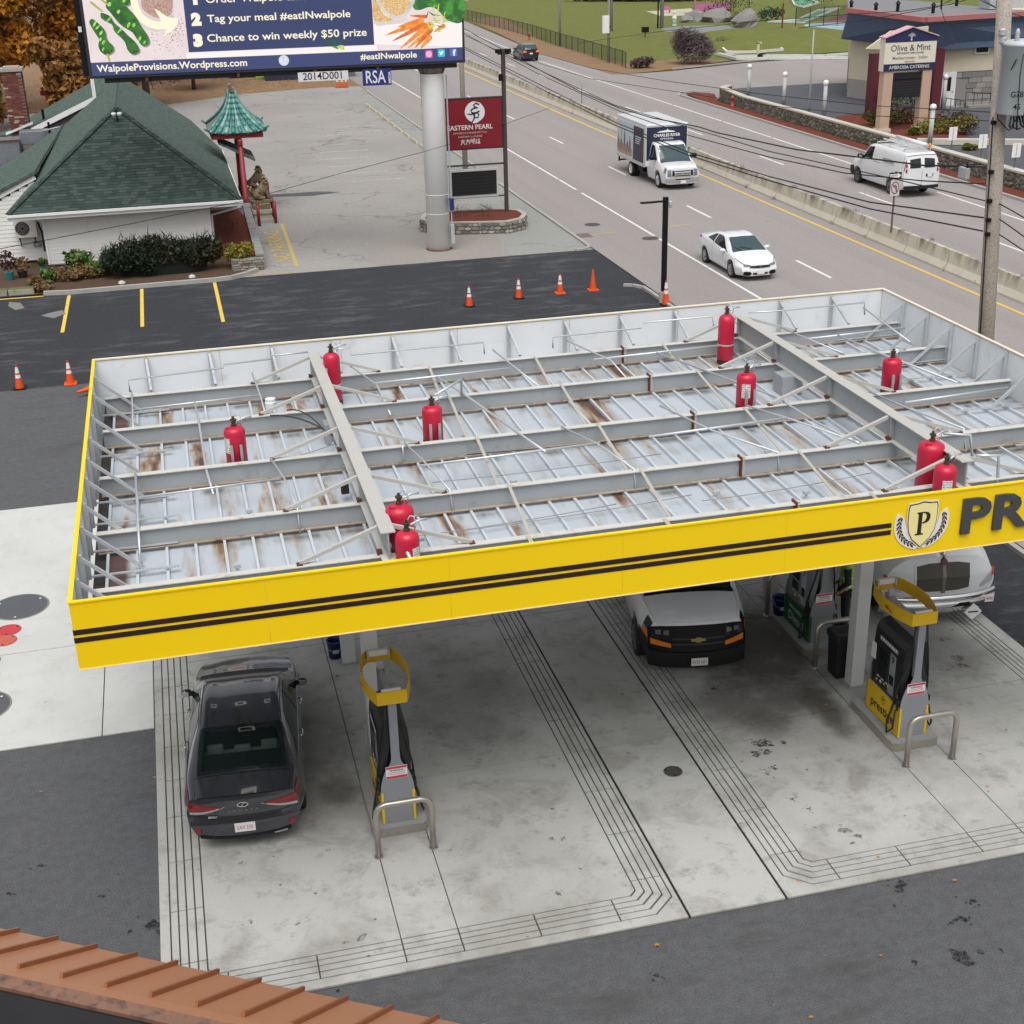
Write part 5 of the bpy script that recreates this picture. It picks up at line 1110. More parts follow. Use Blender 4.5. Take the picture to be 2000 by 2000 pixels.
def road_van():
 t = thing('utility_van', (37.5, 48.15, 0), 'white utility van with roof rack and amber beacon driving away on the far carriageway', 'van', None, 0.0)
 B = Body(VK, -2.85, 2.85, .16, .05, [(.2, .02), (.5, .06), (.75, .03), (1.1, -.03)], [(.3, 0), (1.4, .0), (2.1, -.14)], .5, .03); van_body(B, t, M_WHITEP)
 span(B, 1.93, 1.10, 5.02, M_GLASSB, 'windscreen', t, .005, 8, 6)
 side_glass(B, t, M_GLASS, [(.45, 1.55, lambda q: (4.12, 4.85-.6*max(0, (q-.5)/.5)))])
 for sd in (-1, 1):
  B.cap([(sd*x, 1.42, 1.88-.02*i) for i, x in enumerate((.10, .3, .5, .66))], -1, M_GLASS, 'rear_window', t, .012)
  B.cap([(sd*.80, 1.22, 1.62), (sd*.88, 1.22, 1.60)], -1, M_TAIL, 'tail_lamp', t, .02); B.cap([(sd*.80, 1.37, 1.46), (sd*.88, 1.37, 1.46)], -1, M_PLWHITE, 'reverse_lamp', t, .026)
  B.patch(-2.85, -2.78, 3.75, 4.6, sd, M_TAIL, 'tail_lamp', t, .006, 3, 3); B.patch(-2.6, -2.57, 3.95, 4.9, sd, mat('grey_trim', (.15, .15, .17), .5), 'rear_trim', t, .004, 2, 4)
  mirror(t, sd*.98, 1.45, 1.42, M_TRIMB, sd, 1.3)
  B.patch(-.4, .3, 3.9, 4.0, sd, mat('side_stripe', (.33, .34, .40), .5), 'side_mark', t, .004, 3, 1)
  for y in (1.85, -1.55): wheel(t, sd*.86, y, .37, .25, sd, M_STEELW, 8, 'steel')
 B.cap(B.cols(-.80, .80, lerpf(1.97, 2.0, 2.01, 2.0, 1.97), lerpf(1.995, 2.03, 2.035, 2.03, 1.995)), -1, MATS['grey_trim'], 'rear_trim', t, .01)
 B.cap(B.cols(-.006, .006, lerpf(.5, .5), lerpf(1.98, 1.98), 2), -1, M_TRIMB, 'door_seam', t, .005)
 B.cap(B.cols(-.90, .90, lerpf(.44, .42, .42, .44), lerpf(.58, .57, .57, .58)), -1, MATS['black_bumper'], 'bumper', t, .10, .10)
 B.cap([(.22, .98, 1.12), (.62, .98, 1.12)], -1, M_TRIMB, 'plate_recess', t, .012); plate(B, -1, 1.05, '', t, .42, .26, .03)
 B.patch(2.2, 2.85, 2.0, 2.9, -1, MATS['black_bumper'], 'bumper_end', t, .02, 5, 3)
 text('VERIZON', .27, MATS['grey_trim'], 'side_lettering', t, frame((-1.008, -1.25, 1.56), (0, -1, 0), (.0, 0, 1)), .004, .004)
 rk = thing('roof_rack', (0, 0, 0), None, None); rk.parent = t
 for y in (-2.2, -.8, .5): MB().bar((-.72, y, 2.24), (.72, y, 2.24), .06, .05).build('crossbar', M_GALV, rk, local=True); [MB().bar((sx, y, 2.05), (sx, y, 2.24), .04).build('bracket', M_GALV, rk, local=True) for sx in (-.70, .70)]
 for sx in (-.1, .26): MB().bar((sx, -2.3, 2.29), (sx, 1.0, 2.30), .03, .07).build('ladder_rail', M_PWHITE, rk, local=True)
 for k in range(9): MB().bar((-.1, -2.1+k*.36, 2.29), (.26, -2.1+k*.36, 2.29), .025).build('ladder_rung', M_GALV, rk, local=True)
 MB().tube([(.55, -2.0, 2.36), (.55, .8, 2.38)], .10, 14).build('pipe_carrier', M_PWHITE, rk, local=True, smooth=True)
 MB().lathe((.60, -2.3), [(.07, 2.30), (.075, 2.33), (.065, 2.46), (.03, 2.48)], 14).build('beacon', M_AMBER, rk, local=True, smooth=True)
road_van()

# ---------------------------------------------------------------- box truck
def box_truck():
 t = thing('box_truck', (27.42, 54.6, 0), 'white box truck with navy panel above the cab coming along the road', 'truck', None, pi)
 K = {k: [(y+.35, v) for y, v in ks if y > .4] for k, ks in VK.items()}
 for k, ks in K.items(): ks.insert(0, (.55, mono(VK[k], .3)))
 B = Body(K, .55, 3.2, .10, .0, [(.2, 0), (.5, .03), (.75, .03), (1.1, -.04)], None, .5, .03)
 car_body('body', B, M_WHITEP, t, (2.15,), .39, .46, None, .5)
 span(B, 2.26, 1.44, 5.02, M_GLASSB, 'windscreen', t, .005, 8, 6); side_glass(B, t, M_GLASS, [(.85, 1.85, lambda q: (4.12, 4.85-.55*max(0, (q-.4)/.6)))])
 B.cap(B.cols(-.62, .62, lerpf(.66, .66), lerpf(1.02, 1.02), 8), 1, M_CHROME, 'grille_frame', t, .014)
 for k in range(3): B.cap(B.cols(-.40, .40, lambda q, k=k: .70+k*.11, lambda q, k=k: .745+k*.11, 6), 1, M_TRIMB, 'grille_slot', t, .022)
 for sd in (-1, 1):
  B.cap(B.cols(sd*.44, sd*.56, lerpf(.72, .72), lerpf(.98, .98), 3), 1, M_TRIMB, 'grille_side', t, .022); B.cap(B.cols(sd*.63, sd*.82, lerpf(.68, .70), lerpf(1.04, 1.0), 4), 1, M_LENS, 'headlight', t, .014); B.patch(2.95, 3.19, 3.1, 3.95, sd, M_LENS, 'headlight', t, .008, 4, 3)
  mirror(t, sd*1.0, 1.75, 1.42, M_TRIMB, sd, 1.5); B.patch(1.0, 1.015, 2.4, 4.05, sd, M_TRIMB, 'door_seam', t, .003, 1, 6)
  wheel(t, sd*.86, 2.15, .39, .25, sd, M_WHEELW, 8, 'steel')
  for q in (.80, 1.02): wheel(t, sd*q, -1.75, .40, .22, sd, M_WHEELW, 8, 'disc')
 el = MB(); R = ell(0, .86, .10, .042, 20); el.add([(x, B.capy(0, .86, 1)+.035, z) for x, z in R], [tuple(range(20))[::-1]]); el.build('badge', M_CHROME, t, local=True)
 B.cap(B.cols(-.90, .90, lerpf(.42, .40, .40, .42), lerpf(.60, .60, .60, .60), 10), 1, M_CHROME, 'bumper', t, .06, .06); B.cap(B.cols(-.40, .40, lerpf(.52, .52), lerpf(.575, .575), 4), 1, M_TRIMB, 'bumper_slot', t, .068); plate(B, 1, .42, '', t, 0, .30, .09)
 bx = thing('cargo_box', (0, 0, 0), None, None); bx.parent = t
 y0, y1, z0, z1, hw = -4.0, .75, .86, 2.98, 1.165
 M_BOXW = mat('box_white', (.70, .71, .72), .45, var=.03); M_NAVY = mat('navy_panel', (.014, .020, .055), .4, var=.05)
 MB().box(-hw, hw, y0, y1, z0, z1-.10).build('box_walls', M_BOXW, bx, local=True)
 MB().box(-hw-.012, hw+.012, y0-.012, y1+.03, z1-.10, z1+.03).build('roof_cap', M_WHITEP, bx, local=True, bevel=.07)
 for sd in (-1, 1):
  MB().box(sd*(hw+.004)-.008, sd*(hw+.004)+.008, y1-.09, y1+.012, z0, z1-.12).build('corner_post', M_GALV, bx, local=True); MB().box(sd*(hw+.004)-.008, sd*(hw+.004)+.008, y0, y1-.1, z0-.06, z0+.07).build('bottom_rail', M_GALV, bx, local=True)
 MB().box(-hw+.05, hw-.05, y1+.0005, y1+.012, z0+.3, z1-.13).build('front_panel', M_NAVY, bx, local=True)
 F = frame((0, y1+.0125, 0), (-1, 0, 0), (0, 0, 1)); text('CHARLES RIVER', .21, M_PWHITE, 'front_lettering', bx, F @ Matrix.Translation((0, 2.42, 0)), .003, .004); text('A P P A R E L', .13, M_PWHITE, 'front_lettering', bx, F @ Matrix.Translation((0, 2.24, 0)), .003, .002)
 sk = MB(); sk.add([F @ Vector((a, c, .002)) for a, c in ((-.55, 2.57), (.45, 2.57), (.5, 2.62), (.2, 2.65), (.12, 2.68), (.06, 2.68), (.03, 2.80), (.0, 2.68), (-.06, 2.68), (-.25, 2.65), (-.4, 2.64))], [tuple(range(11))]); sk.build('front_logo', M_PWHITE, bx, local=True)
 # printed side: pale sky, sand and figures, with a dark sheet towards the cab
 S = frame((hw+.009, 0, 0), (0, 1, 0), (0, 0, 1))   # image-left flank of the truck
 sky_p = mat('print_sky', (.50, .58, .64), .5, var=.1, scale=1); sand = mat('print_sand', (.46, .29, .17), .5, var=.2); dk = mat('print_dark', (.035, .033, .045), .45, var=.3, scale=1); gy = mat('print_grey', (.13, .14, .16), .5, var=.3); pk = mat('print_pink', (.55, .05, .16), .5); yl = mat('print_yellow', (.62, .45, .05), .5)
 def pr(poly, m, nm, z=.0): return flat(poly, S, m, nm, bx, z, .002)
 pr([(y0+.1, 1.05), (-1.3, 1.05), (-1.3, 2.75), (y0+.1, 2.75)], sky_p, 'side_print'); pr([(y0+.1, 1.05), (-1.45, 1.05), (-1.4, 1.45), (-2.5, 1.62), (y0+.1, 1.50)], sand, 'side_print', .003); pr([(-1.25, .98), (.45, .98), (.45, 2.75), (-1.15, 2.75)], dk, 'side_print', .003)
 for k, (yy_, m2, h) in enumerate(((-3.65, gy, 1.9), (-3.2, yl, 2.35), (-2.65, gy, 2.25), (-2.15, sky_p, 2.0), (-1.75, pk, 2.0))):
  pr([(yy_-.14, 1.75), (yy_+.14, 1.75), (yy_+.10, h-.12), (yy_+.03, h-.05), (yy_+.03, h+.12), (yy_-.06, h+.12), (yy_-.06, h-.05), (yy_-.12, h-.12)], m2, 'side_figure', .006)
  pr([(yy_-.12, 1.76), (yy_+.12, 1.76), (yy_+.18, 1.2), (yy_+.08, 1.2), (yy_, 1.6), (yy_-.10, 1.22), (yy_-.2, 1.22)], gy, 'side_figure', .006)
 for k in range(4): pr([(-.85, 2.2-k*.11), (.1-.1*k, 2.2-k*.11), (.1-.1*k, 2.25-k*.11), (-.85, 2.25-k*.11)], MATS['print_sky'], 'side_lettering', .006)
 ch = MB(); ch.box(-.45, -.30, -3.9, 1.0, .55, .80); ch.box(.30, .45, -3.9, 1.0, .55, .80); ch.box(-.8, .8, -1.9, -1.6, .38, .55); ch.box(-1.0, 1.0, -.9, -.1, .45, .80); ch.build('chassis', M_TRIMB, t, local=True)
 for sd in (-1, 1): MB().box(sd*1.0-.04, sd*1.0+.04, -4.12, -4.03, .45, .9).build('dock_bumper', M_TRIMB, t, local=True)
 MB().box(-.95, .95, -4.10, -4.03, .48, .56).build('rear_bumper', M_TRIMB, t, local=True)
box_truck()

# ---------------------------------------------------------------- white coupe and far wagon
CK = {'zb': [(-2.25, .30), (-1.7, .20), (1.7, .18), (2.27, .22)], 'wb': [(-2.25, .66), (-1.5, .80), (1.6, .80), (2.27, .64)], 'zm': [(-2.25, .68), (0, .60), (2.27, .52)], 'wm': [(-2.25, .78), (-1.6, .875), (1.4, .87), (1.9, .85), (2.27, .72)],
  'zs': [(-2.25, .96), (-1.4, 1.0), (0, .92), (.9, .86), (1.6, .80), (2.27, .62)], 'ws': [(-2.25, .70), (-1.5, .80), (0, .83), (1.0, .83), (1.7, .78), (2.27, .60)],
  'zt': [(-2.25, 1.03), (-1.85, 1.09), (-1.2, 1.25), (-.6, 1.37), (-.1, 1.40), (.3, 1.35), (.75, 1.17), (1.25, .945), (1.8, .83), (2.27, .66)], 'wt': [(-2.25, .60), (-1.5, .60), (-.6, .54), (.2, .55), (.7, .62), (1.25, .72), (1.9, .66), (2.27, .52)]}
def coupe():
 t = thing('coupe', (23.36, 34.62, 0), 'white two-door coupe driving towards the station on the road', 'car', None, pi)
 B = Body(CK, -2.25, 2.27, .24, .18, [(.2, .02), (.4, .05), (.55, .0), (.7, -.06)], None, .6)
 car_body('body', B, M_WHITEP, t, (1.36, -1.30), .315, .365)
 span(B, 1.20, .34, 5.10, M_GLASSB, 'windscreen', t, .005, 8, 6); span(B, -1.75, -.75, 5.3, M_GLASS, 'rear_window', t, .005, 8, 6)
 side_glass(B, t, M_GLASS, [(-1.15, -.52, lambda q: (4.25-.1*q, 4.35+.48*min(1, q/.6))), (-.46, .98, lambda q: (4.14, 4.84-.66*max(0, (q-.35)/.65)))])
 for sd in (-1, 1):
  mirror(t, sd*.84, .72, .90, M_WHITEP, sd, .95); B.patch(-.50, -.488, 2.4, 4.1, sd, M_TRIMB, 'door_seam', t, .002, 1, 6); B.patch(.92, .932, 2.4, 4.0, sd, M_TRIMB, 'door_seam', t, .002, 1, 6)
  B.patch(1.62, 2.24, 4.1, 4.6, sd, M_LENS, 'headlight', t, .007, 8, 3, lambda q: (4.02-.10*q, 4.12+.40*q)); B.patch(1.62, 1.85, 4.0, 4.2, sd, M_AMBER, 'indicator', t, .010, 4, 2, lambda q: (4.02-.03*q, 4.10+.14*q))
  B.cap(B.cols(sd*.38, sd*.64, lerpf(.565, .58), lerpf(.635, .665), 5), 1, M_LENS, 'headlight', t, .010)
  B.cap([(sd*.36, .30, .33), (sd*.42, .235, .39), (sd*.58, .235, .40), (sd*.66, .27, .38)], 1, M_TRIMB, 'air_intake', t, .010); B.patch(-2.25, -1.95, 3.7, 4.1, sd, M_TAIL, 'tail_lamp', t, .006, 4, 2)
  for y in (1.36, -1.30): wheel(t, sd*.76, y, .315, .21, sd, None, 7)
 B.cap(B.cols(-.42, .42, lerpf(.535, .52, .515, .52, .535), lerpf(.60, .60, .605, .60, .60), 10), 1, M_TRIMB, 'grille', t, .010); B.cap(B.cols(-.42, .42, lerpf(.515, .50, .495, .50, .515), lerpf(.53, .515, .51, .515, .53), 8), 1, M_CHROME, 'grille_trim', t, .014)
 B.cap(B.cols(-.30, .30, lerpf(.27, .26, .26, .27), lerpf(.34, .34, .34, .34), 6), 1, M_TRIMB, 'lower_grille', t, .010); plate(B, 1, .36, '', t, 0, .30, .02)
 y = B.capy(0, .56, 1)+.02; MB().add([(-.04, y, .595), (-.02, y, .595), (-.012, y, .535), (.012, y, .535), (.02, y, .595), (.04, y, .595), (.025, y, .52), (-.025, y, .52)], [(0, 1, 2, 7), (7, 2, 3, 6), (3, 4, 5, 6)]).build('badge', M_CHROME, t, local=True)
 for k in range(2): MB().tube([(-.1+.45*k, 1.16, 1.0), (.35+.2*k, .98, 1.09)], .01, 6).build('wiper', M_TRIMB, t, local=True)
coupe()
def far_wagon():
 t = thing('hatchback', (38.35, 124.6, 0), 'black hatchback with lit tail lamps far up the road', 'car')
 K = dict(CK); K['zt'] = [(-2.25, 1.15), (-2.05, 1.36), (-1.6, 1.55), (-.2, 1.60), (.4, 1.52), (.85, 1.25), (1.3, 1.02), (1.9, .92), (2.27, .72)]; K['wt'] = [(-2.25, .62), (-1.5, .62), (.4, .62), (1.2, .74), (2.27, .54)]; K['zs'] = [(-2.25, 1.0), (0, 1.0), (1.5, .90), (2.27, .66)]; K['wm'] = [(-2.25, .84), (-1.6, .91), (1.4, .91), (2.27, .76)]
 B = Body(K, -2.25, 2.27, .2, .10, None, None, .5); car_body('body', B, M_BLACKP, t, (1.36, -1.35), .33, .38)
 span(B, -2.2, -1.62, 5.1, M_GLASSB, 'rear_window', t, .005, 5, 5); span(B, 1.2, .5, 5.1, M_GLASSB, 'windscreen', t, .005, 5, 5); side_glass(B, t, M_GLASS, [(-1.6, -.1, lambda q: (4.12, 4.5+.35*min(1, q/.3))), (0, 1.0, lambda q: (4.12, 4.85-.6*max(0, (q-.4)/.6)))])
 for sd in (-1, 1):
  B.cap(B.cols(sd*.50, sd*.76, lerpf(.86, .86), lerpf(1.0, 1.0), 4), -1, emis('lit_tail_lamp', (1.0, .10, .03), 1.6), 'tail_lamp', t, .012); mirror(t, sd*.86, .8, 1.0, M_BLACKP, sd)
  for y in (1.36, -1.35): wheel(t, sd*.78, y, .33, .21, sd)
 plate(B, -1, .75, '', t, 0, .30, .02)
far_wagon()

# ---------------------------------------------------------------- highway tractor at the right
def tractor():
 t = thing('tank_truck', (15.66, 7.95, .0), 'large white tractor unit with dark mesh grille and hazard placard under the canopy', 'truck', None, pi-.12)
 K = {'zb': [(0, .62), (2.4, .58)], 'wb': [(0, .98), (1.9, 1.08), (2.4, 1.06)], 'zm': [(0, .95), (2.4, .88)], 'wm': [(0, 1.10), (1.4, 1.16), (2.1, 1.20), (2.4, 1.15)], 'zs': [(0, 1.62), (1.2, 1.50), (2.0, 1.36), (2.4, 1.22)], 'ws': [(0, .92), (1.2, .95), (2.0, 1.04), (2.4, 1.0)], 'zt': [(0, 2.12), (.8, 2.0), (1.6, 1.86), (2.1, 1.70), (2.4, 1.50)], 'wt': [(0, .66), (1.2, .70), (2.4, .74)]}
 B = Body(K, 0, 2.4, .30, 0, [(.5, .02), (1.0, .05), (1.5, -.08)], None, .9, .06)
 car_body('hood', B, M_WHITEP, t, (1.2,), .50, .58, None, .7).name = 'hood'
 for sd in (-1, 1):
  B.cap(B.cols(sd*.80, sd*1.10, lerpf(.80, .82, .86), lerpf(.86, 1.0, 1.12), 6), 1, mat('clear_lamp', (.55, .56, .56), .15, .3, var=.25, scale=20), 'headlight', t, .010); B.cap(B.cols(sd*1.06, sd*1.12, lerpf(.95, .98), lerpf(1.12, 1.14), 2), 1, mat('lamp_red_amber', (.5, .08, .02), .2), 'indicator', t, .014)
  wheel(t, sd*.98, 1.2, .50, .28, sd, M_ALLOY, 8, 'steel')
  for y in (-2.6, -3.9):
   for q in (.72, 1.04): wheel(t, sd*q, y, .50, .26, sd, M_ALLOY, 8, 'disc')
 g = B.cap(B.cols(-.57, .57, lerpf(.82, .79, .79, .82), lerpf(1.36, 1.41, 1.42, 1.41, 1.36), 10), 1, M_WHITEP, 'grille_surround', t, .010)
 def mesh_grille():
  s = NT('grille_mesh'); w1 = s.n('ShaderNodeTexWave'); w1.inputs['Scale'].default_value = 22; s.l(s.pos(), w1.inputs[0]); w2 = s.n('ShaderNodeTexWave'); w2.inputs['Scale'].default_value = 22; s.l(s.mapped((1, 1, 1), rot=(0, 1.57, 0)), w2.inputs[0])
  f = s.math('MULTIPLY', w1.outputs[1], w2.outputs[1]); c = s.mix(s.ramp(f, [(.25, 0.0), (.5, 1.0)]), (.055, .050, .038), (.16, .145, .11)); return s.fin(c, .5, .3)
 mg = mesh_grille()
 for sd in (-1, 1): B.cap(B.cols(sd*.045, sd*.53, lerpf(.82, .82, .85), lerpf(1.39, 1.38, 1.33), 6), 1, mg, 'grille_mesh', t, .020)
 B.cap(B.cols(-.035, .035, lerpf(.78, .78), lerpf(1.44, 1.44), 2), 1, mat('centre_bar', (.20, .18, .16), .35, .6), 'grille_centre_bar', t, .035)
 B.cap([(-.06, 1.39, 1.43), (0, 1.34, 1.50), (.06, 1.39, 1.43)], 1, mat('badge_maroon', (.14, .02, .025), .3), 'badge', t, .05)
 MB().tube([(0, 2.36, 1.50), (0, 2.30, 1.58), (0, 2.18, 1.66)], [.02, .045, .03], 10).build('hood_ornament', M_CHROME, t, local=True, smooth=True)
 bm_ = MB(); n = 16; V = []
 for i in range(n+1):
  x = -1.18+2.36*i/n; yy_ = 2.50-.26*(abs(x)/1.18)**3
  for z, dy in ((.34, -.05), (.40, 0), (.56, .012), (.60, -.03), (.62, -.02), (.68, -.02), (.70, -.06)): V.append((x, yy_+dy, z))
 bm_.add(V, [(i*7+j, (i+1)*7+j, (i+1)*7+j+1, i*7+j+1)[::-1] for i in range(n) for j in range(6)]); bm_.build('bumper', M_CHROME, t, local=True, smooth=True)
 MB().box(-.55, .30, 2.44, 2.505, .475, .56).build('bumper_opening', M_TRIMB, t, local=True)
 pk = MB().add([(-.62-.0, 2.55, .36-.18), (-.62+.18, 2.55, .36), (-.62, 2.55, .36+.18), (-.62-.18, 2.55, .36), (-.62, 2.53, .18), (-.44, 2.53, .36), (-.62, 2.53, .54), (-.80, 2.53, .36)], [(0, 3, 2, 1)[::1], (4, 5, 6, 7), (0, 1, 5, 4), (1, 2, 6, 5), (2, 3, 7, 6), (3, 0, 4, 7)]).build('hazard_placard', M_PWHITE, t, local=True)
 MB().box(-.72, -.52, 2.5505, 2.554, .345, .375).build('placard_number', M_BLK, pk, local=True)
 p = MB().box(-1.10, -.80, 2.36, 2.38, .46, .61).build('licence_plate', M_PLATE, t, local=True); text('N78 600', .085, M_PLRED, 'plate_number', p, frame((-.93, 2.381, .53), (-1, 0, 0), (0, 0, 1)), .0006, .001)
 MB().box(-.76, -.70, 2.42, 2.43, .52, .58).build('sticker', M_LOTYEL, t, local=True)
 cab = thing('cab', (0, 0, 0), None, None); cab.parent = t
 c = MB(); prof = [(0.02, .9), (0.02, 2.0), (-.28, 2.75), (-.6, 2.92), (-1.7, 2.95), (-1.75, .9)]; n = len(prof)
 c.add([(sx*1.02, y, z) for sx in (-1, 1) for y, z in prof], [tuple(range(n)), tuple(range(n, 2*n))[::-1]]+[(i, n+i, n+(i+1) % n, (i+1) % n) for i in range(n)]); c.build('cab_shell', M_WHITEP, cab, local=True, bevel=.08)
 MB().add([(-.90, .01+.03, 2.06), (.90, .01+.03, 2.06), (.82, -.24, 2.70), (-.82, -.24, 2.70)], [(0, 1, 2, 3)]).build('windscreen', M_GLASS, cab, local=True)
 for sd in (-1, 1): MB().add([(sd*1.025, -.25, 2.05), (sd*1.025, -1.2, 2.05), (sd*1.025, -1.2, 2.65), (sd*1.025, -.45, 2.65)], [(0, 1, 2, 3)]).build('side_window', M_GLASS, cab, local=True)
 f = MB(); f.box(-.45, -.30, -5.4, 2.2, .62, .88); f.box(.30, .45, -5.4, 2.2, .62, .88); f.build('chassis', M_TRIMB, t, local=True)
 tk = MB(); tk.tube([(0, -5.6, 1.75), (0, -5.4, 1.75), (0, -2.1, 1.75), (0, -1.9, 1.75)], [.5, .95, .95, .5], 28); tk.build('tank', M_ALLOY, t, local=True, smooth=True)
tractor()
# ================================================================ PERSON beside the tractor
def skin_body(name, verts, edges, radii, m, parent, sub=2):
 me = bpy.data.meshes.new(name); me.from_pydata(verts, edges, []); o = bpy.data.objects.new(name, me); COL.objects.link(o)
 md = o.modifiers.new('skin', 'SKIN'); md.use_smooth_shade = True; ss = o.modifiers.new('sub', 'SUBSURF'); ss.levels = ss.render_levels = sub
 for i, r in enumerate(radii): me.skin_vertices[0].data[i].radius = r if isinstance(r, tuple) else (r, r); me.skin_vertices[0].data[i].use_root = i == 0
 dg = bpy.context.evaluated_depsgraph_get(); r = bpy.data.meshes.new_from_object(o.evaluated_get(dg)); bpy.data.objects.remove(o)
 r.materials.clear(); r.materials.append(m); r.shade_smooth(); q = bpy.data.objects.new(name, r); COL.objects.link(q); q.parent = parent; return q
def person(x, y, z, rz, label):
 t = thing('person', (x, y, z), label, 'person', None, rz)
 sk = mat('skin', (.42, .26, .19), .55, var=.1); dark = mat('trousers_dark', (.018, .018, .022), .8, var=.3); vest = mat('vest_lime', (.33, .62, .02), .6, var=.1); refl = mat('vest_band', (.70, .72, .70), .4); hair = mat('hair_dark', (.03, .02, .015), .8)
 V = [(0, 0, .95), (.10, 0, .90), (.12, .02, .50), (.13, -.01, .09), (.14, .12, .05), (-.10, 0, .90), (-.12, -.02, .50), (-.13, -.03, .09), (-.14, .10, .05)]
 skin_body('legs', V, [(0, 1), (1, 2), (2, 3), (3, 4), (0, 5), (5, 6), (6, 7), (7, 8)], [(.17, .12), .105, .075, .055, .05, .105, .075, .055, .05], dark, t)
 V = [(0, 0, .92), (0, .01, 1.15), (0, 0, 1.38), (0, -.01, 1.48), (0, 0, 1.56), (.19, 0, 1.40), (.25, -.03, 1.12), (.22, .16, .95), (.20, .24, .92), (-.19, 0, 1.40), (-.25, -.03, 1.12), (-.24, .12, .92), (-.22, .19, .88), (0, .01, 1.66), (0, .01, 1.74)]
 skin_body('body', V, [(0, 1), (1, 2), (2, 3), (3, 4), (2, 5), (5, 6), (6, 7), (7, 8), (2, 9), (9, 10), (10, 11), (11, 12), (4, 13), (13, 14)], [(.15, .10), (.15, .10), (.16, .10), .07, .06, .065, .048, .038, .034, .065, .048, .038, .034, (.082, .095), (.07, .085)], sk, t)
 for sx in (-1, 1):
  for k in range(5):
   bx = sx*.21; L = (.07, .085, .09, .082, .065)[k]; off = -.028+.014*k
   MB().tube([(bx+off*.6, .19, .905), (bx+off, .19+L*.6, .885), (bx+off*.9, .19+L*.8, .865-.01*k)], [.011, .0095, .007], 6).build('finger', sk, t, local=True, smooth=True)
 b = MB(); n = 20
 pr = [(.185, .125, .86), (.19, .13, 1.0), (.20, .135, 1.2), (.215, .135, 1.36), (.18, .12, 1.45), (.09, .08, 1.50)]
 for rx, ry, zz in pr: b.v += [(rx*cos(2*pi*k/n), ry*sin(2*pi*k/n), zz) for k in range(n)]
 for i in range(len(pr)-1):
  for k in range(n): b.f.append((i*n+k, i*n+(k+1) % n, (i+1)*n+(k+1) % n, (i+1)*n+k)); b.fm.append(0)
 b.build('hi_vis_vest', vest, t, local=True, smooth=True)
 for z0 in (1.02, 1.18):
  c = MB()
  for zz in (z0, z0+.05): c.v += [(.204*cos(2*pi*k/n), .142*sin(2*pi*k/n), zz) for k in range(n)]
  for k in range(n): c.f.append((k, (k+1) % n, n+(k+1) % n, n+k)); c.fm.append(0)
  c.build('reflective_band', refl, t, local=True)
 for sx in (-1, 1):
  MB().tube([(sx*.19, 0, 1.42), (sx*.245, -.03, 1.14), (sx*.225, .13, .98)], [.078, .062, .05], 10).build('sleeve', dark, t, local=True, smooth=True)
  MB().box(sx*.135-.05, sx*.135+.05, -.08, .19, .0, .09).build('boot', M_TRIMB, t, local=True, bevel=.03)
 hd = MB().lathe((0, 0.0), [(.095, 1.68), (.102, 1.72), (.09, 1.78), (.05, 1.82), (.01, 1.828)], 16).build('hair', hair, t, local=True, smooth=True)
 MB().tube([(0, .095, 1.67), (0, .115, 1.645), (0, .10, 1.635)], [.01, .016, .01], 6).build('nose', sk, t, local=True, smooth=True)
 for sx in (-1, 1): MB().lathe((sx*.035, .088), [(.004, 1.672), (.011, 1.68), (.004, 1.688)], 8).build('eye', M_SCREEN, t, local=True); MB().tube([(sx*.085, 0, 1.64), (sx*.10, -.01, 1.665), (sx*.085, -.01, 1.69)], [.008, .014, .008], 6).build('ear', sk, t, local=True, smooth=True)
 MB().box(-.028, .028, .086, .098, 1.602, 1.61).build('mouth', mat('lips', (.3, .12, .1), .6), t, local=True)
person(13.52, 5.92, .03, radians(60), 'person in lime hi-vis vest standing half hidden behind the white column')
# ================================================================ PLANTS (shared helpers)
def leafmat(name, a, b, rough=.7):
 if name in MATS: return MATS[name]
 s = NT(name); c = s.mix(s.noise(1.3, 4, .7), a, b); c = s.mix(.4, c, s.mix(s.noise(14, 2, .7), [x*.45 for x in a], [min(1, x*1.5) for x in b]))
 m = s.fin(c, rough, 0, .25); s.b.inputs['Subsurface Weight'].default_value = 0.0; MATS[name] = m; return m
def leaves(blobs, n, size, seed, shape='leaf', up=.3):
 """leaf-sized faces spread through ellipsoid clumps: blobs = (x, y, z, rx, ry, rz, weight, material slot)"""
 rnd = random.Random(seed); b = MB(); W = [q[6] for q in blobs]
 for i in range(n):
  x, y, z, rx, ry, rz, _, mi = rnd.choices(blobs, W)[0]
  while True:
   u = Vector((rnd.uniform(-1, 1), rnd.uniform(-1, 1), rnd.uniform(-1, 1)))
   L = u.length
   if .35 < L < 1.0: break
  if rnd.random() < .6: u = u/L*rnd.uniform(.72, 1.04)
  p = Vector((x+u.x*rx, y+u.y*ry, z+u.z*rz)); s = size*rnd.uniform(.55, 1.35)
  d = Vector((rnd.gauss(0, 1), rnd.gauss(0, 1), rnd.gauss(up, .8))).normalized(); e = d.cross(Vector((rnd.gauss(0, 1), rnd.gauss(0, 1), rnd.gauss(0, 1)))).normalized()
  b.mi = mi
  if shape == 'leaf': b.add([p-e*s*.5, p+d*s*.35+e*s*.05, p+e*s*.55, p-d*s*.35+e*s*.05], [(0, 1, 2, 3)])
  else: b.add([p-e*s*.08, p+e*s*.08, p+d*s*1.2+e*s*.02], [(0, 1, 2)])
 return b
M_BARK = mat('bark', (.10, .080, .062), .9, var=.3, scale=4, bump=.6, bscale=20); M_TWIG = mat('bare_twigs', (.12, .075, .055), .9, var=.3)
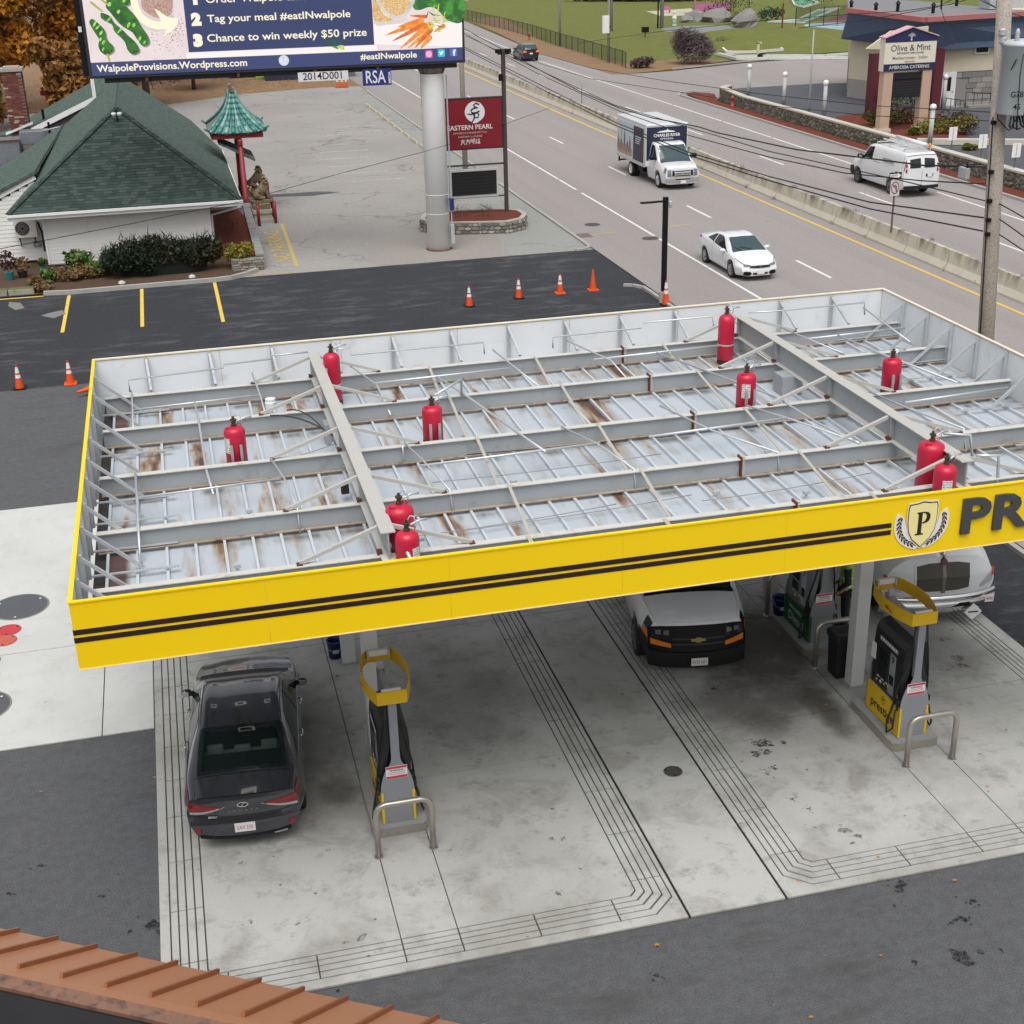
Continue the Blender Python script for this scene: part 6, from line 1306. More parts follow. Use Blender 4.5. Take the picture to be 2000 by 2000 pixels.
def branches(base, h, r, seed, n=7, spread=.5, lift=.5, twigs=3):
 rnd = random.Random(seed); b = MB(); x, y, z = base
 top = Vector((x+rnd.uniform(-.3, .3), y+rnd.uniform(-.3, .3), z+h)); mid = Vector((x+rnd.uniform(-.2, .2), y, z+h*.5))
 b.tube([Vector(base), mid, top], [r, r*.65, r*.18], 8)
 for i in range(n):
  t = rnd.uniform(.3, .95); a = rnd.uniform(0, 2*pi); o = (Vector(base).lerp(mid, t*2) if t < .5 else mid.lerp(top, t*2-1)); L = h*spread*(1.15-t)
  e = o+Vector((cos(a)*L, sin(a)*L, L*lift*rnd.uniform(.6, 1.4))); m_ = o.lerp(e, .5)+Vector((0, 0, L*.08))
  b.tube([o, m_, e], [r*.38*(1.1-t*.7), r*.22, r*.06], 5, cap=False)
  for k in range(twigs):
   q = o.lerp(e, rnd.uniform(.4, 1)); d = Vector((rnd.gauss(0, 1), rnd.gauss(0, 1), abs(rnd.gauss(.6, .5)))).normalized()*L*.4; b.tube([q, q+d], [r*.10, r*.03], 4, cap=False)
 return b
def tree(name, base, h, crown_r, mats, seed, label, n=2600, leaf=.34, group=None, r=None, cat='tree'):
 t = thing(name, base, label, cat, group); rnd = random.Random(seed)
 branches(base, h*.95, r or h*.020, seed, 10, .33, .6, 4).build('trunk', M_BARK, t, smooth=True)
 bl = []
 for k in range(16):
  a = rnd.uniform(0, 2*pi); q = rnd.uniform(0, crown_r*.78); zz = h*rnd.uniform(.34, .98); s = crown_r*rnd.uniform(.26, .5)*(1.1 if zz < h*.75 else .8)
  bl.append((base[0]+cos(a)*q, base[1]+sin(a)*q, base[2]+zz, s, s, s*.75, s*s, rnd.randrange(len(mats))))
 leaves(bl, n, leaf, seed).build('crown', mats, t); return t
def shrub(name, base, rx, ry, rz, mats, seed, label, n=700, leaf=.13, shape='leaf', stems=True, group=None, cat='shrub', k=9):
 t = thing(name, base, label, cat, group); rnd = random.Random(seed); bl = []
 for i in range(k): bl.append((base[0]+rnd.uniform(-.65, .65)*rx, base[1]+rnd.uniform(-.65, .65)*ry, base[2]+rz*rnd.uniform(.6, 1.25), rx*.45, ry*.45, rz*rnd.uniform(.4, .62), 1, rnd.randrange(len(mats))))
 bl.append((base[0], base[1], base[2]+rz*.7, rx*.9, ry*.9, rz*.75, 3, 0))
 leaves(bl, n, leaf, seed, shape).build('foliage', mats, t)
 if stems: branches(base, rz*1.6, .03, seed, 8, .45, .8, 1).build('stems', M_TWIG, t)
 return t
# ================================================================ GREEN-ROOFED RESTAURANT
M_SIDING = mat('white_siding', (.76, .76, .73), .6, var=.04, scale=1, dirt=((.5, .5, .46), 2.5, .64, .5)); M_TRIMW = mat('white_trim', (.80, .80, .79), .55, var=.03)
def shingle_mat(name, v):
 return mat(name, v, .95, var=.22, scale=5, fine=.3, fscale=70, bump=.3, bscale=80, spec=.2)
SHG = [shingle_mat('shingle_green_a', (.036, .055, .048)), shingle_mat('shingle_green_b', (.050, .072, .063)), shingle_mat('shingle_green_c', (.030, .046, .041)), shingle_mat('shingle_green_d', (.055, .076, .067))]
def roof_mat():
 s = NT('roof_green'); c = s.mix(s.noise(.8, 5, .7), (.05, .078, .068), (.085, .12, .105)); br = s.n('ShaderNodeTexNoise'); br.inputs['Scale'].default_value = 1; s.l(s.mapped((5, 5, 9)), br.inputs['Vector'])
 c = s.mix(.6, c, s.mix(s.ramp(br.outputs[0], [(.35, 0.0), (.65, 1.0)]), (.018, .036, .03), (.12, .165, .145))); c = s.mix(.25, c, s.mix(s.noise(60, 2, .8), (.01, .02, .02), (.2, .26, .22))); s.bump(s.noise(30, 3), .4, .02); return s.fin(c, .9, 0, .25)
M_ROOFG = roof_mat()
rest = thing('restaurant', (0, 52, 0), 'white clapboard restaurant with a green shingled hip roof behind the hedge', 'building')
EX, EY, EZ, PZ_, PYY = 4.68, 43.45, 2.42, 5.9, 47.65
# clapboard walls: each board a step
def clap(name, a, b, z0, z1, n, holder, d=.018):
 """boards from a to b (plan points), facing right-hand side of a->b"""
 a, b = Vector((*a, 0)), Vector((*b, 0)); u = (b-a).normalized(); r = Vector((u.y, -u.x, 0))
 me = MB(); h = (z1-z0)/n; L = (b-a).length
 me.add([Vector((0, 0, 0))+r*d, u*L+r*d, u*L+Vector((0, 0, h))+r*.004, Vector((0, 0, h))+r*.004, Vector((0, 0, 0)), u*L], [(0, 1, 2, 3), (4, 5, 1, 0)])
 m = me.mesh('clapboard', M_SIDING)
 for k in range(n): ref('clapboard', m, holder, (a.x, a.y-52, z0+k*h))
wl = MB().box(-3.4, 3.28, 44.22, 62, .1, 2.6).build('wall', M_SIDING, rest); clap('w', (-3.42, 44.2), (3.3, 44.2), .15, 2.45, 16, rest); clap('w', (3.3, 44.2), (3.3, 58), .15, 2.45, 16, rest)
MB().box(3.28, 3.36, 44.14, 44.22, .15, 2.45).build('corner_board', M_TRIMW, rest); MB().box(-3.46, -3.38, 44.14, 44.22, .15, 2.45).build('corner_board', M_TRIMW, rest)
MB().box(-9, -3.47, 45.4, 60, .1, 1.0).build('wall', M_SIDING, rest)
for k in range(20):
 z = .15+k*.17; xl = max(-9, (z+.17-3.55)/.451-3.5)
 if xl < -3.6: clap('w', (xl, 45.3), (-3.47, 45.3), z, z+.17, 1, rest)
MB().box(-1.75, -1.70, 44.15, 44.175, .15, 2.4).build('downpipe', M_TRIMW, rest)
def plane_slab(name, pts, th, m): return MB().slab(pts, th).build(name, m, rest)
hipf = plane_slab('front_slope', [(-EX, EY, EZ), (EX, EY, EZ), (0, PYY, PZ_)], .10, M_ROOFG)
plane_slab('right_slope', [(EX, EY, EZ), (EX, 58, EZ), (3.4, 62.5, 3.41), (0, 62.5, PZ_), (0, PYY, PZ_)], .10, M_ROOFG)
plane_slab('left_slope', [(-EX, EY, EZ), (0, PYY, PZ_), (0, 60.2, PZ_), (-3.0, 60.0, 3.70), (-3.55, 45.3, 3.30)][::-1] if False else [(0, PYY, PZ_), (-EX, EY, EZ), (-3.55, 46, 3.304), (-3.55, 60.0, 3.304), (0, 60.0, PZ_)], .10, M_ROOFG)
a, b_ = yp(25, 316, 60), yp(134, 242, 60)
plane_slab('wing_slope', [(-3.50, 45.3, 3.70), (-9.2, 45.3, 1.15), (-9.2, 60, a.z-(a.x+9.2)*.45), (a.x, 60, a.z), (b_.x, 60, b_.z), (-3.0, 60, b_.z-.1)], .12, M_ROOFG)
MB().bar((-3.55, 45.24, 3.60), (-9.2, 45.24, 1.05), .04, .20).build('rake_board', M_TRIMW, rest); MB().bar((-3.55, 45.20, 3.70), (-9.2, 45.20, 1.15), .10, .03).build('drip_edge', mat('brown_edge', (.06, .045, .045), .6), rest)
p1, p2, p3, p4 = yp(62, 251, 64), yp(185, 189, 63), yp(188, 155, 72), yp(-10, 268, 72)
plane_slab('rear_slope', [p1, p2, Vector((.3, 63, PZ_-.05)), Vector((.3, 74, PZ_)), p3, p4], .12, M_ROOFG)
MB().bar(p1+Vector((0, -.08, -.1)), p2+Vector((0, -.08, -.1)), .05, .26).build('rake_board', M_TRIMW, rest)
MB().slab([(-8, 60.1, 1.6), (0, 60.1, 3.4), (0, 63.9, 3.4), (-8, 63.9, 1.6)], .1).build('well_floor', mat('well_membrane', (.025, .022, .024), .8), rest)
MB().slab([p1+Vector((0, -.02, -.2)), p2+Vector((0, -.02, -.2)), p2+Vector((0, 0, -2)), p1+Vector((0, 0, -2))][::-1], .05).build('well_wall', mat('well_wall', (.035, .028, .032), .8), rest)
duct = thing('exhaust_duct', (0, 0, 0), None, None); duct.parent = rest
M_DUCT = mat('duct_metal', (.27, .29, .32), .4, .5, var=.2, dirt=((.25, .1, .04), 4, .58, .8))
q = yp(75, 268, 61.5); MB().box(q.x-.9, q.x+.9, 61.2, 62.2, q.z-.3, q.z+.35).build('duct_body', M_DUCT, duct, bevel=.03)
q = yp(20, 285, 61); MB().box(q.x-1.2, q.x+.5, 60.6, 62.4, q.z-.9, q.z+.3).build('fan_housing', M_DUCT, duct, bevel=.05); MB().bar((q.x-1.3, 60.55, q.z+.32), (q.x+.5, 60.55, q.z+.32), .06).build('rusty_rim', M_RUST, duct)
q = yp(115, 250, 61); MB().tube([q+Vector((-.8, 0, -.1)), q+Vector((.45, 0, .12))], .05, 8).build('pipe', M_DUCT, duct); MB().tube([q+Vector((-.5, .2, .3)), q+Vector((-.5, .2, -.5))], .06, 8).build('pipe', M_TRIMB, duct)
# eaves: fascia board and soffit
MB().box(-EX-.02, EX+.02, EY-.05, EY-.005, EZ-.24, EZ-.03).build('fascia_board', M_TRIMW, rest); MB().box(EX+.005, EX+.05, EY-.05, 58, EZ-.24, EZ-.03).build('fascia_board', M_TRIMW, rest)
MB().box(-EX+.02, EX-.02, EY+.0, 44.13, EZ-.26, EZ-.22).build('soffit', M_TRIMW, rest); MB().box(3.38, EX-.02, 44.14, 58, EZ-.26, EZ-.22).build('soffit', M_TRIMW, rest)
MB().box(-EX-.04, EX+.06, EY-.14, EY-.055, EZ-.10, EZ-.0).build('gutter', M_TRIMW, rest)
MB().tube([(EX-.05, EY-.05, EZ-.28), (3.42, 44.1, 1.75), (3.40, 44.12, .3)], .045, 8).build('downpipe', mat('downpipe_grey', (.5, .5, .5), .5), rest)
# shingles of the front slope: real tabs, the lowest 300 each an object
sl = Vector((0, PYY-EY, PZ_-EZ)); slen = sl.length; sd_ = sl.normalized(); nrm = Vector((1, 0, 0)).cross(sd_).normalized()
tab = MB(); TW, TH = .30, .20
tab.add([Vector((0, 0, 0))+nrm*.022, Vector((TW-.012, 0, 0))+nrm*.022, Vector((TW-.012, 0, 0))+sd_*TH+nrm*.006, sd_*TH+nrm*.006, Vector((0, 0, 0)), Vector((TW-.012, 0, 0))], [(0, 1, 2, 3), (4, 5, 1, 0), (1, 5, 2), (4, 0, 3)])
tabs = [tab.mesh('shingle', m) for m in SHG]; rnd = random.Random(11); cnt = 0; rest_tabs = [MB() for _ in SHG]; k = 0; step = .155
while k*step < slen-.2:
 s = k*step; hw = EX*(1-s/slen)-.10; x = -hw+rnd.uniform(0, .15) if k else -hw
 while x+TW < hw+.05:
  o = Vector((x, EY, EZ))+sd_*s+nrm*.004; c = rnd.choices((0, 1, 2, 3), (5, 4, 3, 1.2))[0]
  if cnt < 300: ref('shingle', tabs[c], hipf, o-Vector((0, 52, 0))); cnt += 1
  else:
   rest_tabs[c].add([Vector(v)+o for v in tab.v], tab.f)
  x += TW
 k += 1
for i, q in enumerate(rest_tabs): tag(q.build('upper_shingles', SHG[i], hipf if False else rest), kind='stuff')
for sg in (-1, 1):                                   # hip caps
 a = Vector((sg*EX, EY, EZ)); e = Vector((0, PYY, PZ_)); n = 30
 for i in range(n):
  p = a.lerp(e, i/n)+Vector((0, 0, .03)); q = a.lerp(e, (i+1.1)/n)+Vector((0, 0, .012)); MB().bar(p, q, .26, .03).build('hip_cap', SHG[i % 3], rest)
sp = thing('floodlight_pair', (0, 0, 0), None, None); sp.parent = rest
for sg in (-1, 1): MB().lathe((sg*.12, 46.95), [(.03, 5.62), (.09, 5.70), (.10, 5.78), (.06, 5.80)], 14).build('lamp_head', M_PWHITE, sp, smooth=True)
MB().box(-.03, .03, 47.0, 47.1, 5.45, 5.65).build('bracket', M_TRIMB, sp)
vp = thing('roof_vents', (0, 0, 0), None, None); vp.parent = rest
q = yp(85, 230, 66); MB().tube([q+Vector((0, 0, -.4)), q+Vector((0, 0, .45))], .07, 8).build('vent_pipe', M_TRIMB, vp); q = yp(184, 185, 62); MB().box(q.x-.09, q.x+.09, 61.9, 62.1, q.z-1.0, q.z+1.0).build('mast', M_TRIMW, vp); MB().lathe((q.x+.35, 61.9), [(.05, q.z-.3), (.16, q.z-.2), (.16, q.z-.05), (.05, q.z)], 12).build('lamp_head', M_PWHITE, vp)
# chimney of bricks
chm = thing('chimney', (-5.6, 64.5, 1.0), 'red brick chimney rising behind the green roof', 'chimney')
M_BRICK = [mat('brick_red_a', (.17, .050, .038), .9, var=.25, scale=9), mat('brick_red_b', (.22, .075, .052), .9, var=.25, scale=9), mat('brick_red_c', (.12, .040, .034), .9, var=.25, scale=9), mat('brick_pale', (.42, .34, .29), .9, var=.2)]
MB().box(-6.04, -5.06, 64.05, 65.0, .5, 6.2).build('core', mat('mortar', (.22, .17, .15), .95, var=.2), chm)
bw = MB(); bw.box(.0, .235, 0, .10, 0, .075); bme = [bw.mesh('brick', m) for m in M_BRICK]; rb = random.Random(5)
bs = MB(); bs.box(0, .10, 0, .235, 0, .075); bme2 = [bs.mesh('brick', m) for m in M_BRICK]
for k in range(36):
 z = 3.05+k*.0875; off = .12*(k % 2)
 for j in range(4):
  c = rb.choices((0, 1, 2, 3), (5, 4, 3, .9))[0]; x = -6.05+j*.247+off*.5
  if x+.235 < -5.04: ref('brick', bme[c], chm, (x+5.6, 64.02-64.5+rb.uniform(-.006, .006), z-1.0))
 for j in range(3):
  c = rb.choices((0, 1, 2, 3), (5, 4, 3, .9))[0]; ref('brick', bme2[c], chm, (-5.135+5.6+rb.uniform(-.006, .006), 64.13+j*.247+off*.4-64.5, z-1.0))
MB().box(-6.14, -4.96, 63.95, 65.1, 6.2, 6.36).build('cap', mat('chimney_cap', (.36, .34, .30), .9, var=.2), chm); MB().box(-5.95, -5.15, 64.15, 64.9, 6.36, 6.44).build('flue_crown', MATS['chimney_cap'], chm)
MB().slab([(-6.3, 63.85, 3.0), (-4.85, 63.85, 3.5), (-4.85, 64.05, 3.62), (-6.3, 64.05, 3.12)], .04).build('flashing', M_GALV, chm)
# air-conditioning unit on the side wall
ac = thing('air_conditioner', (-4.2, 45.0, 1.15), 'beige outdoor air-conditioning unit on the white restaurant wall', 'air conditioner')
M_AC = mat('ac_beige', (.62, .60, .54), .5, var=.04); MB().box(-4.66, -3.78, 44.88, 45.22, 1.18, 1.98).build('case', M_AC, ac, bevel=.02)
g = MB();
for r_ in (.09, .15, .21, .27): g.tube([(-4.34+r_*cos(2*pi*k/28), 44.868, 1.58+r_*sin(2*pi*k/28)) for k in range(28)], .006, 5, closed=True)
for k in range(12): g.tube([(-4.34+.05*cos(pi*k/6), 44.866, 1.58+.05*sin(pi*k/6)), (-4.34+.28*cos(pi*k/6), 44.866, 1.58+.28*sin(pi*k/6))], .004, 4)
g.build('fan_grille', mat('ac_grille', (.3, .3, .29), .5), ac); MB().tube([(-4.34, 44.879, 1.58), (-4.34, 44.872, 1.58)], .29, 28).build('fan_opening', M_TRIMB, ac)
for x in (-4.5, -3.9): MB().bar((x, 45.28, 1.14), (x, 44.85, 1.14), .05).build('bracket', M_TRIMB, ac); MB().bar((x, 45.26, .75), (x, 44.92, 1.12), .04).build('bracket_strut', M_TRIMB, ac)
MB().tube([(-3.72, 45.2, 1.75), (-3.62, 45.25, 1.3), (-3.62, 45.25, .5)], .035, 6).build('pipe', M_TRIMB, ac)
t = thing('meter_box', (-3.85, 45.2, .8), 'small grey utility meter box under the air-conditioning unit', 'meter'); MB().box(-4.02, -3.72, 45.15, 45.28, .72, .95).build('case', M_DUCT, t, bevel=.01); MB().lathe((-3.87, 45.14), [(.05, .78), (.06, .83), (.05, .88)], 12).build('dial', M_PLWHITE, t)
# planting bed along the front with kerb, hedge and shrubs
sheet('planting_bed', [(-6.4, 39.5), (-2.4, 39.35), (3.2, 39.45), (4.0, 39.7), (4.85, 40.5), (5.0, 44.1), (-3.4, 44.19), (-3.4, 45.25), (-6.4, 45.25)], .05, grass_mat('bed_soil', (.07, .045, .03), (.12, .075, .05), (.10, .055, .03)))
kerb('kerb', [(-3.4, 39.30), (-2.4, 39.12), (.3, 39.22), (3.1, 39.28), (3.8, 39.42), (4.5, 39.95), (4.95, 40.5)][::-1], .16, .16)
M_YEW = [leafmat('yew_dark', (.012, .020, .010), (.022, .034, .016)), leafmat('yew_brown', (.030, .030, .014), (.045, .040, .018))]
hd = thing('hedge', (1.2, 41.3, .05), 'long dark green clipped yew hedge in front of the white wall', 'hedge'); rh = random.Random(4)
bl = [(x, 41.3+rh.uniform(-.25, .25), .85+rh.uniform(-.1, .1), .55, .60, .58+.12*sin(x*2), 1, 0 if rh.random() < .75 else 1) for x in np.linspace(-.7, 3.1, 13)]
leaves(bl, 7000, .15, 5, 'leaf', .9).build('foliage', M_YEW, hd); leaves([(q[0], q[1], q[2]+.12, q[3], q[4], q[5], 1, 0) for q in bl], 1600, .26, 6, 'needle', 1.4).build('shoots', M_YEW, hd)
for x in (-.3, 1.2, 2.6): branches((x, 41.3, .05), 1.0, .05, int(x*9)+5, 6, .5, .6, 2).build('stems', M_TWIG, hd)
cb = MB().lathe((1.2, 41.3), [(.3, .05), (.34, .8), (.1, 1.05)], 10); cb.v = [(1.2+(x-1.2)*5.6, y, z) for x, y, z in cb.v]; cb.build('inner_mass', mat('yew_inner', (.008, .011, .006), .95), hd)
M_YG = [leafmat('spirea_yellow', (.14, .13, .018), (.26, .22, .03)), leafmat('spirea_green', (.06, .08, .015), (.12, .13, .025))]
shrub('golden_shrub', (4.25, 41.4, .1), .62, .6, .62, M_YG, 21, 'round yellow-green shrub at the kerb corner beside the hedge', 1500, .11)
M_BR = [leafmat('dry_brown', (.13, .075, .03), (.21, .13, .055)), leafmat('dry_green', (.09, .10, .03), (.15, .15, .05))]
for i, (px, py, rx, rz) in enumerate(((130, 545, .55, .32), (175, 540, .6, .35), (215, 532, .55, .28), (85, 565, .35, .2))):
 p = gp(px, py, .1); shrub('dry_perennial', (p.x, p.y, .05), rx, .5, rz, M_BR, 30+i, ('tall brown dying perennials left of the hedge', 'brown dying perennials touching the leafy green plant', 'brown dying perennials right beside the hedge end', 'low brown weeds next to the red pot')[i], 700, .12, group='dying perennials along the kerb')
M_GR = [leafmat('big_leaf_green', (.045, .10, .02), (.09, .16, .035)), leafmat('big_leaf_pale', (.09, .15, .04), (.15, .21, .07))]
for i, (px, py, rx, rz, lb) in enumerate(((155, 518, .6, .5, 'bright green leafy plant left of the hedge against the wall'), (190, 530, .45, .40, 'pale green leafy plant touching the dark hedge'), (95, 540, .3, .3, 'small green plant among brown stems near the pots'))):
 p = gp(px, py+14, .1); shrub('leafy_plant', (p.x, p.y+.6, .1), rx, .4, rz, M_GR, 40+i, lb, 320, .24)
M_POT = mat('teal_pot', (.02, .19, .20), .4); M_POTD = mat('dark_pot', (.02, .022, .025), .5); M_POTR = mat('red_pot', (.42, .04, .03), .4)
def pot(px, py, r, h, m, label, mats, seed, ph):
 p = gp(px, py, .08); t = thing('potted_plant', (p.x, p.y, .06), label, 'potted plant')
 MB().lathe((p.x, p.y), [(r*.75, .06), (r, .06+h), (r*1.08, .06+h), (r*1.08, .1+h), (r*.9, .1+h)], 18).build('pot', m, t)
 leaves([(p.x, p.y, .15+h+ph*.5, r*1.8, r*1.8, ph*.6, 1, 0)], 160, .14, seed).build('foliage', mats, t); branches((p.x, p.y, .05+h), ph, .02, seed, 6, .5, .8, 1).build('stems', M_TWIG, t)
M_PURP = [leafmat('purple_leaf', (.035, .018, .02), (.07, .035, .035))]
pot(20, 545, .17, .28, M_POT, 'teal pot with a dark purple plant at the restaurant corner', M_PURP, 51, .75); pot(45, 540, .2, .22, M_POTD, 'dark pot with dry beige stems beside the teal pot', M_BR, 52, .45); pot(70, 566, .13, .2, M_POTR, 'small red pot at the edge of the planting bed', M_BR, 53, .2); pot(85, 528, .1, .16, mat('blue_pot', (.03, .12, .4), .4), 'small blue pot with a green plant by the white wall', M_GR, 54, .25)
p = gp(60, 568, .05); t = thing('garden_rock', (p.x, p.y, .05), 'dark lump of rock beside the red pot', 'rock'); MB().lathe((p.x, p.y), [(.3, .05), (.28, .2), (.15, .3), (.03, .32)], 9).build('stone', mat('dark_stone', (.03, .03, .03), .9, bump=.6, bscale=12), t)
for i, (x0, x1) in enumerate(((-6.2, -4.75), (-4.7, -3.75))):
 t = thing('edging_block', ((x0+x1)/2, 39.75, 0), ('mossy concrete edging block at the picture edge', 'mossy concrete edging block next to the red pot')[i], 'block'); MB().box(x0, x1, 39.55, 39.95, 0, .26).build('block', mat('mossy_block', (.33, .34, .30), .9, var=.2, dirt=((.12, .12, .05), 3, .45, .8)), t, bevel=.02)
 MB().box(x0+.02, x1-.02, 39.57, 39.93, .261, .275).build('moss', mat('moss', (.12, .12, .04), .95, var=.3), t)
for px, py, lb in ((375, 541, 'white rock half hidden under the hedge'), (238, 553, 'white lump of litter at the kerb by the dry perennials')):
 p = gp(px, py, .1); t = thing('white_rock', (p.x, p.y, .05), lb, 'rock'); MB().lathe((p.x, p.y), [(.12, .05), (.15, .10), (.11, .17), (.03, .2)], 8).build('stone', mat('pale_stone', (.5, .5, .49), .8, var=.2, bump=.5, bscale=10), t)
# mulched side bed with stone-faced wall beside the entrance
sheet('mulch_bed', [(3.4, 44.3), (4.95, 41.6), (5.15, 49.5), (4.9, 52.5), (3.4, 52.5)], .40, M_MULCH)
rw = thing('bed_wall', (5.1, 46, 0), 'low stone-capped wall round the red mulch bed at the entrance', 'wall')
M_STONE = [mat('field_stone_a', (.33, .29, .23), .9, var=.25, scale=5, bump=.4, bscale=20), mat('field_stone_b', (.23, .22, .20), .9, var=.25, scale=5, bump=.4, bscale=20), mat('field_stone_c', (.42, .38, .31), .9, var=.25, scale=5, bump=.4, bscale=20), mat('field_stone_d', (.16, .15, .14), .9, var=.25, scale=5, bump=.4, bscale=20)]
M_CAPST = mat('cap_stone', (.25, .25, .25), .85, var=.2, scale=3)
MB().bar((5.08, 41.1, .27), (5.32, 52.6, .27), .24, .52).build('core', mat('wall_mortar', (.20, .19, .17), .95, var=.2), rw); MB().box(3.9, 5.2, 40.85, 41.1, .0, .50).build('core', MATS['wall_mortar'], rw)
for k in range(9):
 y0 = 41.0+k*1.30; MB().bar((5.08+.021*(y0-41.1), y0+.02, .575), (5.08+.021*(y0+1.28-41.1), y0+1.27, .575), .34, .08).build('cap_stone', M_CAPST, rw)
rs = random.Random(9)
for k in range(5):
 x = 3.95
 while x < 5.15:
  w2 = rs.uniform(.2, .38); MB().box(x, min(x+w2-.02, 5.2), 40.78+rs.uniform(-.02, .01), 40.86, .02+k*.10, .10+k*.10).build('stone', rs.choice(M_STONE), rw, bevel=.012); x += w2
shrub('bare_shrub', (4.3, 47.5, .4), .5, .7, .35, [leafmat('twig_brown', (.07, .05, .035), (.12, .08, .05))], 61, 'thin bare brown shrub in the red mulch bed', 260, .09, 'needle'); shrub('bare_shrub', (4.2, 50, .4), .45, .6, .35, [MATS['twig_brown'], M_YEW[0]], 62, 'sparse dark shrub under the roof corner in the mulch bed', 260, .09, 'needle')
# ================================================================ PAGODA GATE, LION, BOLLARDS
M_GRED = mat('gate_red', (.24, .018, .026), .5, var=.12, scale=3); M_TILE = mat('glazed_tile_teal', (.065, .215, .19), .35, var=.3, scale=4, dirt=((.42, .55, .52), 4, .56, .7)); M_TILE2 = mat('glazed_tile_pale', (.24, .42, .39), .4, var=.25, scale=4); M_GREYR = mat('weathered_roof_grey', (.17, .16, .155), .8, var=.25)
GX, GY = 5.30, 54.2
gate = thing('pagoda_gate', (GX, GY, 0), 'teal tiled pagoda roof on red posts at the restaurant entrance', 'gate')
for y in (52.75, 55.8):
 MB().lathe((5.36, y), [(.16, 0), (.16, .9), (.13, .92), (.115, 3.6)], 18).build('post', M_GRED, gate, smooth=True)
MB().box(5.25, 5.47, 52.6, 56, 3.35, 3.55).build('cross_beam', M_GRED, gate)
x0, x1, y0, y1, ze = 4.05, 6.50, 53.0, 55.8, 3.62
for a in ((x0, x1, y0, y0+.10), (x0, x1, y1-.1, y1), (x0, x0+.1, y0+.1, y1-.1), (x1-.1, x1, y0+.1, y1-.1)): MB().box(a[0], a[1], a[2], a[3], ze, ze+.22).build('eave_beam', M_GRED, gate)
MB().box(x0+.05, x1-.05, y0+.05, y1-.05, ze+.215, ze+.25).build('soffit', mat('dark_green_paint', (.02, .05, .04), .6), gate)
cx, cy = (x0+x1)/2, (y0+y1)/2
def pag(s, t_, side):
 """curved slope: s 0..1 from eave to top, t_ -1..1 along the side"""
 k = (1-s); hw = .16+(1.24-.16)*(k**1.9)*1.0+.10*k; z = ze+.25+1.80*s+.10*abs(t_)**3*k*k
 hd_ = .20+(1.42-.20)*(k**1.9)+.1*k
 if side == 0: return Vector((cx+hw*t_, cy-hd_, z))
 if side == 1: return Vector((cx+hw, cy+hd_*t_, z))
 if side == 2: return Vector((cx-hw*t_, cy+hd_, z))
 return Vector((cx-hw, cy-hd_*t_, z))
for side in range(4):
 b = MB(); n, m_ = 10, 6
 V = [pag(i/n, -1+2*j/m_, side) for i in range(n+1) for j in range(m_+1)]
 b.add(V, [(i*(m_+1)+j, i*(m_+1)+j+1, (i+1)*(m_+1)+j+1, (i+1)*(m_+1)+j) for i in range(n) for j in range(m_)])
 b.build('roof_slope', M_GREYR if side == 3 else M_TILE, gate, smooth=True)
 if side == 3: continue
 for j in range(8):                               # barrel tiles in rows
  tt = -.92+1.84*j/7
  for i in range(7):
   s0, s1 = i/7.4, (i+1.05)/7.4; p, q = pag(s0, tt*(1-.0*s0), side), pag(s1, tt, side); r0 = max(.02, .11*(1-s0*.75))
   n_ = Vector(((0, -1, 0), (1, 0, 0), (0, 1, 0), (-1, 0, 0))[side])*.03
   MB().tube([p+n_, q+n_], [r0, r0*.8], 7).build('tile', (M_TILE, M_TILE, M_TILE2)[(i*3+j*5+(i == 0)) % 3], gate, smooth=True)
for sx, sy in ((-1, -1), (1, -1), (1, 1), (-1, 1)):
 pts = [Vector((cx+sx*(.16+1.08*(1-s)**1.9+.1*(1-s)), cy+sy*(.20+1.22*(1-s)**1.9+.1*(1-s)), ze+.30+1.80*s+.14*(1-s)**2)) for s in np.linspace(0, 1, 9)]
 pts.insert(0, pts[0]+Vector((sx*.16, sy*.14, .10))); MB().tube(pts, [.05]+[.07]*9, 7).build('hip_ridge', M_TILE, gate, smooth=True)
MB().box(cx-.09, cx+.09, cy-.34, cy+.34, ze+2.03, ze+2.22).build('ridge', mat('ridge_pinkish', (.30, .20, .19), .7), gate)
MB().bar((cx-.03, cy-.32, ze+2.16), (cx-.10, cy-.42, ze+2.42), .09, .14).build('ridge_finial', MATS['ridge_pinkish'], gate)
MB().slab([(4.4, 53.2, 3.45), (6.0, 52.6, 2.65), (6.0, 55.5, 2.65), (4.4, 55.5, 3.45)], .10).build('porch_roof', M_ROOFG, gate)
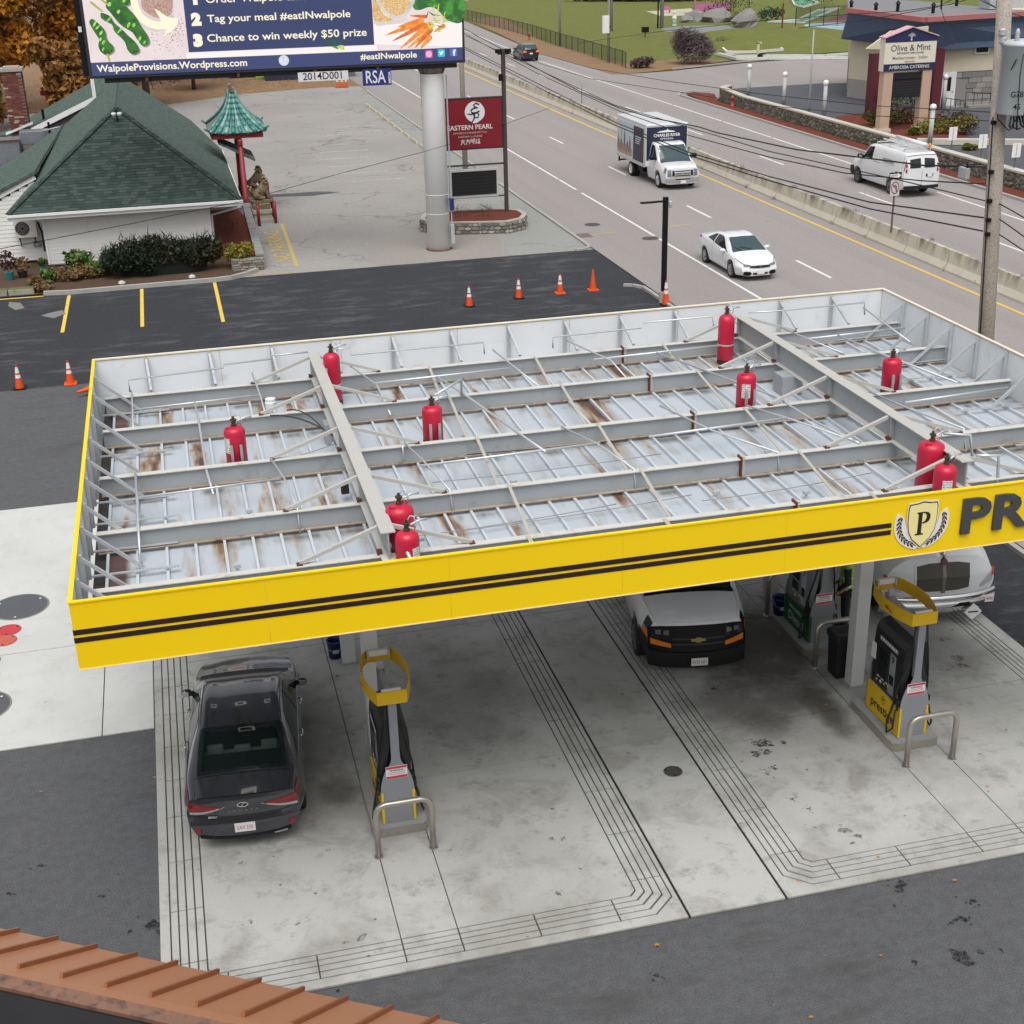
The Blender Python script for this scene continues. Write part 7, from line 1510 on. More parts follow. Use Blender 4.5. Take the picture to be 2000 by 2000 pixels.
# guardian lion on pedestal
M_GOLD = mat('old_gilded_stone', (.21, .155, .085), .7, var=.35, scale=5, dirt=((.08, .06, .04), 6, .5, .8)); M_PED = mat('pedestal_stone', (.42, .39, .33), .85, var=.2, scale=3)
lx, ly = 6.0, 52.6
def lion(lx, ly, rz, label, z0, s=1.0):
 t = thing('lion_statue', (lx, ly, z0), label, 'statue', 'guardian lions at the entrance', rz)
 V = [(0, -.22, .30), (0, .05, .42), (0, .22, .62), (0, .30, .80), (0, .42, .86), (.13, .28, .40), (.15, .34, .10), (.15, .42, .04), (-.13, .28, .40), (-.15, .34, .10), (-.15, .42, .04), (.18, -.22, .22), (.22, .0, .12), (.22, .12, .04), (-.18, -.22, .22), (-.22, .0, .12), (-.22, .12, .04)]
 E = [(0, 1), (1, 2), (2, 3), (3, 4), (2, 5), (5, 6), (6, 7), (2, 8), (8, 9), (9, 10), (0, 11), (11, 12), (12, 13), (0, 14), (14, 15), (15, 16)]
 Rr = [.20, .19, .18, .17, .09, .09, .07, .07, .09, .07, .07, .14, .09, .07, .14, .09, .07]
 skin_body('body', [tuple(c*s for c in v) for v in V], E, [r*s for r in Rr], M_GOLD, t)
 rl = random.Random(8)
 for k in range(26):
  a = rl.uniform(0, 2*pi); e_ = rl.uniform(-.6, 1.2); p = Vector((.2*cos(a)*cos(e_), .24+.16*sin(a)*cos(e_)*.8, .80+.2*sin(e_)))*s
  MB().lathe((p.x, p.y), [(.01, p.z-.05*s), (.05*s, p.z-.02*s), (.055*s, p.z+.01*s), (.02*s, p.z+.045*s)], 8).build('mane_curl', M_GOLD, t, local=True, smooth=True)
 for sx in (-1, 1): MB().tube([Vector((sx*.10, .26, .93))*s, Vector((sx*.15, .24, 1.02))*s], [.05*s, .02*s], 7).build('ear', M_GOLD, t, local=True, smooth=True)
 MB().tube([Vector((0, -.36, .30))*s, Vector((0, -.46, .5))*s, Vector((0, -.38, .66))*s], [.06*s, .08*s, .03*s], 8).build('tail', M_GOLD, t, local=True, smooth=True)
 MB().box(-.30*s, .30*s, -.45*s, .52*s, -.08*s, .04*s).build('plinth', M_GOLD, t, local=True, bevel=.02)
for k, (y, lb) in enumerate(((51.2, 'nearer weathered gold guardian lion on a stone pedestal among red bollards'), (54.6, 'farther weathered gold guardian lion behind the first one'))):
 z0 = .95 if k == 0 else .95
 pd = thing('pedestal', (6.0, y, 0), ('stone block pedestal under the nearer gold lion', 'stone block pedestal under the farther gold lion')[k], 'pedestal')
 MB().box(5.45, 6.45, y-.75, y+.75, 0, .20).build('base_step', M_PED, pd, bevel=.02); MB().box(5.55, 6.38, y-.66, y+.66, .20, .42).build('lower_course', M_PED, pd, bevel=.02); MB().box(5.50, 6.42, y-.70, y+.70, .42, .62).build('middle_course', M_PED, pd, bevel=.02); MB().box(5.55, 6.36, y-.66, y+.66, .62, .86).build('top_course', M_GOLD, pd, bevel=.02)
 lion(5.96, y, radians(-75), lb, .95, 1.05)
for i, (x, y) in enumerate(((5.72, 49.85), (6.53, 50.25), (6.50, 51.3), (6.66, 55.6), (6.66, 58.1), (5.5, 48.9))):
 if i == 5: continue
 t = thing('red_bollard', (x, y, 0), ('red bollard nearest the NO PARKING lettering', 'red bollard in front of the nearer lion', 'red bollard just behind the nearer lion corner', 'red bollard beside the farther lion', 'red bollard farthest back at the entrance')[i], 'bollard', 'red bollards round the lions')
 MB().cyl((x, y), .075, 0, 1.0, 14).build('pipe', M_GRED, t, smooth=True); MB().lathe((x, y), [(.075, 1.0), (.06, 1.03), (.01, 1.045)], 14).build('cap', M_GRED, t, smooth=True)
# ================================================================ BILLBOARD
A = gp(181, 149, 7.79); Bq = gp(904, 117.4, 7.79); BW = (Bq-A).length; bu = (Bq-A).normalized(); bn = Vector((bu.y, -bu.x, 0)); BH = 4.30
bb = thing('billboard', (12.78, 42.1, 0), 'digital billboard on a thick white steel column showing a food advert', 'billboard')
off = Vector((-12.78, -42.1, 0)); BM = frame(A+off, bu, (0, 0, 1)); BMw = frame(A, bu, (0, 0, 1)); BMi = BMw.inverted()
def bp(px, py):
 d = Vector(ray(px, py)); c = Vector(CAM); t = (A-c).dot(bn)/d.dot(bn); q = BMi @ (c+d*t); return (q.x, q.y)
M_COLB = mat('billboard_column', (.88, .88, .865), .5, var=.02, scale=1, dirt=((.55, .53, .48), 1.5, .66, .4)); M_CAB = mat('billboard_cabinet', (.025, .026, .035), .5, var=.1)
MB().lathe((12.78, 42.1), [(.49, 0), (.49, 7.0), (.49, 7.35)], 40).build('column', M_COLB, bb, smooth=True); MB().lathe((12.78, 42.1), [(.56, 0), (.56, .03), (.50, .035)], 40).build('base_flange', M_RUST, bb)
MB().lathe((12.78, 42.1), [(.49, 7.25), (.62, 7.55), (.64, 7.70)], 40).build('column_head', mat('column_head_dark', (.30, .27, .23), .7, dirt=((.08, .05, .03), 3, .45, .9)), bb, smooth=True)
for zz in (1.55, 2.35): MB().lathe((12.78, 42.1), [(.491, zz), (.494, zz+.01), (.491, zz+.02)], 40).build('weld_ring', M_COLB, bb, smooth=True)
def bbox_(u0, u1, v0, v1, n0, n1, m, nm, par=None):
 b = MB(); b.box(u0, u1, v0, v1, n0, n1, BM); return b.build(nm, m, par or bb, local=True)
bbox_(-.12, BW+.10, -.10, BH, -.60, -.02, M_CAB, 'cabinet')
scr = bbox_(0, BW, 0, BH-.1, -.02, -.002, M_CAB, 'screen')
bbox_(.4, BW-.2, -.30, -.101, -.5, -.3, M_CAB, 'catwalk')
for u in (2.0, 5.5, 8.5, 11.0): bbox_(u-.06, u+.06, -.28, -.101, -.2, -.05, M_RUST, 'mount_clip')
bbox_(-.35, -.13, .0, BH, -.3, -.2, M_TRIMB, 'ladder_rail'); bbox_(-.30, -.18, 1.6, 1.8, -.32, -.18, M_PWHITE, 'sensor')
LED = .80
def led(n, c): return emis('led_'+n, c, LED)
L_PINK, L_NAVY, L_NAVY2, L_CREAM, L_WHITE = led('pink', (.83, .72, .72)), led('navy', (.030, .045, .135)), led('banner', (.040, .055, .165)), led('cream', (.98, .90, .68)), led('white', (.92, .86, .84))
def ledtex(n, a, b, sc, th=.5, sh=.05):
 s = NT('led_'+n); c = s.mix(s.ramp(s.noise(sc, 5, .7), [(th-sh, 0.0), (th+sh, 1.0)]), a, b); s.fin((.02, .02, .02), .4); s.l(c, s.b.inputs['Emission Color']); s.b.inputs['Emission Strength'].default_value = LED; MATS['led_'+n] = s.m; return s.m
L_WOOD = ledtex('wood', (.86, .76, .76), (.74, .62, .61), .8, .52, .25); L_PEP = ledtex('pepper', (.012, .085, .010), (.045, .24, .02), 3.5, .55, .15); L_PEPHI = ledtex('pepper_shine', (.16, .50, .05), (.50, .80, .22), 9); L_SEED = ledtex('seed', (.36, .18, .13), (.62, .43, .38), 26); L_GRAIN = ledtex('grain', (.56, .30, .09), (.90, .66, .33), 24)
L_CARROT = ledtex('carrot', (.80, .19, .02), (.92, .34, .05), 5); L_CARROT2 = ledtex('carrot_dark', (.60, .10, .015), (.80, .20, .03), 5); L_GREEN = ledtex('leafgreen', (.015, .12, .02), (.06, .30, .03), 3); L_LIME = ledtex('stemlime', (.36, .56, .03), (.62, .76, .10), 8); L_STEM = led('stem', (.42, .44, .06)); L_BOWL = led('bowl', (.70, .62, .60)); L_GLASS = ledtex('jarglass', (.70, .66, .62), (.55, .50, .46), 2)
def bpoly(pts, m, nm, z, par=None): return flat([bp(*p) for p in pts], BM, m, nm, par or scr, z)
def b3(x, y): return (160+x/4.83, y/4.83)
def b4(x, y): return (540+x/5.084, y/5.084)
flat([(0, 0), (BW, 0), (BW, BH-.1), (0, BH-.1)], BM, L_WOOD, 'advert_background', scr, .001)
bpoly([b4(972, 440), b4(1845, 465+0), b4(1842, 225), b4(965, 240)], L_WHITE, 'advert_cloth', .003)
# banner and text block
vb = bp(178, 122.6)[1]; flat([(0, 0), (BW, 0), (BW, vb), (0, vb)], BM, L_NAVY2, 'advert_banner', scr, .004)
l0, l1 = bp(369, 103), bp(731, 86.5); lt = bp(362, 0)[0]
flat([(l0[0], (l0[1]+l1[1])/2), (l1[0], (l0[1]+l1[1])/2), (l1[0], BH-.1), (l0[0], BH-.1)], BM, L_NAVY, 'advert_panel', scr, .005)
flat([(l0[0]-.1, vb+.005), (l1[0]+.1, vb+.005), (l1[0]+.1, (l0[1]+l1[1])/2-.02), (l0[0]-.1, (l0[1]+l1[1])/2-.02)], BM, L_WHITE, 'advert_strip', scr, .0035)
def fit(s, pl, pr_, cap, m, nm, bold, z=.009):
 """lettering fitted between two photograph pixels on its baseline"""
 a, b = bp(*pl), bp(*pr_); o = text(s, cap/.727, m, nm, scr, Matrix(), .0005, bold, 'LEFT', 1.0, 1.0, valign='BOTTOM_BASELINE')
 xs = [v.co.x for v in o.data.vertices]; w0, w1 = min(xs), max(xs); k = (b[0]-a[0])/(w1-w0)
 o.data.transform(BM @ Matrix.Translation((a[0]-w0*k, (a[1]+b[1])/2, z)) @ Matrix.Diagonal((k, 1, 1, 1))); return o
fit('WalpoleProvisions.Wordpress.com', b3(145, 678), b3(1560, 622), .265, L_CREAM, 'advert_lettering', .006); fit('#eatINwalpole', b4(835, 592), b4(1395, 570), .235, L_CREAM, 'advert_lettering', .005)
fit('Tag your meal #eatINwalpole', b3(1185, 208), b4(735, 170), .275, L_CREAM, 'advert_lettering', .005); fit('Chance to win weekly $50 prize', b3(1185, 395), b4(897, 353), .285, L_CREAM, 'advert_lettering', .005); fit('Order Walpole takeout or meal', b3(1170, 22), b4(860, -20), .285, L_CREAM, 'advert_lettering', .005)
fit('2', b3(1035, 232), b3(1130, 230), .40, L_CREAM, 'advert_number', .05); fit('3', b3(1055, 430), b3(1145, 428), .40, L_CREAM, 'advert_number', .05); fit('1', b3(1050, 34), b3(1092, 32), .40, L_CREAM, 'advert_number', .05)
c = bp(*b3(1905, 570)); flat(ell(c[0], c[1], .20, .20, 28), BM, led('seal', (.66, .68, .78)), 'advert_seal', scr, .008); flat(ell(c[0], c[1], .13, .13, 24), BM, ledtex('sealart', (.5, .53, .68), (.85, .86, .9), 14), 'advert_seal', scr, .009)
for k, ((ix, iy), col) in enumerate(((b4(1513, 537), (.80, .10, .42)), (b4(1637, 527), (.02, .52, .80)), (b4(1758, 520), (.07, .16, .50)))):
 c = bp(ix, iy); h = .145; flat([(c[0]+a, c[1]+b) for a, b in rrect(-h, h, -h, h, .05)], BM, led('icon%d' % k, col), 'advert_icon', scr, .008)
 if k == 0:
  for r1, r2 in ((.105, .08), (.055, .032)):
   b = MB(); n = 24; b.add([BM @ Vector((c[0]+r*cos(2*pi*i/n), c[1]+r*sin(2*pi*i/n), .0095)) for r in (r1, r2) for i in range(n)], [(i, (i+1) % n, n+(i+1) % n, n+i) for i in range(n)]); b.build('icon_ring', L_WHITE, scr, local=True)
 elif k == 1: flat([(c[0]+a*.1, c[1]+b*.1) for a, b in ((-.95, -.6), (-.2, -.75), (.5, -.3), (.75, .35), (1, .65), (.65, .6), (.3, .85), (0, .6), (0, .3), (-.5, .45), (-.85, .75), (-.8, .2), (-.5, -.1), (-.75, -.1), (-.4, -.45))], BM, L_WHITE, 'icon_bird', scr, .0095)
 else: text('f', .30, L_WHITE, 'icon_letter', scr, BM @ Matrix.Translation((c[0]+.02, c[1]-.02, .0095)), .0004, .016)
# left picture: bowl, peppers, arrow
def curve_poly(pts, n=5):
 """closed smooth outline through points"""
 out = []; k = len(pts)
 for i in range(k):
  p0, p1, p2, p3 = pts[i-1], pts[i], pts[(i+1) % k], pts[(i+2) % k]
  for j in range(n):
   t = j/n; out.append(tuple(.5*((2*p1[a])+(-p0[a]+p2[a])*t+(2*p0[a]-5*p1[a]+4*p2[a]-p3[a])*t*t+(-p0[a]+3*p1[a]-3*p2[a]+p3[a])*t**3) for a in (0, 1)))
 return out
def b3poly(pts, m, nm, z): return flat([bp(*b3(*q)) for q in curve_poly(pts)], BM, m, nm, scr, z)
def b4poly(pts, m, nm, z): return flat([bp(*b4(*q)) for q in curve_poly(pts)], BM, m, nm, scr, z)
b3poly([(560, -60), (520, 30), (530, 180), (590, 270), (700, 300), (800, 270), (860, 190), (870, 80), (830, -60)], L_BOWL, 'advert_bowl', .003); b3poly([(600, -60), (560, 40), (600, 110), (700, 170), (790, 165), (850, 110), (830, -60)], L_SEED, 'advert_spice', .004)
rr_ = random.Random(2)
for k in range(170):
 x, y = rr_.gauss(800, 130), rr_.gauss(370, 70)
 if k % 3 == 0: x, y = rr_.gauss(915, 40), rr_.gauss(260, 80)
 if x > 985 or y > 560: continue
 q = bp(*b3(x, y)); s_ = rr_.uniform(.012, .035); flat([(q[0]-s_, q[1]), (q[0], q[1]-s_*.6), (q[0]+s_, q[1]+s_*.2), (q[0], q[1]+s_*.7)], BM, L_SEED if k % 2 else led('flake', (.20, .13, .10)), 'advert_flake', scr, .0028+.00001*k)
PEPS = ([(80, 185), (105, 180), (160, 225), (215, 290), (235, 370), (290, 430), (295, 480), (240, 515), (180, 490), (155, 430), (160, 370), (110, 290), (70, 215)], [(185, 120), (260, 150), (300, 210), (370, 270), (430, 330), (505, 400), (540, 480), (480, 512), (430, 470), (400, 390), (310, 300), (280, 230), (190, 180), (175, 145)], [(250, -40), (330, -40), (420, 60), (500, 150), (560, 250), (620, 340), (630, 410), (570, 432), (520, 370), (470, 300), (360, 230), (270, 120), (225, 60)], [(355, -50), (440, -50), (455, 20), (420, 50), (370, 20)])
for i, P in enumerate(PEPS):
 b3poly([(x+14, y+12) for x, y in P], led('pepshadow', (.30, .22, .22)), 'advert_shadow', .0043+.001*i); b3poly(P, L_PEP, 'advert_pepper', .0046+.001*i)
for x, y, w_, h, a in ((120, 225, 10, 32, .5), (150, 255, 9, 30, .7), (180, 310, 12, 26, .6), (175, 370, 10, 20, .2), (205, 400, 13, 22, .4), (200, 465, 10, 20, .3), (255, 180, 10, 34, .8), (345, 110, 14, 20, .5), (440, 235, 12, 26, .4), (490, 235, 14, 20, .4), (360, 285, 10, 36, .7), (545, 365, 11, 26, .5), (590, 400, 9, 18, .5), (260, 40, 16, 22, .6), (395, 10, 14, 16, .3)):
 b3poly([(x+u*cos(a)-v*sin(a), y+u*sin(a)+v*cos(a)) for u, v in ell(0, 0, w_, h, 8)], L_PEPHI, 'advert_shine', .0088)
for P in ([(75, 15), (100, 20), (195, 100), (185, 110), (85, 35)], [(165, -10), (185, -10), (240, 30), (230, 45)], [(232, 510), (250, 512), (272, 570), (255, 580)]): b3poly(P, L_STEM, 'advert_stem', .0089)
b3poly([(455, -60), (470, 60), (520, 170), (600, 240), (700, 275), (800, 280), (765, 340), (850, 290), (900, 220), (900, 170), (820, 165), (690, 85), (745, 200), (640, 180), (560, 110), (500, -60)], L_CREAM, 'advert_arrow', .0092)
# right picture: jar, carrots, greens
b4poly([(955, -30), (1010, -30), (1020, 80), (1080, 160), (1200, 200), (1290, 170), (1240, 225), (1100, 245), (975, 235)], L_BOWL, 'advert_jar_base', .0052); b4poly([(957, 0), (1005, 20), (1060, 140), (1160, 200), (1010, 215), (960, 170)], L_GRAIN, 'advert_grain', .0054)
b4poly([(1010, -40), (1020, 60), (1080, 140), (1180, 185), (1280, 160), (1340, 80), (1355, -40)], L_GLASS, 'advert_jar_rim', .0056); b4poly([(1045, -40), (1055, 50), (1110, 120), (1180, 155), (1260, 130), (1305, 60), (1310, -40)], L_GRAIN, 'advert_grain', .0060)
b4poly([(1375, -30), (1360, 80), (1420, 100), (1520, 70), (1600, 100), (1700, 200), (1838, 215), (1838, -30)], L_GREEN, 'advert_greens', .0052)
for k, (x, y, x2, y2, w_) in enumerate(((1490, 165, 1320, 155, 20), (1450, 200, 1200, 270, 30), (1400, 235, 1085, 348, 30), (1470, 240, 1150, 408, 28), (1520, 240, 1225, 485, 30), (1530, 300, 1300, 480, 26), (1540, 285, 1370, 480, 28), (1530, 360, 1430, 480, 30), (1670, 250, 1560, 320, 24))):
 dx, dy = x2-x, y2-y; L = hypot(dx, dy); nx, ny_ = -dy/L, dx/L
 b4poly([(x+nx*w_*.8, y+ny_*w_*.8), (x+dx*.5+nx*w_*.7, y+dy*.5+ny_*w_*.7), (x2, y2), (x+dx*.5-nx*w_*.7, y+dy*.5-ny_*w_*.7), (x-nx*w_*.8, y-ny_*w_*.8)], L_CARROT if k % 3 else L_CARROT2, 'advert_carrot', .0058+.0003*k)
for k in range(34):
 x, y = rr_.gauss(1590, 55), rr_.gauss(170, 50); a = rr_.uniform(-1.2, 1.6); L = rr_.uniform(50, 120)
 b4poly([(x, y), (x+cos(a)*L*.5+6, y-sin(a)*L*.5), (x+cos(a)*L, y-sin(a)*L), (x+cos(a)*L*.5-8, y-sin(a)*L*.5+8)], L_LIME if k % 4 else L_GREEN, 'advert_stalk', .0088+.00005*k)
b4poly([(540, 458), (600, 462), (612, 490)], L_GREEN, 'advert_leaf', .0058); b4poly([(610, 455), (665, 452), (672, 495), (640, 490)], L_LIME, 'advert_leaf', .0059)
b4poly([(460, 385), (560, 380), (620, 385), (650, 440), (560, 455), (490, 430)], led('leafdark', (.022, .070, .10)), 'advert_leaf', .0062)
# plates hung under the catwalk
def hung(px0, px1, m, nm, label):
 """px0 upper-left, px1 lower-right pixel"""
 (u0, v1), (u1, v0) = bp(*px0), bp(*px1); t = thing(nm, A+bu*((u0+u1)/2)+Vector((0, 0, v0)), label, 'sign', None, atan2(bu.y, bu.x))
 hw, h = (u1-u0)/2, v1-v0; MB().box(-hw, hw, -.02, .02, 0, h).build('plate', m, t, local=True)
 for s_ in (-.7, .7): MB().box(s_*hw-.03, s_*hw+.03, -.015, .015, h, max(h+.05, -v0-.1)).build('hanger', M_TRIMB, t, local=True)
 return t, hw, h, frame((0, -.0205, 0), (1, 0, 0), (0, 0, 1))
M_NAVYS = mat('sign_navy', (.018, .030, .18), .45)
t, hw, h, F = hung(b4(210, 722), b4(715, 790), mat('plate_white', (.72, .73, .74), .5, var=.03), 'number_plate_sign', 'white plate numbered 2014D001 hanging under the billboard'); text('2014D001', h*1.12, M_BLK, 'lettering', t, F @ Matrix.Translation((0, h*.5, 0)), .002, .004, sx=hw*2*.93/(h*1.12*4.85))
t, hw, h, F = hung(b4(850, 690), b4(1145, 840), M_NAVYS, 'company_sign', 'navy RSA Media plate hanging under the billboard'); text('RSA', h*1.08, M_PWHITE, 'lettering', t, F @ Matrix.Translation((-.06*hw*2, h*.48, 0)), .002, .006, sx=hw*2*.80/(h*1.08*1.95)); text('MEDIA', h*.24, M_PWHITE, 'lettering', t, F @ Matrix.Translation((hw*.88, h*.45, 0)) @ Matrix.Rotation(pi/2, 4, 'Z'), .002, .003)
t = thing('cable_box', (13.4, 41.75, 0), 'grey electrical box and conduit on the billboard column', 'electrical box'); MB().box(13.23, 13.38, 41.6, 41.8, .3, 1.1).build('lower_box', M_BOXG, t); MB().box(13.24, 13.40, 41.58, 41.8, 1.7, 2.2).build('upper_box', M_NAVYS, t); MB().tube([(13.30, 41.7, 1.1), (13.30, 41.7, 1.7), (13.30, 41.7, 7.2)], .03, 6).build('conduit', M_COND, t)
# ================================================================ RESTAURANT PYLON SIGN WITH STONE PLANTER
M_POSTB = mat('brown_post', (.060, .045, .038), .7, var=.25, scale=3); py = thing('pylon_sign', (15.9, 48.87, .6), 'maroon restaurant sign above a black letter board between brown posts', 'sign')
MB().box(17.38, 17.55, 48.78, 48.95, -.4, 7.5).build('post', M_POSTB, py); MB().box(14.28, 14.45, 48.8, 48.95, -.4, 5.5).build('post', M_POSTB, py)
MB().box(14.45, 17.38, 48.84, 48.90, 2.30, 2.38).build('cross_bar', M_POSTB, py); MB().box(14.45, 17.38, 48.84, 48.90, .80, .86).build('cross_bar', M_POSTB, py)
MB().box(14.55, 17.36, 48.72, 48.99, 3.08, 5.42).build('cabinet', mat('sign_frame_black', (.02, .02, .022), .5), py);
def maroon():
 s = NT('maroon_face'); c = s.mix(s.noise(.5, 3, .5), (.16, .010, .018), (.27, .016, .026)); return s.fin(c, .35, 0, .4)
PF = frame((15.955-15.9, 48.715-48.87, 4.25-.6), (1, 0, 0), (0, 0, 1)); fc = flat([(-1.33, -1.10), (1.33, -1.10), (1.33, 1.10), (-1.33, 1.10)], PF, maroon(), 'face', py, .0, .004)
flat(curve_poly([(-.42, .55), (-.30, .85), (-.05, 1.0), (.15, .98), (.35, .90), (.52, .62), (.48, .30), (.25, .10), (.05, .02), (-.1, .08), (-.32, .25)]), PF, M_PWHITE, 'pearl_emblem', fc, .005, .002)
def stroke(pts, w_, m, nm, par, M, z):
 b = MB(); P = [Vector((x, y, 0)) for x, y in pts]; V = []
 for i, p in enumerate(P):
  d = (P[min(i+1, len(P)-1)]-P[max(i-1, 0)]).normalized(); n = Vector((-d.y, d.x, 0))*w_/2; V += [M @ (p+n+Vector((0, 0, z))), M @ (p-n+Vector((0, 0, z)))]
 b.add(V, [(2*i+1, 2*i+3, 2*i+2, 2*i) for i in range(len(P)-1)]); return b.build(nm, m, par, local=True)
stroke([(.28, .85), (.12, .92), (.0, .84), (.08, .74), (.2, .72), (.02, .70), (-.12, .62), (-.1, .5), (.1, .48), (.28, .56)], .075, MATS['sign_frame_black'], 'emblem_script', fc, PF, .0085); stroke([(-.3, .45), (-.1, .42), (.12, .50), (.25, .42), (.2, .28), (.05, .27), (.0, .38), (.06, .5), (.0, .2), (-.1, .06), (-.22, .1)], .065, MATS['sign_frame_black'], 'emblem_script', fc, PF, .0085)
text('EASTERN PEARL', .30, M_PWHITE, 'lettering', fc, PF @ Matrix.Translation((-.20, -.16, .005)), .002, .004, sx=1.02); text('JAPANESE & CHINESE KITCHEN', .115, mat('sign_tan', (.62, .42, .36), .5), 'lettering', fc, PF @ Matrix.Translation((-.20, -.40, .005)), .001, .001); text('SUSHI BAR & LOUNGE', .115, MATS['sign_tan'], 'lettering', fc, PF @ Matrix.Translation((-.20, -.57, .005)), .001, .001)
hz = random.Random(12)
for g_ in range(4):                                   # four written characters as brush strokes
 cx_ = -.56+g_*.24
 S_ = ([((-.09, .06), (.09, .07)), ((0, .12), (0, -.02)), ((-.09, .0), (.09, .01)), ((-.02, -.01), (-.1, -.13)), ((.02, -.01), (.1, -.13))], [((-.1, .06), (.1, .06)), ((0, .13), (-.02, .06)), ((-.02, .06), (-.1, -.13)), ((-.05, 0), (.09, 0)), ((.08, 0), (.05, -.12))], [((-.1, .1), (-.1, -.06)), ((-.1, .1), (-.03, .1)), ((-.03, .1), (-.03, -.06)), ((-.1, .02), (-.03, .02)), ((.02, .11), (.02, -.12)), ((.02, .11), (.1, .11)), ((.1, .11), (.1, -.12)), ((.02, .02), (.1, .02))], [((-.1, .08), (-.03, .08)), ((-.065, .08), (-.065, -.08)), ((-.1, -.09), (-.02, -.07)), ((.0, .07), (.1, .07)), ((.05, .12), (.05, -.13)), ((.0, -.01), (.1, -.01)), ((.05, -.01), (-.01, -.11)), ((.05, -.01), (.11, -.11))])[g_]
 for a, b in S_: stroke([(cx_+a[0], -.80+a[1]), (cx_+b[0], -.80+b[1])], .026, M_PWHITE, 'written_stroke', fc, PF, .0085)
rb_ = thing('letter_board', (0, 0, 0), None, None); rb_.parent = py
MB().box(14.70, 17.06, 48.74, 48.98, .84, 2.16).build('frame', mat('reader_frame', (.50, .50, .49), .5), rb_); MB().box(14.80, 16.97, 48.725, 48.739, .96, 2.07).build('board', mat('reader_black', (.012, .012, .014), .3, var=.3), rb_)
for k in range(7): MB().box(14.82, 16.95, 48.718, 48.7245, 1.03+k*.15, 1.037+k*.15).build('track', mat('reader_track', (.045, .045, .05), .4), rb_)
fx = thing('floodlight_pair', (0, 0, 0), None, None); fx.parent = py
for sg in (-1, 1): MB().box(17.46+sg*.22-.14, 17.46+sg*.22+.14, 48.70, 48.95, 7.32, 7.50).build('lamp_head', M_TRIMB, fx, bevel=.02)
MB().bar((17.2, 48.85, 7.28), (17.75, 48.85, 7.28), .05).build('arm', M_TRIMB, fx); MB().box(17.2, 17.4, 48.7, 48.78, 6.1, 6.4).build('junction_box', M_TRIMB, fx)
py.location = (15.356, 46.4, 1.073); py.scale = (.9616,)*3
pl_ = thing('stone_planter', (15.3, 45.8, 0), 'low fieldstone planter wall round the maroon pylon sign', 'planter')
PP = [(12.7, 46.1), (13.0, 45.3), (13.9, 44.75), (15.2, 44.4), (16.4, 44.1), (17.2, 44.6), (17.6, 45.5), (17.55, 46.6), (16.9, 47.1), (15, 47.5), (13.2, 47.5)]
PPi = [(15.2+(x-15.2)*.91, 45.8+(y-45.8)*.87) for x, y in PP]
MB().prism([(15.2+(x-15.2)*.985, 45.8+(y-45.8)*.985) for x, y in PP], 0, .50).build('core', MATS['wall_mortar'], pl_)
n = len(PP); ring = MB(); ring.add([(x, y, .50) for x, y in PP]+[(x, y, .56) for x, y in PP]+[(x, y, .56) for x, y in PPi]+[(x, y, .50) for x, y in PPi], [f for i in range(n) for f in ((i, (i+1) % n, n+(i+1) % n, n+i), (n+i, n+(i+1) % n, 2*n+(i+1) % n, 2*n+i), (2*n+i, 2*n+(i+1) % n, 3*n+(i+1) % n, 3*n+i))]); ring.build('coping', M_PED, pl_)
MB().prism(PPi, .50, .535).build('mulch_bed', M_MULCH, pl_)
for i in range(n):
 a, b = Vector((*PP[i], 0)), Vector((*PP[(i+1) % n], 0)); L = (b-a).length; u = (b-a).normalized(); nr = Vector((u.y, -u.x, 0))
 if nr.y > .55: continue
 for row in range(3):
  s = hz.uniform(-.1, 0)
  while s < L:
   w_ = hz.uniform(.20, .42); s0, s1 = max(0, s), min(L, s+w_-.025); h0, h1 = .01+row*.165+hz.uniform(0, .02), .16+row*.165+hz.uniform(-.02, .015)
   if s1-s0 > .06:
    k = 7; cc = a+u*(s0+s1)/2+Vector((0, 0, (h0+h1)/2)); P = []
    for j in range(k):
     an = 2*pi*j/k+.3; P.append(cc+u*(cos(an)*(s1-s0)*.56*hz.uniform(.85, 1.0))+Vector((0, 0, sin(an)*(h1-h0)*.58*hz.uniform(.85, 1.0))))
    st = MB(); d = hz.uniform(.02, .05); st.add([p+nr*.0 for p in P]+[cc+(p-cc)*.8+nr*d for p in P], [tuple(range(k, 2*k))]+[(j, (j+1) % k, k+(j+1) % k, k+j) for j in range(k)]); st.build('stone', hz.choices(M_STONE, (3, 4, 2, 3))[0], pl_)
   s += w_
shrub('bare_shrub', (14.6, 45.9, .53), .45, .4, .36, [leafmat('twig_pink', (.15, .10, .085), (.24, .17, .15))], 71, 'left twiggy shrub in the stone planter under the letter board', 260, .08, 'needle'); shrub('bare_shrub', (15.7, 45.7, .53), .42, .4, .36, [MATS['twig_pink'], MATS['spirea_green']], 72, 'right twiggy shrub in the stone planter under the letter board', 260, .08, 'needle')
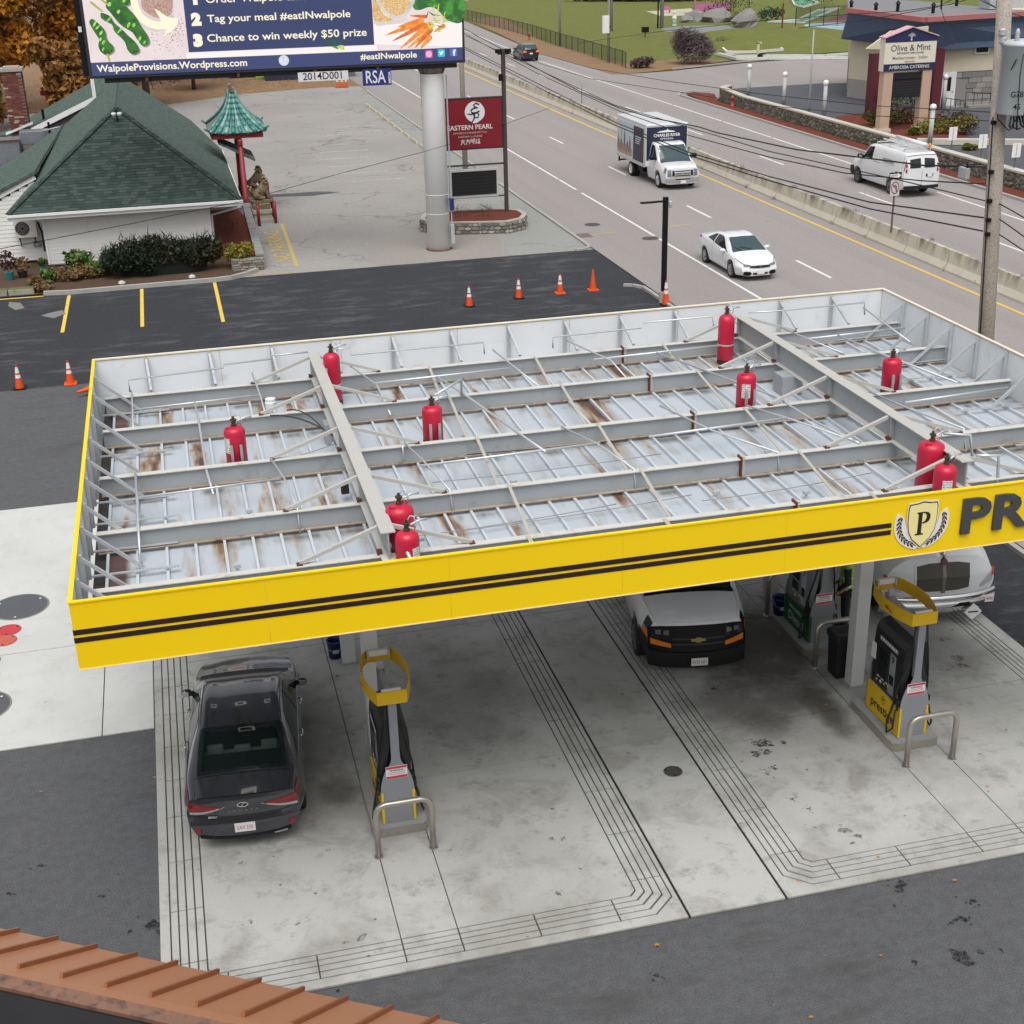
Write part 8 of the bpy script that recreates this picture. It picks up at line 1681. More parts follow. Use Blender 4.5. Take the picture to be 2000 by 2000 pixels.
# ================================================================ CONES, WHEEL STOPS, LAMP POST
M_ORANGE = mat('cone_orange', (.72, .085, .012), .45, var=.08); M_CBAND = mat('cone_band', (.75, .75, .74), .4, var=.04); M_CTIP = mat('cone_tip', (.62, .03, .05), .45)
def cone(x, y, label, h=.75, bands=True, z=.004, tilt=None, black=True):
 t = thing('traffic_cone', (x, y, z), label, 'traffic cone', 'orange traffic cones on the lots')
 MB().box(-.19, .19, -.19, .19, 0, .035).build('base', M_TRIMB if black else M_ORANGE, t, local=True, bevel=.01)
 def ring(z0, z1, m, nm, e=0.0):
  f = lambda q: .135*(1-q)+.028*q+e; MB().lathe((0, 0), [(f(z0/h), z0), (f(z1/h), z1)], 22).build(nm, m, t, local=True, smooth=False)
 if bands: ring(.035, h*.47, M_ORANGE, 'body'); ring(h*.47, h*.60, M_CBAND, 'reflective_band', .002); ring(h*.60, h*.68, M_ORANGE, 'body'); ring(h*.68, h*.92, M_CBAND, 'reflective_band', .002); ring(h*.92, h, M_CTIP, 'tip')
 else: ring(.035, h, M_ORANGE, 'body')
 if tilt: t.rotation_euler = tilt; t.location.z = z+.19
 return t
cone(11.94, 32.37, 'striped cone with black base, leftmost of the row before the road'); cone(13.94, 32.89, 'second striped cone of the row before the road'); cone(15.59, 33.06, 'striped cone with orange base, third of the row before the road', black=False); cone(16.9, 33.11, 'plain orange cone without bands at the end of the row', .78, False, black=False)
cone(-3.41, 27.32, 'striped cone with black base near the left picture edge', black=True); cone(-1.9, 27.31, 'striped cone with orange base left of the canopy', black=False); cone(-1.0, 26.15, 'fallen orange cone lying beside the canopy corner', .75, False, tilt=(radians(90), 0, radians(-58)))
cone(6.3, 27.1, 'cone with only its tip showing over the canopy behind the left girder'); cone(7.83, 27.0, 'cone with its red tip peeping over the canopy rim, middle'); cone(9.3, 27.0, 'cone with its red tip peeping over the canopy rim, right'); cone(3.03, 26.85, 'cone with its red tip peeping over the canopy rim, far left')
cone(18.75, 30.2, 'red and white cone leaning against the black lamp post', .9)
for k, (x, lb) in enumerate(((17.03, 'left cone of the three far cones under the hanging plate'), (17.42, 'middle cone of the three far cones under the hanging plate'), (17.75, 'right cone of the three far cones under the hanging plate'))): cone(x, 107.5-k*.1, lb, 1.0, True, .0)
M_STOP = mat('stop_concrete', (.43, .39, .29), .85, var=.15, dirt=((.6, .5, .2), 2, .55, .5))
for k in range(9):
 y = 70.7+k*2.79; t = thing('wheel_stop', (17.49, y, .01), ('wheel stop nearest the billboard column', 'second wheel stop from the billboard column', 'third wheel stop from the billboard column', 'fourth wheel stop from the billboard column', 'middle wheel stop of the row along the verge', 'fourth wheel stop from the far end of the row', 'third wheel stop from the far end of the row', 'second wheel stop from the far end of the row', 'farthest wheel stop of the row along the verge')[k], 'wheel stop', 'row of wheel stops along the verge')
 MB().add([(17.49+sx*.10, y+sy*1.05, .012) for sx, sy in ((-1, -1), (1, -1), (1, 1), (-1, 1))]+[(17.49+sx*.06, y+sy*1.0, .15) for sx, sy in ((-1, -1), (1, -1), (1, 1), (-1, 1))], [(4, 5, 6, 7), (0, 1, 5, 4), (1, 2, 6, 5), (2, 3, 7, 6), (3, 0, 4, 7)]).build('block', M_STOP, t, bevel=.015)
 for s_ in (-.6, .6): MB().cyl((17.49, y+s_), .015, .15, .158, 8).build('pin', M_RUST, t)
lp = thing('lamp_post', (18.75, 30.45, 0), 'slim black lamp post with a flat arm at the lot corner', 'lamp post')
MB().box(18.67, 18.83, 30.37, 30.53, 0, 3.83).build('pole', M_TRIMB, lp); MB().cyl((18.75, 30.45), .17, 0, .45, 18).build('base', M_PED, lp)
MB().box(18.30, 18.67, 30.41, 30.49, 3.66, 3.72).build('arm', M_TRIMB, lp); MB().box(17.82, 18.32, 30.36, 30.54, 3.66, 3.71).build('luminaire', M_TRIMB, lp, bevel=.01); MB().lathe((18.92, 30.40), [(.04, 3.45), (.07, 3.55), (.07, 3.66), (.03, 3.7)], 12).build('camera_dome', M_PLWHITE, lp)
# ================================================================ MEDIAN BARRIER, SIGNS, POLES, WIRES
def barrier_mat():
 s = NT('barrier_concrete'); c = s.mix(s.noise(.9, 6, .65), (.45, .415, .33), (.60, .565, .47))
 st = s.noise(1.0, 5, .65, s.mapped((1.3, 1.3, .30))); z = s.n('ShaderNodeSeparateXYZ'); s.l(s.pos(), z.inputs[0])
 up = s.ramp(z.outputs[2], [(.25, 0.0), (.80, 1.0)]); c = s.mix(s.math('MULTIPLY', s.ramp(st, [(.46, 0.0), (.62, .9)]), up), c, (.10, .08, .055))
 c = s.mix(s.ramp(s.noise(5, 4, .7), [(.60, 0.0), (.7, .5)]), c, (.2, .17, .12)); s.bump(s.noise(40, 3), .3, .01); return s.fin(c, .9)
M_BAR = barrier_mat(); BL = 3.17
pf = [(-.30, 0), (-.30, .08), (-.17, .33), (-.085, .81), (.085, .81), (.17, .33), (.30, .08), (.30, 0)]; n = len(pf); bme = MB()
bme.add([(x, y, z) for y in (.025, BL-.025) for x, z in pf], [tuple(range(n)), tuple(range(n, 2*n))[::-1]]+[(i+1, i, n+i, n+i+1) for i in range(n-1)]); bme = bme.mesh('barrier_segment', M_BAR)
M_WEED = mat('weed_brown', (.07, .05, .02), .95, var=.3)
for k in range(48):
 y = 12.42+k*BL; o = ref('barrier_segment', bme, None, (30.97+max(0, y-95)*.008, y, 0), (0, 0, random.uniform(-.004, .004)-.008*(y > 95))); tag(o, 'weathered concrete barrier segment of the median between the carriageways', 'barrier', 'concrete barrier segments along the median')
wd = [(30.97+random.gauss(-.25, .06), 12.42+random.randrange(1, 24)*BL+random.gauss(0, .08), .05, .10, .10, .12, 1, 0) for _ in range(22)]+[(30.97, 12.42+k*BL+1.6, .86, .12, .2, .06, .6, 0) for k in range(2, 26, 2)]
tag(leaves(wd, 900, .10, 5, 'needle', 1).build('joint_weeds', M_WEED), 'dry weeds in the joints of the median barrier', 'weeds', kind='stuff')
mf = thing('median_fence', (30.97, 60, .81), 'thin wire fence on slim posts along the top of the median barrier', 'fence')
for k in range(26): MB().tube([(30.97, 15+k*4.75, .81), (30.97, 15+k*4.75, 2.0)], .014, 6).build('post', M_GALV, mf)
for z in (1.15, 1.95): MB().tube([(30.97, 15, z), (30.97, 134, z)], .004, 4).build('wire', M_GALV, mf)
yS = 36.0; sg = thing('road_sign', (30.83, yS, .81), 'one-way arrow plate above a no-left-turn sign on a rusty post', 'road sign')
MB().box(30.80, 30.86, yS-.03, yS+.03, .6, 3.1).build('post', mat('rusty_post', (.13, .10, .08), .8, var=.3), sg)
ow = MB().box(30.52, 31.06, yS-.05, yS-.04, 2.80, 3.08).build('arrow_plate', M_BLK, sg); F = frame((-.04, -.051, 2.94-.81), (1, 0, 0), (0, 0, 1)) @ Matrix.Diagonal((.66, .8, 1, 1))
flat([(-.38, -.09), (.14, -.09), (.14, -.15), (.38, 0), (.14, .15), (.14, .09), (-.38, .09)], F, M_PWHITE, 'arrow', ow, .0, .004); text('ONE WAY', .12, M_BLK, 'lettering', ow, F @ Matrix.Translation((-.10, 0, .005)), .001, .002, sx=.85)
M_PALEG = mat('sign_pale_grey', (.52, .50, .50), .5); nl = MB().box(30.60, 31.02, yS-.05, yS-.04, 2.12, 2.77).build('turn_plate', M_PALEG, sg); F = frame((-.02, -.051, 2.45-.81), (1, 0, 0), (0, 0, 1)) @ Matrix.Diagonal((.68, .95, 1, 1))
rg = MB(); R1, R2 = ell(0, 0, .27, .27, 28), ell(0, 0, .225, .225, 28); rg.add([F @ Vector((x, y, .002)) for x, y in R1+R2], [(i, (i+1) % 28, 28+(i+1) % 28, 28+i) for i in range(28)]); M_DRED = mat('faded_sign_red', (.16, .03, .04), .6); rg.build('red_ring', M_DRED, nl, local=True)
stroke([(.09, -.18), (.09, .04), (-.02, .10), (-.12, .04)], .055, M_BLK, 'turn_arrow', nl, F, .003); stroke([(-.17, .17), (.17, -.17)], .04, M_DRED, 'red_bar', nl, F, .005)
M_WOOD = mat('pole_wood', (.34, .30, .26), .9, var=.22, scale=2, fine=.25, fscale=25, bump=.3, bscale=18); M_WIRE = mat('wire_black', (.012, .012, .013), .6); UX, UY = 18.5, 10.2
up_ = thing('utility_pole', (UX, UY, 0), 'tall wooden utility pole with grey transformer behind the canopy', 'utility pole')
pa, pb = yp(1929, 600, UY), yp(1962, 5, UY); pt = lambda z: pa+(pb-pa)*((z-pa.z)/(pb.z-pa.z))
MB().tube([pt(0), pt(6), pt(13.5)], [.185, .17, .14], 18).build('pole', M_WOOD, up_, smooth=True)
M_TRANS = mat('transformer_grey', (.47, .52, .53), .45, var=.05); q = yp(1990, 150, UY-.35); tx, ty_ = q.x, UY-.35; z1 = yp(1980, 82, ty_).z; z0 = yp(1980, 222, ty_).z
tr = MB().lathe((tx, ty_), [(.34, z0), (.36, z0+.03), (.36, z1-.08), (.38, z1-.07), (.38, z1-.03), (.30, z1+.03), (.05, z1+.06)], 32).build('transformer', M_TRANS, up_, smooth=True)
for a in (-.22, .0, .22): MB().lathe((tx+a, ty_-.12), [(.03, z1), (.055, z1+.04), (.03, z1+.07), (.055, z1+.11), (.03, z1+.14), (.05, z1+.18), (.02, z1+.26)], 12).build('bushing', M_PLWHITE, tr if False else up_, smooth=True)
F = frame((tx-UX-.30, ty_-UY-.362, 0), (1, -.12, 0), (0, 0, 1)); text('G78', .16, M_TRIMB, 'lettering', up_, F @ Matrix.Translation((.05, z0+.42, 0.02)), .002, .002); text('45', .16, M_TRIMB, 'lettering', up_, F @ Matrix.Translation((.08, z0+.18, 0.02)), .002, .002)
for a in (-.20, -.02, .16): MB().tube([(tx+a, ty_-.36, z1-.2), (tx+a-.06, ty_-.42, z1-.6), (tx+a, ty_-.40, z0+.1), (tx+a*.5, ty_-.3, z0-.12)], .011, 5).build('tap_wire', M_WIRE, up_, smooth=True)
MB().tube([(tx-.3, ty_-.3, z1-.3), (UX-.25, UY-.22, z1-1.0), (UX-.22, UY-.22, z0-.1), (UX+.05, UY-.25, z0-.35), (tx-.1, ty_-.2, z0-.1)], .014, 6).build('tap_wire', M_WIRE, up_, smooth=True)
for k in range(6): MB().tube([(tx-.2+.06*k, ty_-.2, z0-.02), (tx-.25+.09*k, ty_-.25, z0-.2-.04*(k % 3)), (tx-.1+.1*k, ty_-.1, z0-.28)], .02, 5).build('splice', M_WIRE, up_, smooth=True)
for zz, dx in ((z1+.1, -.25), (z1-.05, -.22)): MB().lathe((UX+dx, UY-.1), [(.05, zz), (.08, zz+.04), (.05, zz+.07), (.08, zz+.11), (.04, zz+.15)], 12).build('insulator', M_PLWHITE, up_, smooth=True)
for zz in (8.9, 7.9, 7.3, 6.9, 6.6): MB().box(pt(zz).x-.22, pt(zz).x-.13, UY-.16, UY-.08, zz-.04, zz+.04).build('bolt', M_TRIMB, up_)
MB().tube([pt(0)+Vector((-.19, -.03, 0)), pt(6)+Vector((-.17, -.05, 0)), pt(9)+Vector((-.15, -.05, 0))], .014, 5).build('ground_wire', M_WIRE, up_)
def wire(px, r=.014, X=18.35, label=None, extend=None, m=None):
 """a span traced by pixels in the vertical plane of the pole line"""
 P = [xp(x, y, X) for x, y in px]
 if extend: P.append(Vector(extend))
 t = MB().tube(P, r*.75, 5).build('overhead_wire', m or M_WIRE, smooth=True); return tag(t, label, 'wire', 'overhead wires along the road')
W = [([(906, 56), (975, 93), (1049, 134), (1136, 180), (1210, 211), (1273, 230), (1366, 248), (1400, 259), (1555, 292), (1711, 311), (1804, 323), (1925, 326)], .026, 'thick overhead cable, uppermost of the low bundle beside the box truck'), ([(906, 65), (1049, 143), (1210, 217), (1344, 264), (1500, 306), (1650, 338), (1800, 353), (1923, 359)], .020, 'second overhead cable of the low bundle, ending on the wooden pole'), ([(907, 92), (1060, 168), (1200, 238), (1344, 297), (1500, 344), (1700, 395), (1921, 425)], .024, 'third overhead cable passing low over the median barrier'), ([(908, 96), (1050, 170), (1200, 244), (1344, 303), (1500, 352), (1700, 408), (1919, 451)], .024, 'lowest overhead cable ending on the wooden pole'), ([(1000, 90), (1150, 132), (1300, 158), (1500, 185), (1700, 206), (1934, 219)], .012, 'thin overhead wire across the stone retaining wall'), ([(960, 95), (1150, 153), (1300, 176), (1500, 206), (1700, 226), (1930, 236)], .012, 'thin overhead wire just below the one across the stone wall'), ([(910, 70), (1200, 205), (1500, 295), (1750, 350), (1924, 392)], .018, 'overhead cable in the middle of the low bundle')]
for P, r, lb in W: wire(P, r, 18.35, lb)
for k, (y0, y1, lb) in enumerate(((398, 425, 'upper cable right of the wooden pole at the picture edge'), (428, 462, 'middle cable with clips right of the wooden pole'), (458, 490, 'lowest cable with clips right of the wooden pole'))): wire([(1952, y0), (1975, (y0+y1)/2-1), (2000, y1), (2060, y1+50)], .018, 18.6, lb)
for k, (P, lb) in enumerate((([(1660, 28), (1760, 22), (1860, 8), (1905, -6)], 'thin wire crossing above the blue mansard roof'), ([(1838, 18), (1845, 40), (1862, 50), (1900, 52), (1966, 46)], 'drooping wire loop in front of the blue mansard roof'), ([(1840, -20), (1838, 18)], 'hanging insulator string at the top of the picture'), ([(1905, -10), (1960, 24), (2010, 50)], 'wire running past the pole top to the right'), ([(1890, -12), (1950, 18), (2010, 36)], 'thin wire beside the pole top'), ([(1560, 55), (1700, 38), (1830, 14), (1870, -6)], 'thin service wire over the lawn and roof edge'), ([(1130, 84), (1300, 60), (1500, 40), (1660, 28)], 'faint wire crossing the lawn'))): wire(P, .030 if 'insulator' in lb else .012, 20.5, lb)
P = [yp(-20, 490, 24), yp(0, 486, 24.3), yp(240, 440, 30), yp(469, 394, 34), yp(660, 340, 37.5), yp(829, 296, 40.2), yp(874, 283, 41.0), yp(990, 241, 46.5), yp(1074, 211, 52)]
tag(MB().tube(P, .011, 5).build('service_wire', M_WIRE, smooth=True), 'thin service wire crossing the restaurant front and the billboard column', 'wire')
sb = thing('splice_box', xp(1890, 340, 18.3), 'small grey splice box hanging on the cables left of the wooden pole', 'cable box'); q = sb.location; MB().box(q.x-.05, q.x+.05, q.y-.02, q.y+.30, q.z-.12, q.z+.12).build('case', M_BOXG, sb, bevel=.02); MB().tube([q+Vector((0, .05, .12)), q+Vector((0, .05, .20))], .02, 6).build('hook', M_TRIMB, sb)
def pole(x, y, h, r, label, m=None, top=None):
 t = thing('utility_pole', (x, y, 0), label, 'pole'); MB().tube([(x, y, 0), (x, y, h)], [r, r*.75], 10).build('pole', m or M_WOOD, t, smooth=True); return t
t = pole(18.1, 61, 12.0, .15, 'leaning wooden pole behind the billboard and maroon sign'); MB().box(17.6, 18.6, 60.9, 61, 9.0, 9.12).build('cross_arm', M_WOOD, t)
MP = mat('pole_grey', (.34, .34, .33), .7, var=.1)
pole(45.83, 138, 12, .14, 'grey pole rising through the chain-link fence', MP)
t = pole(45.0, 118, 13, .15, 'grey pole carrying a white box on the lawn edge', MP); MB().box(44.3, 44.95, 117.6, 118.0, 7.6-4.9, 9.2-4.9).build('white_box', M_PWHITE, t, bevel=.03); MB().box(44.9, 45.1, 117.8, 118, 3.2, 3.4).build('bracket', M_TRIMB, t)
pole(57.7, 156, 13, .15, 'dark pole on the lawn behind the white box', MP); pole(64.9, 157.6, 13, .25, 'thick grey pole at the path on the lawn', MP); pole(64.3, 157.4, 13, .10, 'thin dark pole touching the thick grey pole', M_TRIMB)
pole(43.45, 70.3, 6.0, .07, 'thin grey light pole on the stone retaining wall', MP); pole(33, 87.5, 2.6, .035, 'small sign pole standing by the median far up', MP)
# ================================================================ LAWN, FENCE, MINIATURE GOLF
fn = thing('chain_link_fence', (45.5, 140, 0), 'black chain-link fence along the lawn edge', 'fence'); M_FB = mat('fence_black', (.02, .022, .022), .6)
fp = [(44.6, 111.5), (44.9, 113.5), (45.15, 120.7), (45.4, 127.4), (45.6, 137), (46.3, 151.5), (46.4, 166), (45.9, 188)]
def mesh_mat():
 s = NT('chain_link'); s.fin((.03, .04, .035), .7); s.b.inputs['Alpha'].default_value = .42; return s.m
M_CHN = mesh_mat()
for (x0, y0), (x1, y1) in zip(fp[:-1], fp[1:]):
 MB().poly([(x0, y0, .05), (x1, y1, .05), (x1, y1, 1.4), (x0, y0, 1.4)]).build('mesh_panel', M_CHN, fn); MB().tube([(x0, y0, 1.4), (x1, y1, 1.4)], .03, 6).build('top_rail', M_FB, fn)
 L = hypot(x1-x0, y1-y0); k = max(1, int(L/2.4))
 for i in range(k): MB().tube([(x0+(x1-x0)*i/k, y0+(y1-y0)*i/k, 0), (x0+(x1-x0)*i/k, y0+(y1-y0)*i/k, 1.45)], .035, 6).build('post', M_FB, fn)
def hydrant(x, y, z, label):
 t = thing('fire_hydrant', (x, y, z), label, 'hydrant', 'red fire hydrants'); MB().lathe((x, y), [(.17, z), (.17, z+.06), (.11, z+.08), (.12, z+.55), (.15, z+.57), (.13, z+.68), (.04, z+.78)], 14).build('barrel', mat('hydrant_red', (.32, .06, .035), .6, var=.2), t, smooth=True); MB().tube([(x-.2, y, z+.45), (x+.2, y, z+.45)], .06, 8).build('outlets', MATS['hydrant_red'], t)
hydrant(45.06, 148.4, 0, 'small red hydrant by the far chain-link fence'); hydrant(42.35, 80.6, .1, 'small red hydrant in front of the stone retaining wall')
hill = MB(); q = gp(1545, 95); rings = 7; nn = 28; V = []
for i in range(rings+1):
 f = i/rings
 for k in range(nn): V.append((q.x+2+cos(2*pi*k/nn)*13*(1-f*.93), q.y+9+sin(2*pi*k/nn)*12*(1-f*.93), -.06+1.5*(1-(1-f)**2)))
hill.add(V, [(i*nn+k, i*nn+(k+1) % nn, (i+1)*nn+(k+1) % nn, (i+1)*nn+k) for i in range(rings) for k in range(nn)]+[tuple(rings*nn+k for k in range(nn))]); tag(hill.build('hill', M_LAWN, smooth=True), kind='structure')
M_GOLFW = mat('golf_edge_white', (.66, .65, .60), .7, var=.15, dirt=((.3, .28, .22), 3, .55, .6)); M_GOLFG = mat('golf_felt', (.10, .26, .15), .9, var=.15); M_CREAM = mat('cream_paint', (.62, .57, .36), .6, var=.1)
def golf(pts, label, felt=M_GOLFG, w_=.22, z=.05):
 P = [gp(x, y, .0) for x, y in pts]; c = sum(P, Vector())/len(P); t = thing('golf_hole', (c.x, c.y, 0), label, 'golf hole')
 MB().prism([(p.x, p.y) for p in P], -.04, z).build('felt', felt, t)
 for a, b in zip(P, P[1:]+P[:1]): MB().bar((a.x, a.y, z+.1), (b.x, b.y, z+.1), w_, .25).build('edge_beam', M_GOLFW, t)
golf([(1398, 108), (1440, 113), (1520, 112), (1612, 112), (1690, 105), (1660, 116), (1530, 117), (1440, 118)], 'long low white edged golf hole across the front of the lawn'); golf([(1410, 96), (1470, 95), (1520, 94), (1528, 100), (1480, 104), (1420, 106)], 'looped white edged golf hole behind the long one', mat('golf_stone', (.45, .42, .33), .9)); golf([(1500, 44), (1560, 40), (1600, 22), (1640, 18), (1600, 34), (1570, 46)], 'stepped white and green golf hole beside the blue-roofed building'); golf([(1545, 0), (1560, -6), (1600, 8), (1570, 16), (1552, 12)], 'white edged green golf slide at the top of the picture')
p = gp(1480, 108); t = thing('golf_post', (p.x, p.y, 0), 'short cream post on the looped golf hole', 'post'); MB().box(p.x-.12, p.x+.12, p.y-.1, p.y+.1, 0, 1.2).build('post', M_CREAM, t); MB().box(p.x-.12, p.x+.35, p.y-.1, p.y+.1, 1.1, 1.25).build('arm', M_CREAM, t)
p = gp(1526, 82); t = thing('rusty_pole', (p.x, p.y, .5), 'thin rusty pole on the grass mound', 'pole'); MB().tube([(p.x, p.y, .3), (p.x, p.y, 4.0)], .09, 8).build('pipe', M_RUST, t)
M_PINK = mat('pavilion_pink', (.50, .15, .33), .6, var=.08); p = gp(1390, 26); t = thing('pavilion', (p.x, p.y, 0), 'bright pink open pavilion at the top of the lawn', 'pavilion')
for dx in (-2.6, -.9, .9, 2.6): MB().box(p.x+dx-.1, p.x+dx+.1, p.y-.1, p.y+.1, 0, 4).build('post', M_PINK, t)
MB().box(p.x-2.7, p.x+2.7, p.y-.05, p.y+.05, .4, 1.3).build('lower_rail', M_PINK, t); MB().box(p.x-3, p.x+3, p.y-.4, p.y+2.5, 3.4, 4.0).build('roof_edge', M_PINK, t); MB().box(p.x-3.2, p.x+3, p.y-.2, p.y+2.6, -.03, .12).build('floor', MATS['golf_stone'], t)
p = gp(1300, 25); t = thing('pink_bench', (p.x, p.y, 0), 'small pink bench left of the pavilion', 'bench'); MB().box(p.x-.7, p.x+.7, p.y-.2, p.y+.2, .35, .45).build('seat', M_PINK, t); MB().box(p.x-.7, p.x+.7, p.y+.2, p.y+.25, .4, .9).build('backrest', M_PINK, t); [MB().box(p.x+s_-.05, p.x+s_+.05, p.y-.2, p.y+.2, 0, .35).build('leg', M_PINK, t) for s_ in (-.6, .6)]
sheet('golf_path', [gp(x, y)[:2] for x, y in ((1262, 22), (1350, 16), (1360, 30), (1290, 31))], -.012, MATS['golf_stone']); sheet('golf_pond', [gp(x, y)[:2] for x, y in ((1290, 55), (1340, 50), (1420, 49), (1440, 58), (1380, 64), (1300, 62))], -.012, mat('pond_edge', (.20, .21, .21), .7, var=.3))
sheet('court', [gp(x, y)[:2] for x, y in ((1590, 48), (1655, 26), (1668, 40), (1650, 52))], .02, mat('court_red', (.14, .05, .05), .8)); p = gp(1630, 66)
t = thing('pool_fence', (p.x, p.y, 0), 'dark fence round a pale blue basin beside the blue roof', 'fence')
for k in range(7): MB().tube([(p.x-5+k*2.0, p.y+k*.5, 0), (p.x-5+k*2.0, p.y+k*.5, 3)], .05, 6).build('post', M_FB, t)
MB().poly([(p.x-5, p.y, 1.4), (p.x+7, p.y+3, 1.4), (p.x+7, p.y+3, 3), (p.x-5, p.y, 3)]).build('screen', M_CHN, t)
t = thing('blue_basin', (p.x+1, p.y+2, 0), 'pale blue and white basin behind the dark fence', 'basin'); MB().prism(ell(p.x+1.5, p.y+1.5, 4.5, 3, 18), -.05, .9).build('rim', mat('basin_blue', (.42, .58, .66), .6, var=.2, dirt=((.65, .65, .62), 1, .5, .8)), t); MB().prism(ell(p.x+1.5, p.y+1.5, 4.1, 2.6, 18), .85, .92).build('water', mat('basin_water', (.15, .3, .36), .2), t)
for k, (px, py, r, h, lb) in enumerate(((1340, 43, 1.0, .8, 'grey boulder heap left of the golf pond'), (1360, 40, 1.6, 1.3, 'large grey boulder behind the golf pond'), (1400, 42, 2.2, 1.6, 'wide grey rock outcrop in the golf garden'), (1455, 52, 1.6, 2.0, 'pale tilted boulder beside the dry grasses'), (1690, 14, 3, 3.0, 'big grey rock beside the blue-roofed building'))):
 p = gp(px, py); t = thing('boulder', (p.x, p.y, 0), lb, 'rock'); rk = random.Random(k); b = MB().lathe((p.x, p.y), [(r*.9, -.05), (r, h*.35), (r*.7, h*.8), (r*.2, h)], 9); b.v = [(x+rk.uniform(-.2, .2)*r, y+rk.uniform(-.2, .2)*r, z+rk.uniform(-.1, .1)*h) for x, y, z in b.v]; b.build('stone', mat('boulder_grey', (.22, .21, .20), .9, var=.3, scale=1.5, bump=.6, bscale=6), t)
TW1 = [leafmat('twig_mauve', (.10, .075, .08), (.19, .145, .15)), leafmat('twig_dark', (.06, .04, .04), (.10, .07, .065))]
p = gp(1352, 124); t = shrub('bare_bush', (p.x, p.y, 0), 2.0, 1.9, 1.9, TW1, 81, 'large bare mauve-grey bush standing on the lawn', 5200, .42, 'needle')
for k, (px, py, rx, rz, m, lb) in enumerate(((1425, 38, 4.0, 3.2, [leafmat('holly_dark', (.02, .03, .012), (.06, .05, .025))], 'big dark bush beside the pink pavilion'), (1440, 45, 1.3, 1.5, M_BR[:1], 'tan ornamental grass in front of the dark bush'), (1464, 46, 1.2, 1.5, M_BR[:1], 'second tan ornamental grass beside the pale boulder'), (1505, 40, 2.0, 1.6, [leafmat('juniper', (.02, .045, .025), (.04, .075, .04))], 'dark green juniper in front of the stepped golf hole'), (1412, 92, 1.6, 1.1, [leafmat('reed', (.13, .085, .05), (.2, .14, .08))], 'reddish brown grass clump on the lawn'), (1250, 132, 1.3, .9, TW1[1:], 'brown scrub at the end of the chain-link fence'), (1488, 112, .5, .3, [MATS['holly_dark']], 'small dark weed at the golf edge'), (1600, 10, 4, 3, [MATS['juniper']], 'dark green conifer mass at the top edge'), (1330, 4, 5, 3.5, [MATS['holly_dark']], 'dark shrub behind the pink bench'))):
 p = gp(px, py); shrub('garden_bush', (p.x, p.y, 0), rx, rx*.8, rz*.62, m, 90+k, lb, 500, .28, 'needle' if m[0].name in ('dry_brown', 'reed') else 'leaf')
hg = MB(); bl = [(x, y+40*.0, 1.2, 5, 3, 1.6, 1, 0) for x, y in [(gp(px, 1)[0], gp(px, 1)[1]) for px in range(1150, 1360, 14)]]
tag(leaves(bl, 2500, .8, 3).build('far_thicket', [leafmat('thicket_brown', (.06, .035, .03), (.11, .07, .05))]), 'long brown thicket at the back of the lawn', 'thicket', kind='stuff')
t = thing('garden_figure', gp(1317, 50), 'small white and green garden figure by the pond path', 'figure'); q = t.location; MB().lathe((q.x, q.y), [(.3, 0), (.25, .6), (.35, .9), (.15, 1.4), (.2, 1.6), (.05, 1.8)], 10).build('figure', M_GOLFW, t); MB().lathe((q.x, q.y), [(.28, .1), (.3, .5)], 10).build('coat', mat('coat_teal', (.2, .45, .4), .7), t)
t = thing('floodlight', gp(1260, 72), 'small dark floodlight standing on the lawn', 'floodlight'); q = t.location; MB().box(q.x-.4, q.x+.4, q.y-.2, q.y+.2, .5, 1.1).build('lamp_head', M_TRIMB, t); MB().tube([(q.x, q.y, 0), (q.x, q.y, .5)], .06, 6).build('stake', M_TRIMB, t)
# ================================================================ HILLSIDE RESTAURANT WITH BLUE MANSARD
lot2 = tag(MB().prism([(43.5, 30), (43.5, 83.5), (44.6, 86), (52, 86.3), (58, 84), (90, 84), (90, 30)], -.05, .72).build('raised_lot', M_LOT2), kind='structure')
sheet('mulch_strip', [(41.6, 30), (42.55, 30), (42.6, 84), (44.2, 88.6), (43.2, 90.4), (42.2, 89.6), (41.65, 84)], .10, M_MULCH); sheet('sign_bed', [(43.6, 57), (47.5, 57.5), (51, 66), (50, 70), (44.5, 68.5), (43.6, 66)], .74, M_MULCH)
rwl = thing('retaining_wall', (43.1, 60, 0), 'long fieldstone retaining wall with pale concrete cap across the road', 'wall'); wpts = [(43.0, 30), (43.05, 60), (42.9, 80), (43.6, 85.6), (44.6, 86.6)]
def rubble():
 s = NT('rubble_wall'); v = s.n('ShaderNodeTexVoronoi'); v.inputs['Scale'].default_value = 3.0; s.l(s.pos(), v.inputs['Vector']); c = s.mix(v.outputs['Color'], (.10, .095, .075), (.27, .255, .205)); e = s.n('ShaderNodeTexVoronoi'); e.feature = 'DISTANCE_TO_EDGE'; e.inputs['Scale'].default_value = 3.0; s.l(s.pos(), e.inputs['Vector'])
 c = s.mix(s.ramp(e.outputs['Distance'], [(.02, 1.0), (.07, 0.0)]), c, (.05, .045, .035)); c = s.mix(s.ramp(s.noise(.6, 4), [(.5, 0.0), (.7, .6)]), c, (.09, .10, .05)); s.bump(e.outputs['Distance'], 1.0, .08); return s.fin(c, .95)
M_RUB = rubble(); M_CAPW = mat('wall_cap', (.52, .49, .42), .85, var=.12)
for (x0, y0), (x1, y1) in zip(wpts[:-1], wpts[1:]): MB().bar((x0, y0, .40), (x1, y1, .40), .42, .86).build('stonework', M_RUB, rwl); MB().bar((x0, y0, .88), (x1, y1, .88), .50, .10).build('cap', M_CAPW, rwl)
